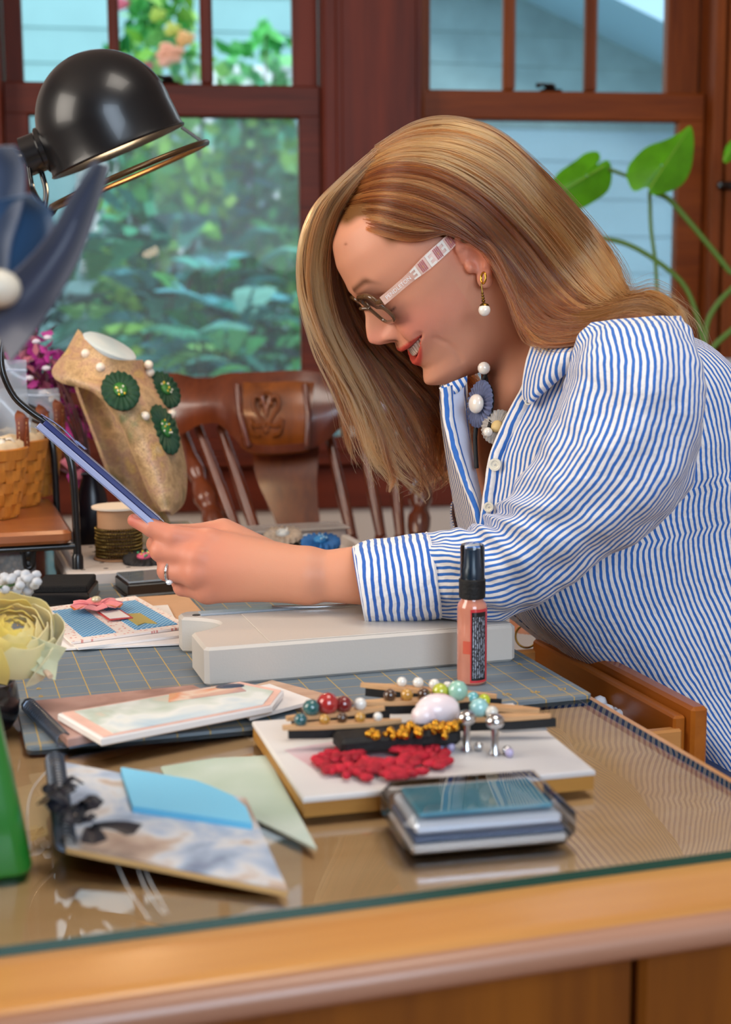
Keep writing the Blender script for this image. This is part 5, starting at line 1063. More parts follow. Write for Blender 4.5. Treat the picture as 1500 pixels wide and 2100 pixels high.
def head_d(f, u, l):
    al = np.abs(l); a = np.interp(u, TU, TF); w = np.interp(u, TU, TW); b = np.interp(u, TU, TB); n = np.interp(u, TU, TN)
    rho = np.hypot(f, l)+1e-9; c, s = f/rho, al/rho; A = np.where(f > 0, a, b)
    r = (np.abs(c/A)**n+np.abs(s/w)**n)**(-1/n)
    fr = sst(f, .015, .045)
    nose = np.interp(u, NU, NN)*np.exp(-(al/np.interp(u, NU, NS))**2.3)
    nose += .0070*gss(al-.0125, .0052)*gss(u+.0125, .0058)-.0060*gss(al-.0072, .0032)*gss(u+.0185, .0028)-.0015*gss(al-.0185, .002)*gss(u+.011, .006)
    eye = -.0095*gss(al-.029, .014)*gss(u-.017, .010)+.0068*gss(al-.031, .0115)*gss(u-.0135, .0078)-.0012*gss(u-.0225-.004*gss(al-.031, .012), .0016)*gss(al-.031, .012)
    brow = .0028*gss(al-.027, .017)*gss(u-.041, .007)+.001*gss(al, .012)*gss(u-.042, .01)
    ck = .0062*gss(al-.041, .017)*gss(u+.016, .014)
    fd = seg2(al, u, FOLD); fold = -.0020*gss(fd, .0036)*sst(al, .012, .02); cf = seg2(f, u, CHINF); fold = fold-.0015*gss(cf, .0024)*(al > .02)
    lm = mouth_line(l); dm = u-lm; mw = np.clip(1-(al/.043)**2, 0, 1); hh = .0066*mw**.8
    up = .0020*gss(dm-hh-.0026, .0032)*mw**.5*sst(al, .046, .0); lo = .0028*gss(dm+hh+.0032, .0038)*mw**.6
    cut = -.0105*sst(hh-np.abs(dm), -.0008, .0014)*(al < .0428)
    corner = -.003*gss(al-.044, .003)*gss(u-lm-.001, .0025)
    phil = -.0012*gss(al, .0028)*gss(u+.029, .006); ch = .0025*gss(al, .014)*gss(u+.074, .009)-.0022*gss(al, .018)*gss(u+.0605, .005)
    r = r+fr*(nose+eye+brow+ck+fold+up+lo+cut+corner+phil+ch)
    d = (rho-r)*.72
    return np.maximum(d, np.maximum(u-.123, -.103-u))
class Prim:
    def __init__(s, fn, c, R, k=.01, sub=False): s.fn, s.c, s.R, s.k, s.sub = fn, np.asarray(c, float), R, k, sub
PR = []
def loc(P): q = P-HO; return q@HF, q@HU, q@HL
PR.append(Prim(lambda P: head_d(*loc(P)), hp(0, .01, 0), .15, .001))
def cone(a, b, ra, rb, k=.008, sub=False, flat=None):
    """round cone; flat=(direction, factor) squashes it along a direction"""
    a = np.asarray(a, float); b = np.asarray(b, float); ab = b-a; L2 = ab@ab
    def fn(P):
        q = P-a; t = np.clip(q@ab/L2, 0, 1); v = q-t[..., None]*ab
        if flat is not None: h = v@flat[0]; v = v+np.multiply.outer(h*(flat[1]-1), flat[0])
        return np.linalg.norm(v, axis=-1)-(ra+(rb-ra)*t)
    PR.append(Prim(fn, (a+b)/2, np.linalg.norm(ab)/2+max(ra, rb), k, sub))
def ell(c, r, ax, k=.008, sub=False):
    c = np.asarray(c, float); A = np.array(ax); r = np.array(r, float)
    def fn(P):
        q = (P-c)@A.T; k0 = np.linalg.norm(q/r, axis=-1); k1 = np.linalg.norm(q/(r*r), axis=-1)+1e-9; return k0*(k0-1)/k1
    PR.append(Prim(fn, c, r.max(), k, sub))
HAX = (HF, HU, HL)
for sg in (1, -1):                                                 # ears
    e = lambda f, u, l: hp(f*.74, u, sg*l)
    ell(e(-.0115, .009, .0725), (.0118, .025, .0048), HAX, .004); ell(e(-.004, -.0165, .0735), (.0078, .0085, .0045), HAX, .004)
    hx = [(.004, .010, .070), (.002, .022, .0735), (-.005, .031, .0765), (-.015, .0335, .079), (-.024, .026, .081), (-.0265, .012, .0815), (-.0225, -.002, .080), (-.013, -.012, .077)]
    for p, q in zip(hx[:-1], hx[1:]): cone(e(*p), e(*q), .0034, .0034, .003)
    ah = [(-.006, .022, .0765), (-.014, .017, .079), (-.017, .006, .0795), (-.011, -.005, .0785)]
    for p, q in zip(ah[:-1], ah[1:]): cone(e(*p), e(*q), .0026, .0026, .003)
    ell(e(-.0055, .004, .080), (.0068, .0098, .0066), HAX, .003, True); ell(e(.0035, .001, .0735), (.0042, .0058, .0045), HAX, .003)
NB = mp(1150, 805)
cone(hp(-.042, -.02, 0), NB, .044, .053, .016)
for sg in (1, -1): cone(hp(-.028, -.03, sg*.046), mp(1050, 822)+BL*sg*.018, .013, .010, .022)
SP = nrm(mp(1215, 830)-mp(1330, 1500)); SFr = nrm(FW-SP*(FW@SP)); TAX = (SFr, SP, BL)
ell(mp(1186, 965), (.094, .165, .142), TAX, .03); ell(mp(1290, 1160), (.085, .13, .118), TAX, .04)
for sg in (1, -1): cone(mp(1175, 800)+BL*sg*.03, mp(1212, 812)+BL*sg*.128, .046, .038, .03); ell(mp(1105, 985)+BL*sg*.068, (.055, .055, .055), TAX, .02)
SHL = at(1300, 790, 1.245); ELL = at(1058, 1170, 1.302); WRL = at(652, 1182, 1.336)
cone(SHL, ELL, .036, .026, .02); cone(ELL, (ELL*.55+WRL*.45), .027, .034, .015); cone((ELL*.55+WRL*.45), WRL, .034, .0235, .012, flat=(CF, 1.18))
SHR = mp(1215, 812)-BL*.165; ELR = SHR-E3*.27+E1*.03-BL*.02; WRR = ELR-E1*.06-E3*.16+BL*.05
cone(SHR, ELR, .036, .032, .02); cone(ELR, WRR, .036, .024, .012); cone(WRR, WRR-E1*.05-E3*.05, .026, .020, .012, flat=(E3, 1.5))
# left hand, back of it towards the camera
MCP = {'index': (430, 1113, 1.346), 'middle': (408, 1143, 1.334), 'ring': (404, 1177, 1.334), 'little': (426, 1211, 1.342)}
for nm, q in MCP.items(): cone(WRL+(at(*q)-WRL)*.12, at(*q), .0215 if nm != 'little' else .020, .0135 if nm != 'little' else .0125, .012)
CHAINS = {'index': [(430, 1113, 1.346), (356, 1101, 1.340), (311, 1082, 1.344), (275, 1067, 1.350)], 'middle': [(408, 1143, 1.334), (330, 1130, 1.344), (320, 1116, 1.368), (330, 1101, 1.386)],
          'ring': [(404, 1177, 1.334), (344, 1171, 1.345), (340, 1151, 1.370), (352, 1132, 1.388)], 'little': [(426, 1211, 1.342), (374, 1204, 1.354), (362, 1184, 1.374), (370, 1165, 1.388)],
          'thumb': [(556, 1146, 1.366), (458, 1090, 1.372), (402, 1096, 1.374), (352, 1089, 1.376)]}
FR = {'index': (.0125, .0106, .0088, .0064), 'middle': (.0122, .0104, .0088, .0068), 'ring': (.0118, .0098, .0084, .0066), 'little': (.0105, .0085, .0074, .006), 'thumb': (.0145, .0124, .0104, .0072)}
for nm, ch_ in CHAINS.items():
    for i in range(3): cone(at(*ch_[i]), at(*ch_[i+1]), FR[nm][i], FR[nm][i+1], .0022 if i else .006)
cone(at(600, 1166, 1.350), at(474, 1104, 1.364), .017, .012, .010)
for nm, ch_ in CHAINS.items():                                     # knuckle swellings
    if nm != 'thumb': ell(at(ch_[0][0], ch_[0][1], ch_[0][2]-.005), (.0085,)*3, (CX, CU, CF), .008)
def body_d(P, idx):
    d = None
    for i in idx:
        p = PR[i]; v = p.fn(P)
        if d is None: d = v; continue
        if p.sub: h = np.maximum(p.k-np.abs(d+v), 0)/p.k; d = np.maximum(d, -v)+h*h*p.k*.25
        else: h = np.maximum(p.k-np.abs(d-v), 0)/p.k; d = np.minimum(d, v)-h*h*p.k*.25
    return d
def surface_nets(dist, prims, lo, hi, h, B=14):
    """sparse naive surface nets of a signed distance field"""
    lo = np.asarray(lo); nb = np.ceil((np.asarray(hi)-lo)/(h*B)).astype(int); NC = nb*B+2
    g = np.arange(B+1); G = np.stack(np.meshgrid(g, g, g, indexing='ij'), -1).reshape(-1, 3); hd = h*B*.87
    cells = []; vs = []; quads = []
    S = [B+1]*3; key = lambda c: (c[..., 0]*NC[1]+c[..., 1])*NC[2]+c[..., 2]
    CO = np.array([(x, y, z) for x in (0, 1) for y in (0, 1) for z in (0, 1)]); ED = [(a, b) for a in range(8) for b in range(a+1, 8) if np.abs(CO[a]-CO[b]).sum() == 1]
    C = np.array([p.c for p in prims]); R = np.array([p.R for p in prims])
    for bi in np.ndindex(*nb):
        c = lo+(np.array(bi)+.5)*h*B; near = np.where(np.linalg.norm(C-c, axis=1)-R < hd+.03)[0]
        if not len(near) or all(prims[i].sub for i in near): continue
        dc = float(dist(c[None], near)[0])
        if abs(dc)*.9 > hd+.012 and not (0 in near): continue
        P = lo+(np.array(bi)*B+G)*h; D_ = dist(P, near).reshape(S); s = D_ < 0
        if s.all() or not s.any(): continue
        cs = np.stack([s[x:B+x, y:B+y, z:B+z] for x, y, z in CO]); n = cs.sum(0); act = np.argwhere((n > 0) & (n < 8))
        if len(act):
            dv = np.stack([D_[act[:, 0]+x, act[:, 1]+y, act[:, 2]+z] for x, y, z in CO], 1); acc = np.zeros((len(act), 3)); cnt = np.zeros(len(act))
            for a, b in ED:
                m = (dv[:, a] < 0) != (dv[:, b] < 0); t = np.where(m, dv[:, a]/(dv[:, a]-dv[:, b]+1e-20), 0); acc += np.where(m[:, None], CO[a]+(CO[b]-CO[a])*t[:, None], 0); cnt += m
            cells.append(key(act+np.array(bi)*B)); vs.append(lo+(act+np.array(bi)*B+acc/cnt[:, None])*h)
        for ax in range(3):
            sl0 = [slice(0, B)]*3; sl1 = [slice(0, B)]*3; sl1[ax] = slice(1, B+1); a = s[tuple(sl0)]; b = s[tuple(sl1)]; E_ = np.argwhere(a != b)
            if not len(E_): continue
            fl = a[tuple(E_.T)]; gi = E_+np.array(bi)*B; o1, o2 = np.eye(3, dtype=int)[(ax+1) % 3], np.eye(3, dtype=int)[(ax+2) % 3]
            ok = (gi@o1 > 0) & (gi@o2 > 0); gi = gi[ok]; fl = fl[ok]; q = np.stack([key(gi-o1-o2), key(gi-o2), key(gi), key(gi-o1)], 1); q[~fl] = q[~fl][:, ::-1]; quads.append(q)
    k = np.concatenate(cells); v = np.concatenate(vs); o = np.argsort(k); k = k[o]; v = v[o]; q = np.concatenate(quads); i = np.searchsorted(k, q); i = np.clip(i, 0, len(k)-1); ok = (k[i] == q).all(1)
    return v, i[ok]
_lo = np.array([-.33, 1.02, .70]); _hi = np.array([.50, 1.68, 1.30])
BV, BF = surface_nets(body_d, PR, _lo, _hi, .0017)
def fast_mesh(name, v, q, m, smooth=True):
    me = bpy.data.meshes.new(name); me.vertices.add(len(v)); me.vertices.foreach_set('co', v.astype(np.float32).ravel()); me.loops.add(q.size); me.loops.foreach_set('vertex_index', q.astype(np.int32).ravel())
    me.polygons.add(len(q)); me.polygons.foreach_set('loop_start', np.arange(0, q.size, q.shape[1], dtype=np.int32)); me.polygons.foreach_set('use_smooth', np.ones(len(q), bool)); me.update(calc_edges=True); me.validate(); me.materials.append(m); return me
woman = root('person', mp(1350, 1700)*V(1, 1, 0), 'smiling woman in a blue and white striped shirt leaning over the desk', 'person')
f, u, l = loc(BV); al = np.abs(l); inh = (np.hypot(f, l) < .13) & (u > -.11) & (u < .13)
sk = np.array(lin((212, 148, 118))[:3]); col = np.tile(sk, (len(BV), 1))
def paint(c, w): global col; c = np.array(lin(c)[:3]); w = np.clip(w, 0, 1)[:, None]; col = col*(1-w)+c*w
frn = inh & (f > .02)
paint((214, 120, 104), .55*frn*gss(al-.043, .022)*gss(u+.014, .02)); paint((222, 128, 108), .45*frn*gss(al, .014)*gss(u+.008, .01))
paint((206, 116, 92), .5*sst(-np.hypot(f+.012, u-.009), -.036, -.022)*sst(al, .066, .072))
lm = mouth_line(l); dm = u-lm; mw = np.clip(1-(al/.044)**2, 0, 1); hh = .0066*np.clip(1-(al/.043)**2, 0, 1)**.8
paint((206, 84, 70), frn*(f > .05)*sst(dm-hh, .0062*mw+.0004, .0042*mw)*sst(dm, -hh-.0090*mw-.001, -hh-.0070*mw)*(mw > .02))
paint((70, 22, 22), frn*(f > .045)*sst(hh-np.abs(dm), .0, .001)*(al < .0428))
by = .0435+.004*np.clip((al-.012)/.03, 0, 1)-.009*np.clip((al-.036)/.012, 0, 1)**2
paint((96, 58, 36), .92*frn*gss(u-by, .0034)*sst(al, .010, .016)*sst(al, .050, .040))
paint((60, 36, 28), .9*frn*gss(u-(.0085+.0030*np.clip((al-.031)/.012, -1.2, 1.2)**2), .0013)*sst(al, .014, .018)*sst(al, .041, .037))
paint((206, 128, 106), .35*frn*gss(al-.031, .014)*gss(u-.02, .008))
paint((150, 92, 66), .9*frn*(gss(f-.078, .0012)*gss(u-.085, .0012)))
q = BV-at(350, 1150, 1.34); paint((208, 118, 98), .45*sst(-np.linalg.norm(q, axis=1), -.10, -.03)); tip = at(275, 1067, 1.345); paint((206, 96, 88), .6*np.exp(-(np.linalg.norm(BV-tip, axis=1)/.010)**2))
paint((112, 72, 34), inh*np.clip(sst(u, .094, .102)*sst(-f, -.072, -.062)+sst(u, .055, .068)*sst(-f, -.056, -.044)+sst(u, .028, .036)*sst(-f, -.030, -.018)*(al < .068)+sst(-f, .026, .036), 0, 1))
paint((60, 24, 18), frn*gss(al-.0072, .0026)*gss(u+.0188, .0022))
SKIN = vcol('skin', .46, sss=.18, bump=.06, bscale=900, spec=.35)
me = fast_mesh('body', BV, BF, SKIN); setcol(me, col); body = obj('body', me, None, woman)
# fingernail, teeth
TOOTH = mat('tooth', (240, 232, 216), .2, spec=.6, coat=.5)
m = MB()
for k in range(-7, 8):
    lc_ = k*.0049; u_ = float(mouth_line(np.array(lc_)))+.0018; w_ = .0024 if abs(k) > 1 else .0027; fc_ = .0815-(abs(lc_)/.03)**2*.0105
    n_d = nrm(HF*1+HL*lc_*26); s_d = nrm(np.cross(HU, n_d)); m.box(hp(fc_, u_-.0008, lc_), .004, w_*2, .0092, (n_d, s_d, HU), .0009)
obj('teeth', m, TOOTH, body, 60)
m = MB(); q = at(283, 1068, 1.3435); m.ball(q-CF*.0035+CU*.0035, (.0046, .0030, .0012), 12, (nrm(at(275, 1064, 1.34)-at(300, 1074, 1.34)), nrm(CU*.6-CF*.6+CX*.2), nrm(CU*.7+CF*-.7))); obj('fingernail', m, mat('nail', (226, 140, 130), .25, coat=.5), body, 60)

# ------------------------------------------------------------------ striped cotton shirt
def stripes(name, blue, white, period, duty=.46, uvaxis=0):
    m = bpy.data.materials.new(name); m.use_nodes = True; nt = m.node_tree; N = nt.nodes; L = nt.links; b = N['Principled BSDF']; b.inputs['Roughness'].default_value = .8; b.inputs['Sheen Weight'].default_value = .15; b.inputs['Specular IOR Level'].default_value = .2
    uv = N.new('ShaderNodeUVMap'); sx = N.new('ShaderNodeSeparateXYZ'); L.new(uv.outputs[0], sx.inputs[0])
    tc = N.new('ShaderNodeTexCoord'); nz = N.new('ShaderNodeTexNoise'); nz.inputs['Scale'].default_value = 45; nz.inputs['Detail'].default_value = 2; L.new(tc.outputs['Object'], nz.inputs[0])
    wob = N.new('ShaderNodeMath'); wob.operation = 'MULTIPLY_ADD'; wob.inputs[1].default_value = .0040; L.new(nz.outputs[0], wob.inputs[0]); L.new(sx.outputs[uvaxis], wob.inputs[2])
    dv = N.new('ShaderNodeMath'); dv.operation = 'DIVIDE'; dv.inputs[1].default_value = period; L.new(wob.outputs[0], dv.inputs[0]); fr = N.new('ShaderNodeMath'); fr.operation = 'FRACT'; L.new(dv.outputs[0], fr.inputs[0])
    pp_ = N.new('ShaderNodeMath'); pp_.operation = 'PINGPONG'; pp_.inputs[1].default_value = .5; L.new(fr.outputs[0], pp_.inputs[0])
    ms = N.new('ShaderNodeMapRange'); ms.inputs['From Min'].default_value = duty/2-.03; ms.inputs['From Max'].default_value = duty/2+.03; L.new(pp_.outputs[0], ms.inputs['Value'])
    n2 = N.new('ShaderNodeTexNoise'); n2.inputs['Scale'].default_value = 900; L.new(tc.outputs['Object'], n2.inputs[0])
    mx = N.new('ShaderNodeMix'); mx.data_type = 'RGBA'; L.new(ms.outputs[0], mx.inputs[0]); mx.inputs[6].default_value = lin(blue); mx.inputs[7].default_value = lin(white)
    L.new(mx.outputs[2], b.inputs['Base Color'])
    n3 = N.new('ShaderNodeTexNoise'); n3.inputs['Scale'].default_value = 170; n3.inputs['Detail'].default_value = 3; L.new(tc.outputs['Object'], n3.inputs[0])
    hm = N.new('ShaderNodeMath'); hm.operation = 'MULTIPLY_ADD'; hm.inputs[1].default_value = .5; L.new(n3.outputs[0], hm.inputs[0]); L.new(ms.outputs[0], hm.inputs[2])
    bp = N.new('ShaderNodeBump'); bp.inputs['Strength'].default_value = .7; bp.inputs['Distance'].default_value = .002; L.new(n3.outputs[0], bp.inputs['Height']); L.new(bp.outputs[0], b.inputs['Normal'])
    return m
SH = stripes('blue_stripe_cotton', (52, 106, 184), (232, 228, 226), .0060)
SHV = stripes('blue_stripe_cotton_cross', (48, 100, 184), (236, 234, 234), .0068, uvaxis=1)
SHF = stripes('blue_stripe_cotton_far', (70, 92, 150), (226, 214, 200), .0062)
LINING = mat('white_facing', (214, 220, 240), .8, bump=.2, bscale=300)
def fold(p, amp, sc, seed=0.0):
    p = Vector(p); return amp*(mnoise.noise(p*sc+Vector((seed, seed*2, 0)))+.5*mnoise.noise(p*sc*2.3+Vector((seed*3, 1, 2))))
def seclist(secs, n):
    S = spline([(*u, *l, t, r) for u, l, t, r in secs], n); return S
def tube2(secs, n, k, folds, ph0=0.0):
    """tube through cross-sections given by an upper and a lower outline point, a depth and a depth radius; returns points and arc-length uv"""
    S = seclist(secs, n); P = []; UV = []; vlen = 0; prevc = None
    for i, s in enumerate(S):
        a = at(s[0], s[1], s[4]); b = at(s[2], s[3], s[4]); c = (a+b)/2; h = (a-b)/2
        if prevc is not None: vlen += np.linalg.norm(c-prevc)
        prevc = c; row = []
        for j in range(k+1):
            ph = ph0+2*math.pi*j/k; row.append(c+h*math.cos(ph)-CF*s[5]*math.sin(ph))
        row = np.array(row); nn = row-c; nn /= np.linalg.norm(nn, axis=1)[:, None]
        if folds: row = row+nn*np.array([folds(p, i/(n-1), ph0+2*math.pi*j/k) for j, p in enumerate(row)])[:, None]
        seg = np.r_[0, np.cumsum(np.linalg.norm(np.diff(row, axis=0), axis=1))]; j0 = int(round(((math.pi/2-ph0) % (2*math.pi))/(2*math.pi)*k)); seg = seg-seg[j0]
        P.append(row); UV.append(np.stack([seg, np.full(k+1, vlen)], 1))
    return np.array(P), np.array(UV)
shirt_root = None
RINGS = [((1040, 800), (1230, 690), .064), ((1024, 830), (1290, 684), .112), ((1008, 868), (1372, 690), .150), ((985, 950), (1452, 780), .160), ((970, 1050), (1495, 910), .156), ((980, 1170), (1512, 1060), .150), ((1066, 1272), (1530, 1230), .150), ((1185, 1372), (1556, 1420), .156), ((1290, 1480), (1600, 1600), .168), ((1340, 1590), (1640, 1740), .180)]
RS = spline([(*a, *b, h) for a, b, h in RINGS], 90)
def ringpt(r, ph, n=2.7):
    a = mp(r[0], r[1]); b = mp(r[2], r[3]); c = (a+b)/2; f = (a-b)/2; cs, sn = math.cos(ph), math.sin(ph); k = (abs(cs)**n+abs(sn)**n)**(-1/n)
    return c+f*cs*k+BL*r[4]*sn*k, c
def ringrow(r, phs, i):
    row = []
    for ph in phs:
        p, c = ringpt(r, ph); row.append(p+nrm(p-c)*(fold(p, .006, 9, 1)+fold(p, .0022, 30, 4)+.0035*math.sin(ph*9+i*.16)*max(0, (i-35)/55)))
    return np.array(row)
P = []; UVs = []; K = 150; vl = 0
for i, r in enumerate(RS):
    g = .95*max(0, min(1, (46-i)/8))+.02; phs = np.linspace(g, 2*math.pi-g, K); row = ringrow(r, phs, i)
    seg = np.r_[0, np.cumsum(np.linalg.norm(np.diff(row, axis=0), axis=1))]; j0 = int(np.argmin(abs(phs-math.pi/2))); seg = seg-seg[j0]
    P.append(row); UVs.append(np.stack([seg, np.full(K, i*.01)], 1))
P = np.array(P); m = MB(); m.sheet(P[:, ::-1], .0016, uv=np.array(UVs)[:, ::-1]); shirt = obj('shirt', m, SH, woman, 60)
# near front panel, from the placket edge to under the sleeve
def panel(rows, n, k, m_, nm, bulge=.012, th=.0014, fam=.002, right=None, parent=None, uvref='left'):
    A = spline([(*l, tl) for l, r_, tl, tr in rows], n); B = spline([(*r_, tr) for l, r_, tl, tr in rows], n); P = []; U = []; vl = 0
    for i, (l, q) in enumerate(zip(A, B)):
        row = []
        for s in np.linspace(0, 1, k):
            x = l*(1-s)+q*s; p = at(x[0], x[1], x[2]-bulge*math.sin(math.pi*min(1, s*1.0))); row.append(p-CF*fold(p, fam, 22, 7)-CF*fold(p, fam*.5, 60, 3))
        row = np.array(row); seg = np.r_[0, np.cumsum(np.linalg.norm(np.diff(row, axis=0), axis=1))]
        if uvref == 'right': seg = seg-seg[-1]
        if i: vl += np.linalg.norm(row[0]-P[-1][0])
        P.append(row); U.append(np.stack([seg, np.full(k, vl)], 1))
    mb = MB(); mb.sheet(np.array(P)[:, ::-1], th, uv=np.array(U)[:, ::-1]); return obj(nm, mb, m_, parent or shirt, 60)
NEAR = [((1088, 735), (1230, 690), 1.318, 1.27), ((1074, 790), (1240, 760), 1.328, 1.25), ((1044, 848), (1235, 850), 1.338, 1.25), ((1010, 930), (1210, 930), 1.342, 1.255), ((998, 1000), (1180, 1010), 1.342, 1.262), ((992, 1050), (1150, 1070), 1.342, 1.27), ((986, 1090), (1130, 1120), 1.342, 1.28), ((990, 1170), (1130, 1200), 1.345, 1.30)]
panel(NEAR, 50, 40, SH, 'front_panel', .012)
FAR = [((905, 790), (958, 775), 1.45, 1.395), ((905, 840), (962, 840), 1.46, 1.395), ((912, 900), (968, 905), 1.46, 1.390), ((922, 970), (978, 980), 1.455, 1.38), ((934, 1040), (988, 1050), 1.45, 1.362), ((945, 1095), (992, 1095), 1.445, 1.35), ((960, 1170), (1000, 1170), 1.44, 1.348)]
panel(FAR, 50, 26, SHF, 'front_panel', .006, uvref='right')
FACE_ = [((912, 800), (948, 785), 1.388, 1.395), ((914, 860), (954, 850), 1.384, 1.395), ((926, 912), (962, 905), 1.378, 1.39), ((948, 976), (976, 970), 1.368, 1.380), ((970, 1032), (987, 1025), 1.356, 1.365), ((984, 1076), (992, 1072), 1.347, 1.352)]
panel(FACE_, 40, 8, LINING, 'facing', .002)
PLK = [((908, 798), (926, 790), 1.383, 1.384), ((912, 860), (930, 854), 1.379, 1.38), ((924, 912), (940, 906), 1.373, 1.374), ((946, 978), (958, 970), 1.363, 1.364), ((968, 1034), (977, 1026), 1.350, 1.352), ((982, 1080), (990, 1076), 1.341, 1.342)]
panel(PLK, 40, 8, SH, 'placket', .004, .002)
NPL = [((1086, 745), (1112, 752), 1.308, 1.304), ((1072, 795), (1098, 806), 1.316, 1.310), ((1043, 850), (1068, 862), 1.326, 1.320), ((1008, 932), (1030, 940), 1.331, 1.328), ((996, 1002), (1016, 1006), 1.332, 1.329), ((990, 1050), (1008, 1054), 1.332, 1.33), ((984, 1094), (1000, 1096), 1.333, 1.331)]
panel(NPL, 40, 8, SH, 'placket', .003, .002)
# collar leaf of the near side, and a glimpse of the far one
COLLAR = [((1092, 712), (1215, 700), 1.300, 1.262), ((1082, 745), (1200, 724), 1.298, 1.250), ((1076, 785), (1165, 758), 1.300, 1.262), ((1076, 812), (1125, 792), 1.302, 1.280), ((1084, 828), (1092, 822), 1.302, 1.298)]
panel(COLLAR, 30, 26, SH, 'collar', .010, .0022)
panel([((903, 797), (958, 772), 1.398, 1.392), ((908, 806), (955, 786), 1.395, 1.39), ((914, 812), (935, 805), 1.392, 1.39)], 16, 10, SH, 'collar', .004, .002)
BUT = mat('shell_button', (226, 220, 202), .2, spec=.7, coat=.8)
for px, py, t, rr in ((1016, 953, 1.322, .0062), (1084, 824, 1.294, .0032), (1003, 1040, 1.322, .005)):
    c = at(px, py, t); n = nrm(-CF*.9-CX*.35); m = MB(); m.lathe(c, n, [(.0001, .0004), (rr*.5, .0004), (rr*.65, .0016), (rr*.95, .0016), (rr, .0004), (rr*.9, -.001), (.0001, -.001)], 24)
    for sx_, sy_ in ((.14, .14), (-.14, .14), (.14, -.14), (-.14, -.14)): pass
    b_ = obj('button', m, BUT, shirt, 50); m = MB(); m.ball(c+n*.0008, rr*.16, 8); obj('thread', m, mat('button_thread', (200, 196, 190), .7), shirt, 60)
# sleeve with gathered elbow, and the turned cuff
def sfold(p, s, ph):
    e = math.exp(-((s-.66)/.16)**2); return fold(p, .007, 8, 6)+fold(p, .004, 16, 2)+fold(p, .0022, 42, 5)+e*.0045*math.sin(s*70+math.sin(ph)*2.2)*(.4+.6*max(0, math.cos(ph)))+.002*math.sin(ph*7+s*14)
SLV = [((1215, 662), (1380, 650), 1.245, .012), ((1196, 690), (1408, 690), 1.240, .045), ((1172, 755), (1432, 780), 1.238, .072), ((1140, 845), (1436, 895), 1.242, .078), ((1098, 930), (1402, 1010), 1.250, .078), ((1054, 1004), (1332, 1086), 1.262, .076), ((1022, 1048), (1234, 1150), 1.275, .070), ((990, 1074), (1134, 1232), 1.286, .062), ((948, 1084), (1052, 1268), 1.297, .056), ((904, 1090), (966, 1270), 1.306, .052), ((866, 1098), (896, 1262), 1.312, .046)]
P, U = tube2(SLV, 190, 130, sfold); m = MB(); m.sheet(P, .0014, uv=U); sl = obj('sleeve', m, SH, shirt, 60)
CUF = [((880, 1094), (906, 1268), 1.311, .049), ((862, 1095), (890, 1270), 1.312, .051), ((800, 1101), (824, 1275), 1.319, .051), ((745, 1110), (764, 1279), 1.324, .050), ((722, 1124), (750, 1279), 1.327, .046)]
P, U = tube2(CUF, 50, 90, lambda p, s, ph: fold(p, .0015, 30, 9)); m = MB(); m.sheet(P, .0022, uv=U); cf = obj('cuff', m, SHV, shirt, 60)
for q in (P[4], P[-3]):
    m = MB(); m.tube(q+0, .0009, 5, cap=False); obj('seam', m, mat('white_thread', (226, 224, 226), .8), cf, 60)
# armhole seam
AH = [(1216, 664, 1.250), (1300, 652, 1.236), (1385, 690, 1.215), (1432, 790, 1.20), (1444, 900, 1.205), (1425, 985, 1.215)]
# trousers, shoes and stool (below the desk edge)
tw = MB(); hipc = mp(1350, 1640); hipc = V(hipc[0], hipc[1], .56)
tro = MB(); tro.ball(hipc, (.15, .185, .12), 20, (FW, BL, E3)); trs = obj('trousers', tro, mat('navy_denim', (44, 54, 84), .8, bump=.2, bscale=500), woman, 60)
for sg in (1, -1):
    h_ = hipc+BL*sg*.09; k_ = h_+FW*.38-E3*.02; a_ = V(k_[0], k_[1], .10)-FW*.04; m = MB(); m.tube(spline([h_, (h_+k_)/2, k_-FW*.02, k_-E3*.06, (k_+a_)/2, a_], 24), np.interp(np.linspace(0, 1, 24), [0, .3, .5, 1], [.078, .068, .062, .048]), 16); obj('trouser_leg', m, bpy.data.materials['navy_denim'], trs, 60)
    m = MB(); m.ball(a_+FW*.06-E3*.052, (.125, .045, .048), 18, (FW, BL, E3)); obj('shoe', m, BLACKM, woman, 60)
st = root('stool', V(hipc[0], hipc[1], 0), 'round wooden stool she sits on behind the drawer', 'stool'); m = MB(); m.lathe(V(hipc[0], hipc[1], .405), E3, [(.0001, 0), (.17, 0), (.18, .012), (.17, .03), (.0001, .032)], 36); obj('seat', m, CHW, st, 50)
for k in range(4): a = k*math.pi/2+.6; m = MB(); m.tube([V(hipc[0]+.11*math.cos(a), hipc[1]+.11*math.sin(a), .41), V(hipc[0]+.16*math.cos(a), hipc[1]+.16*math.sin(a), 0)], [.016, .014], 10); obj('leg', m, CHW, st, 60)

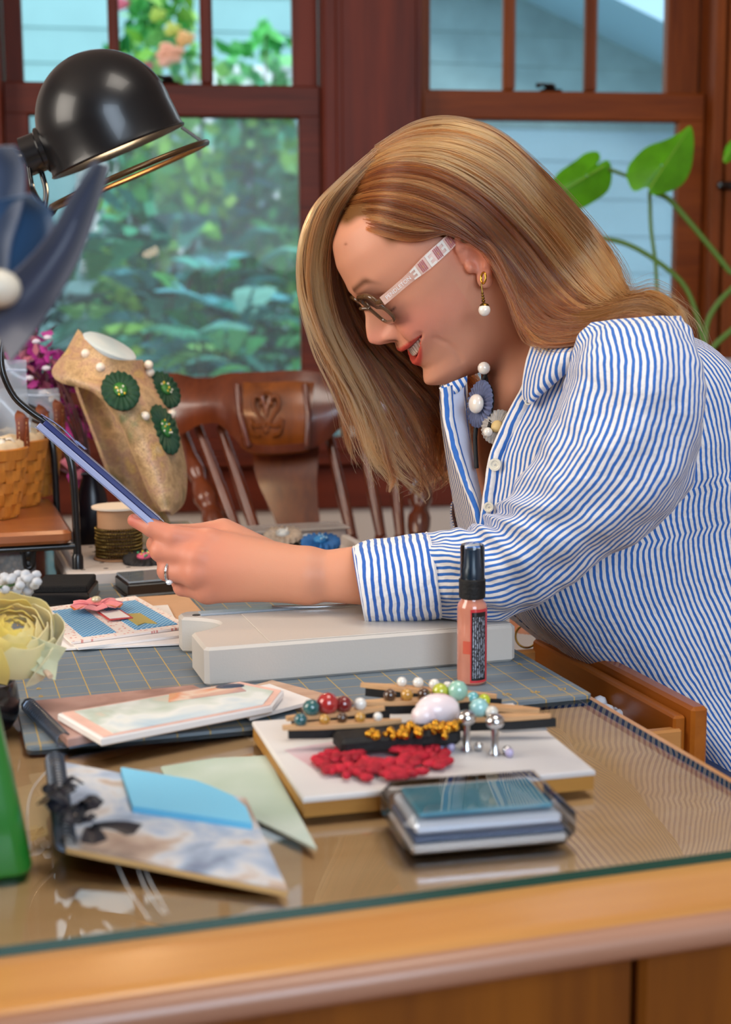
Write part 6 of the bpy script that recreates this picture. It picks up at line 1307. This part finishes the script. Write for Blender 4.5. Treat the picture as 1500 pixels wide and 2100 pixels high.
# ------------------------------------------------------------------ spectacles
gl_ = root('eyeglasses', hp(.09, .02, .03), 'brown framed eyeglasses with patterned pink temple worn by the woman', 'glasses')
RIM = mat('brown_rim', (92, 62, 36), .2, spec=.6, coat=.6); LENS = thin_glass('spectacle_lens', (.95, .93, .92), 0, 2.2)
def gp_(l, u): return hp(.0915-(abs(l)/.06)**2*.006+(u-.0165)*.24, u, l)
for sg in (1, -1):
    cl, cu_, hw_, hh_ = .0300*sg, .0180, .0225, .0180; A = np.linspace(0, 2*math.pi, 41); e_ = .52
    ring = [(cl+hw_*np.sign(math.cos(a))*abs(math.cos(a))**e_, cu_+hh_*np.sign(math.sin(a))*abs(math.sin(a))**e_*(1-.08*math.cos(a)*sg)) for a in A]
    m = MB(); m.tube([gp_(*q) for q in ring], [.0019+.0008*max(0, math.sin(a)) for a in A], 8, cap=False); fr_ = obj('rim', m, RIM, gl_, 60)
    m = MB(); Q = np.array([[gp_(cl+(x-cl)*f, cu_+(y-cu_)*f)+HF*.0005*(1-f) for x, y in ring[:-1]] for f in (1, .6, .02)]); m.grid(Q, closeu=True); obj('lens', m, LENS, fr_, 60)
    h0 = gp_(sg*.0545, .0245); h1 = hp(.0855, .0250, sg*.0670); m = MB(); m.tube([gp_(sg*.050, .0245), h0, (h0+h1)/2+HL*sg*.001, h1], [.0026, .0032, .0034, .003], 8); obj('end_piece', m, RIM, gl_, 60)
m = MB(); m.tube(spline([gp_(-.0085, .020), hp(.0985, .0245, 0), gp_(.0085, .020)], 9), .0018, 8); obj('bridge', m, RIM, gl_, 60)
TMP = artmat('blush_acetate', [(.3, (206, 158, 140)), (.55, (226, 186, 168)), (.8, (214, 172, 150))], 40, .2)
def tmp(s, w, sg=1):                                               # point on the temple: s 0 hinge .. 1 ear, w -1..1 across
    f_ = .0875+(-.010-.0875)*s; u_ = .0250+.0085*s-.0*s; wd = .0042+.0024*sst(np.array(s), .25, .6)-.002*float(sst(np.array(s), .8, 1.0)); return hp(f_, u_+w*wd, sg*(.0690+.0085*math.sin(math.pi*min(1, s*.9))**.7+.002*s))
for sg in (1, -1):
    m = MB(); m.sheet(np.array([[tmp(s, w, sg) for w in ((-1, -.5, 0, .5, 1) if sg > 0 else (1, .5, 0, -.5, -1))] for s in np.linspace(0, 1, 18)]), .002); tm = obj('temple', m, TMP, gl_, 60)
    if sg > 0:
        tn = nrm(np.cross(tmp(.6, 0)-tmp(.4, 0), tmp(.5, 1)-tmp(.5, -1))); tn = tn if tn@CF < 0 else -tn
        def patch(mb, s0, s1, w0, w1): mb.add([tmp(s, w)+tn*.0006 for s, w in ((s0, w0), (s1, w0), (s1, w1), (s0, w1))], [(0, 1, 2, 3)])
        m = MB()
        for s0 in (.36, .56, .72, .90):
            fl_ = 1 if s0 in (.56, .90) else -1
            for a, b, w0, w1 in ((0, .025, -.95, .95), (.025, .075, .62, .95), (.025, .06, -.18, .18), (.025, .075, -.95, -.62)): patch(m, s0+(a if fl_ > 0 else .075-b), s0+(b if fl_ > 0 else .075-a), w0, w1)
        obj('pattern', m, mat('pattern_white', (226, 216, 204), .4), tm, None)
        m = MB()
        for s0 in (.465, .655, .82):
            for k in range(4): patch(m, s0+k*.018, s0+k*.018+.011, -.8, .8)
        obj('pattern', m, mat('pattern_red', (176, 84, 84), .4), tm, None)
        m = MB()
        for s0 in (.475, .66, .83): patch(m, s0+.012, s0+.035, -.3, .1)
        obj('pattern', m, mat('pattern_gold', (206, 156, 90), .4), tm, None)
        c = tmp(.19, 0)+tn*.0010; xd = nrm(tmp(.3, 0)-tmp(.08, 0)); text('PENDLETON', c, .0052, xd, nrm(np.cross(tn, xd)), mat('lettering_white', (240, 238, 236), .5), None); settle_text('lettering', MT['lettering_white'], tm)
# ------------------------------------------------------------------ earrings, necklace, ring
er = root('pearl_earring', at(990, 600, 1.315), 'gold and pearl drop earring hanging from her ear', 'earring')
lob = at(988, 588, 1.318); m = MB(); m.tube(spline([lob+CU*.003, lob, lob-CU*.010+CX*.0015, lob-CU*.016+CX*.002], 10), .0007, 6)
for k in range(5): m.ball(lob-CU*(.006+k*.0024)+CX*(.0008+k*.0003), (.0014+.0002*k, .0014+.0002*k, .0012), 8)
obj('hook', m, BRASS, er, 60); pcn = at(994, 636, 1.316); m = MB(); m.lathe(pcn+CU*.0035, CU, [(.0048, -.0012), (.0040, .0018), (.0012, .003), (.0001, .003)], 14); obj('bead_cap', m, BRASS, er, 60)
m = MB(); m.ball(pcn, .0057, 18); obj('pearl', m, PEARL, er, 60)
hh_ = root('hoop_earring', at(993, 570, 1.315), 'tiny gold hoop through her ear above the pearl drop', 'earring'); c = at(992, 570, 1.3165); m = MB(); m.tube([c+CX*.0032*math.cos(a)*.6+CU*.0050*math.sin(a)-CF*.003*math.cos(a) for a in np.linspace(0, 6.283, 20)], .0011, 8); obj('hoop', m, GOLD, hh_, 60)
nl = root('striped_necklace', at(1000, 850, 1.33), 'black cord necklace with striped fabric rosettes and pearls at her open collar', 'necklace')
STRO = stripes('grey_pinstripe', (96, 104, 140), (196, 198, 212), .0018, uvaxis=0)
def nrose(px, py, t, n, r, ell_, cols, pr):
    q = rosette(at(px, py, t), n, r, cols, None, ell=ell_, up=CU, pleats=26, thick=.003); hub = None
    for o in list(q.children):
        if hub is None: hub = o; o.parent = nl; o.matrix_parent_inverse = Matrix.Translation(-nl.location); o.name = 'fabric_rosette'
        else: o.parent = hub; o.matrix_parent_inverse = Matrix.Identity(4)
    bpy.data.objects.remove(q)
nrose(986, 829, 1.365, -CX*.8-CF*.42+CU*.08, .022, 1.05, ((92, 98, 128), (206, 198, 190)), 0)
nrose(1022, 876, 1.345, -CX*.45-CF*.8+CU*.2, .017, 1.0, ((186, 178, 170), (214, 184, 124)), 0)
m = MB(); m.ball(at(977, 828, 1.357), (.0065, .0095, .0095), 16, (nrm(CX*.8+CF*.42), CU, nrm(CF*.8-CX*.42))); obj('pearl_button', m, PEARL, nl, 60)
for px, py, t, r in ((993, 755, 1.360, .0062), (1001, 886, 1.340, .0046)): m = MB(); m.ball(at(px, py, t), r, 14); obj('pearl', m, PEARL, nl, 60)
m = MB(); m.tube(spline([at(x, y, t) for x, y, t in ((1000, 752, 1.362), (996, 770, 1.366), (984, 800, 1.372), (980, 850, 1.372), (975, 900, 1.368), (978, 960, 1.364))], 24), .0022, 8); m.tube(spline([at(x, y, t) for x, y, t in ((996, 770, 1.37), (1004, 810, 1.362), (1008, 850, 1.352), (1002, 884, 1.345))], 12), .002, 6); obj('cord', m, BLACKM, nl, 60)
rn = root('wedding_ring', at(349, 1186, 1.335), 'silver ring with clear stone on her left hand', 'ring'); a, b = at(*CHAINS['ring'][0]), at(*CHAINS['ring'][1]); ctr = a*.12+b*.88; ax_ = nrm(b-a); e1_ = nrm(np.cross(ax_, CF)); e2_ = np.cross(ax_, e1_)
m = MB(); m.tube([ctr+(e1_*math.cos(q)+e2_*math.sin(q))*.0108 for q in np.linspace(0, 6.283, 32)], .0014, 8); obj('band', m, CHROME, rn, 60); m = MB(); sd_ = nrm(e1_*(-1 if e1_@CU > 0 else 1)*.8-CF*.6); m.ball(ctr+sd_*.0125, (.0034, .0034, .0026), 8); obj('stone', m, mat('diamond', (230, 235, 240), .05, spec=1, coat=1), rn, None)

# ------------------------------------------------------------------ clear blue display plate held in her hand
pt_ = root('plastic_sleeve', at(210, 960, 1.36), 'clear plastic sleeve with navy card held edge on in her left hand', 'sleeve')
a0, a1 = at(82, 858, 1.33), at(334, 1076, 1.345); dx = nrm(a1-a0); up_ = nrm(np.cross(dx, CF)); up_ = up_ if up_@CU > 0 else -up_; dp = nrm(ray(208, 965)+up_*.012)
m = MB(); c = (a0+a1)/2; nn_ = nrm(np.cross(dx, dp)); nn_ = nn_ if nn_@CU > 0 else -nn_
m.box(c+dp*.045, np.linalg.norm(a1-a0)*.93, .095, .0050, (dx, dp, nn_), .0005); obj('navy_card', m, mat('navy_card', (34, 46, 116), .35, coat=.4), pt_)
m = MB(); m.box(c+dp*.043-nn_*.0056, np.linalg.norm(a1-a0)*.96, .1, .0056, (dx, dp, nn_), .0006); obj('white_card', m, mat('lilac_card', (150, 160, 200), .3, coat=.8), pt_)
m = MB(); m.box(c+dp*.043+nn_*.0030, np.linalg.norm(a1-a0)*.98, .102, .0006, (dx, dp, nn_)); m.box(c+dp*.043-nn_*.0088, np.linalg.norm(a1-a0)*.98, .102, .0006, (dx, dp, nn_)); obj('clear_film', m, mat('clear_film', (196, 206, 236), .08, spec=.9, alpha=.4), pt_)
m = MB(); e_ = a0+dx*.018; m.sheet(np.array([[e_-dx*.02+dx*.045*s+dp*.09*q+nn_*(.004+.003*math.sin(3*s)) for q in (0, .5, 1)] for s in np.linspace(0, 1, 7)]), .0008); m.box(e_+dx*.026+dp*.045+nn_*.006, .012, .09, .0016, (dx, dp, nn_)); obj('flap', m, mat('clear_flap', (150, 170, 220), .1, spec=.9, alpha=.6), pt_, 60)
m = MB(); m.tube(spline([at(x, y, t) for x, y, t in ((95, 866, 1.335), (60, 842, 1.33), (28, 812, 1.325), (6, 765, 1.32), (2, 720, 1.32), (10, 660, 1.32), (-10, 600, 1.325), (-50, 590, 1.33))], 30), .0030, 8); obj('handle', m, BLACK, pt_, 60)

# ------------------------------------------------------------------ hair
HC, HR = hp(-.026, .022, 0), np.array([.124, .118, .088])
def hair_t(px, py, off=0.0):
    """depth at which the sight line meets the hair-covered head"""
    d = ray(px, py); A = np.array([HF, HU, HL]); o = (A@(CP-HC))/(HR+off); v = (A@d)/(HR+off); aa, bb, cc_ = v@v, 2*o@v, o@o-1; q = bb*bb-4*aa*cc_
    return (-bb-math.sqrt(max(q, 0)))/(2*aa)
def guide(pts, n=40, dt=0.0):
    Q = [(x, y, (t if t is not None else hair_t(x, y))+dt) for x, y, t in pts]; return spline(Q, n)
N_ = None
GN = [[(768, 302, N_), (850, 252, N_), (930, 240, N_), (1020, 268, N_), (1110, 345, N_), (1200, 445, 1.43), (1262, 530, 1.40), (1288, 600, 1.36), (1340, 596, 1.30), (1400, 640, 1.26), (1428, 735, 1.26)],
      [(745, 330, N_), (835, 285, N_), (935, 283, N_), (1035, 325, N_), (1122, 415, N_), (1198, 505, 1.385), (1252, 580, 1.365), (1290, 618, 1.335), (1345, 616, 1.285), (1395, 655, 1.245), (1418, 720, 1.235)],
      [(722, 368, N_), (805, 335, N_), (905, 345, N_), (1005, 405, N_), (1090, 490, N_), (1158, 575, 1.345), (1214, 625, 1.325), (1268, 636, 1.30), (1330, 634, 1.265), (1385, 665, 1.235), (1405, 715, 1.225)],
      [(708, 405, N_), (785, 385, N_), (872, 398, N_), (962, 446, N_), (1038, 525, N_), (1095, 604, 1.325), (1155, 650, 1.305), (1222, 656, 1.28), (1290, 644, 1.25), (1350, 660, 1.230), (1380, 700, 1.225)],
      [(704, 432, N_), (775, 430, N_), (852, 450, N_), (930, 478, N_), (1004, 528, 1.318), (1050, 606, 1.305), (1090, 668, 1.29), (1155, 692, 1.27), (1225, 682, 1.248), (1290, 655, 1.238), (1340, 655, 1.232)],
      [(712, 452, N_), (772, 478, N_), (850, 494, N_), (932, 475, 1.315), (1002, 492, 1.316), (1042, 562, 1.312), (1064, 648, 1.297), (1090, 705, 1.278), (1150, 714, 1.26), (1220, 696, 1.245), (1275, 662, 1.238)]]
mt_ = lambda x, y, d: ((mp(x, y)-CP)@CF)+d
GFp = [[(775, 300), (692, 372), (640, 430), (614, 500), (610, 580), (626, 645), (656, 720), (688, 790), (704, 860), (722, 925), (768, 990)],
       [(780, 308), (704, 380), (660, 445), (640, 540), (650, 640), (690, 740), (726, 820), (750, 890), (772, 950), (800, 985), (806, 1000)],
       [(785, 318), (718, 395), (682, 465), (670, 560), (690, 660), (738, 760), (782, 845), (812, 920), (836, 970), (850, 1000), (852, 1020)],
       [(792, 328), (732, 405), (698, 475), (694, 580), (730, 680), (790, 770), (836, 850), (862, 925), (872, 975), (868, 1005), (860, 1012)],
       [(800, 340), (748, 415), (716, 485), (715, 590), (762, 690), (830, 770), (880, 835), (902, 900), (908, 950), (905, 985), (900, 1000)],
       [(806, 350), (764, 425), (736, 500), (742, 600), (800, 690), (872, 768), (914, 828), (926, 880), (920, 930), (908, 975), (896, 1000)],
       [(810, 360), (775, 440), (760, 520), (770, 600), (840, 670), (930, 720), (1000, 765), (1008, 820), (996, 880), (985, 930), (975, 960)]]
DTF = [(.000, .004, .012, .022, .03, .03, .03, .03, .03, .03, .03), (-.004, .004, .016, .03, .038, .04, .04, .038, .035, .035, .035), (-.006, .006, .022, .04, .05, .052, .05, .048, .045, .045, .045), (-.008, .010, .03, .05, .06, .062, .06, .055, .05, .05, .05), (-.010, .012, .04, .06, .07, .072, .07, .065, .06, .06, .06), (-.010, .014, .05, .07, .08, .08, .075, .07, .068, .065, .065), (-.010, .016, .05, .075, .085, .085, .085, .085, .085, .085, .085)]
GF = [[(x, y, mt_(x, y, d)) for (x, y), d in zip(g, ds)] for g, ds in zip(GFp, DTF)]
def hair_surface(G, na=60, ns=60):
    g = np.array([guide(p, ns) for p in G]); return np.array([spline(g[:, j], na) for j in range(ns)]).transpose(1, 0, 2)       # [across, along] (px, py, t)
SN, SF = hair_surface(GN), hair_surface(GF)
HAIRB = vcol('hair_base', .5, spec=.3)
def hair_cols(n, rg, dark=1.0):
    A = np.array([lin(c)[:3] for c in ((196, 146, 78), (170, 118, 58), (146, 96, 44), (216, 170, 104), (118, 74, 34))]); return A[rg.choice(5, n, p=(.3, .3, .2, .12, .08))]*dark
def world(q): return at(q[0], q[1], q[2])
hm = MB(); vals = []
for S, off in ((SN, .012), (SF, .014)):
    P = np.array([[at(q[0], q[1], q[2]+off) for q in row[:-3]] for row in S[7:-4]]); P = P[:, 9:(-4 if S is SN else -28)]; nrmP = MB(); hm.sheet(P, -.006)
me = hm.mesh('hair', HAIRB, 60); rgc = np.random.default_rng(1)
vv = np.array([v.co[:] for v in me.vertices]); setcol(me, np.tile(np.array(lin((104, 66, 30))[:3]), (len(vv), 1))); hair = obj('hair', me, None, woman)
HM = bpy.data.materials.new('hair_strand'); HM.use_nodes = True; nt = HM.node_tree; N = nt.nodes; L = nt.links; N.remove(N['Principled BSDF'])
hb = N.new('ShaderNodeBsdfHairPrincipled'); hb.model = 'CHIANG'; hb.parametrization = 'COLOR'; hb.inputs['Roughness'].default_value = .28; hb.inputs['Radial Roughness'].default_value = .4
hi = N.new('ShaderNodeAttribute'); hi.attribute_name = 'tone'; r = N.new('ShaderNodeValToRGB'); e = r.color_ramp.elements
while len(e) < 4: e.new(.5)
for q, (p, c) in zip(e, ((0, (72, 34, 14)), (.35, (128, 72, 34)), (.7, (164, 100, 54)), (1, (204, 144, 88)))): q.position = p; q.color = lin(c)
L.new(hi.outputs['Fac'], r.inputs[0]); L.new(r.outputs[0], hb.inputs['Color']); L.new(hb.outputs[0], N['Material Output'].inputs[0])
def sample(S, a, s):
    na, ns = S.shape[:2]; x = np.clip(a, 0, 1)*(na-1.001); y = np.clip(s, 0, 1)*(ns-1.001); i, j = x.astype(int), y.astype(int); fx, fy = (x-i)[..., None], (y-j)[..., None]
    return (S[i, j]*(1-fx)+S[i+1, j]*fx)*(1-fy)+(S[i, j+1]*(1-fx)+S[i+1, j+1]*fx)*fy
tone = []
def strands(S, n, npt, depth, seed, s0max, wander, fly, nclump, smin=.72, wave=0.0, curl=0.0, kend=.6, pw=1.0, locks=None):
    rg = np.random.default_rng(seed); a0 = rg.uniform(0, 1, n); cl = rg.uniform(0, 1, nclump); cl.sort(); near = cl[np.abs(a0[:, None]-cl[None]).argmin(1)]
    t = np.linspace(0, 1, npt)[None]; s0 = rg.uniform(0, s0max, n)[:, None]; cs = smin+(1-smin)*rg.uniform(0, 1, nclump)**pw; ci = np.abs(a0[:, None]-cl[None]).argmin(1); s1 = np.clip(cs[ci]+rg.normal(0, .05, n)-.12*(rg.uniform(0, 1, n) < .3), .35, 1)[:, None]; s = s0+(s1-s0)*t
    k = kend*np.clip(s/s1*1.15-.1, 0, 1)**1.3; ph = rg.uniform(0, 6.28, (n, 3)); a = a0[:, None]*(1-k)+near[:, None]*k
    a = a+wander*(np.sin(s*5+ph[:, :1])*.6+np.sin(s*11+ph[:, 1:2])*.35)*(.3+s)
    cph = (near*53.1) % 6.28; a = a+.010*np.sin(s*7+cph[:, None])*s
    q = sample(S, a, s); dep = rg.uniform(0, 1, n)[:, None]**1.6*depth
    q[..., 2] += dep+.004*np.sin(cph[:, None]*3+s*4)
    f = (rg.uniform(0, 1, n) < fly)[:, None]*rg.normal(0, 1, (n, 1)); f2 = (rg.uniform(0, 1, n) < fly)[:, None]*rg.normal(0, 1, (n, 1))
    q[..., 0] += f*22*s**2+2.0*np.sin(s*9+ph[:, 2:3]); q[..., 1] += f2*20*s**2+1.6*np.sin(s*8+ph[:, :1])
    if locks is not None:
        lk = np.array(locks); li = np.abs(a0[:, None]-lk[None]).argmin(1); k2 = .85*np.clip((s-.5)/.5, 0, 1)**1.3; tgt = sample(S, np.repeat((lk[li])[:, None], npt, 1)+.05*np.sin(s*6+li[:, None]), s); q[..., :2] = q[..., :2]*(1-k2[..., None])+tgt[..., :2]*k2[..., None]; q[..., 0] += (18*np.sin(s*9+li[:, None]*2.1))*np.clip((s-.45)/.5, 0, 1)
    w3 = np.clip(s, 0, 1)**2; sp = ((near*17.7) % 1)[:, None]-.5
    q[..., 0] += wave*w3*np.sin(s*8+cph[:, None])+curl*np.clip(s-.55, 0, 1)*sp*60; q[..., 1] += wave*.5*w3*np.cos(s*8+cph[:, None]*1.7)
    edge = np.minimum(a0, 1-a0)[:, None]; q[..., 2] += .0
    tone.append(.62*((ci*.618034) % 1)+.38*rg.uniform(0, 1, n))
    x = (q[..., 0]-750)/FPX; y = (q[..., 1]-1050)/FPX; T = q[..., 2:3]
    return CP+(x[..., None]*CX-y[..., None]*CU+CF)*T
def hair_obj(name, P, rad, parent):
    n, k = P.shape[:2]; c = bpy.data.hair_curves.new(name); c.add_curves([k]*n); c.points.foreach_set('position', P.reshape(-1).astype(np.float32))
    ra = c.attributes.new('radius', 'FLOAT', 'POINT'); t = np.linspace(0, 1, k); rr = np.tile(rad*np.interp(t, [0, .1, .7, 1], [.7, 1, 1, .3]), n).astype(np.float32); ra.data.foreach_set('value', rr)
    tn_ = c.attributes.new('tone', 'FLOAT', 'CURVE'); tn_.data.foreach_set('value', np.concatenate(tone).astype(np.float32)); tone.clear(); c.materials.append(HM); o = bpy.data.objects.new(name, c); COL.objects.link(o); o.parent = parent; o['kind'] = 'stuff'; return o
PN = strands(SN, 13000, 26, .020, 1, .10, .018, .06, 95, .80, 3.0, 0, .6); hair_obj('hair_strands', PN, .00013, hair)
LOCKS = (.03, .16, .30, .44, .60, .74, .88, .98)
PF_ = strands(SF, 10000, 30, .034, 2, .12, .03, .12, 34, .60, 26, 2.6, .9, 1.6, LOCKS); hair_obj('hair_strands', PF_, .00013, hair)
for nm_, S_, n_s, dp_, sd_, nc_, sm_, wv_, cu_ in (('hair_streaks', SN, 900, .003, 11, 200, .75, 3, 0), ('hair_streaks', SF, 700, .006, 12, 120, .6, 20, 2.2)):
    P_ = strands(S_, n_s, 30, dp_, sd_, .25, .03, .08, nc_, sm_, wv_, cu_, .35, 1.0, LOCKS if S_ is SF else None); P_ = P_-CF*.0015; tone[:] = [np.where(np.random.default_rng(sd_).uniform(0, 1, n_s) < .4, .9, 0.0)]; hair_obj(nm_, P_, .00030, hair)
hair_obj('flyaway_strands', np.concatenate([strands(SN, 260, 26, .004, 5, .3, .05, 1.0, 40, .5, 8), strands(SF[:, :, :], 260, 26, .03, 6, .3, .06, 1.0, 40, .6, 16, 1.5)]), .00008, hair)
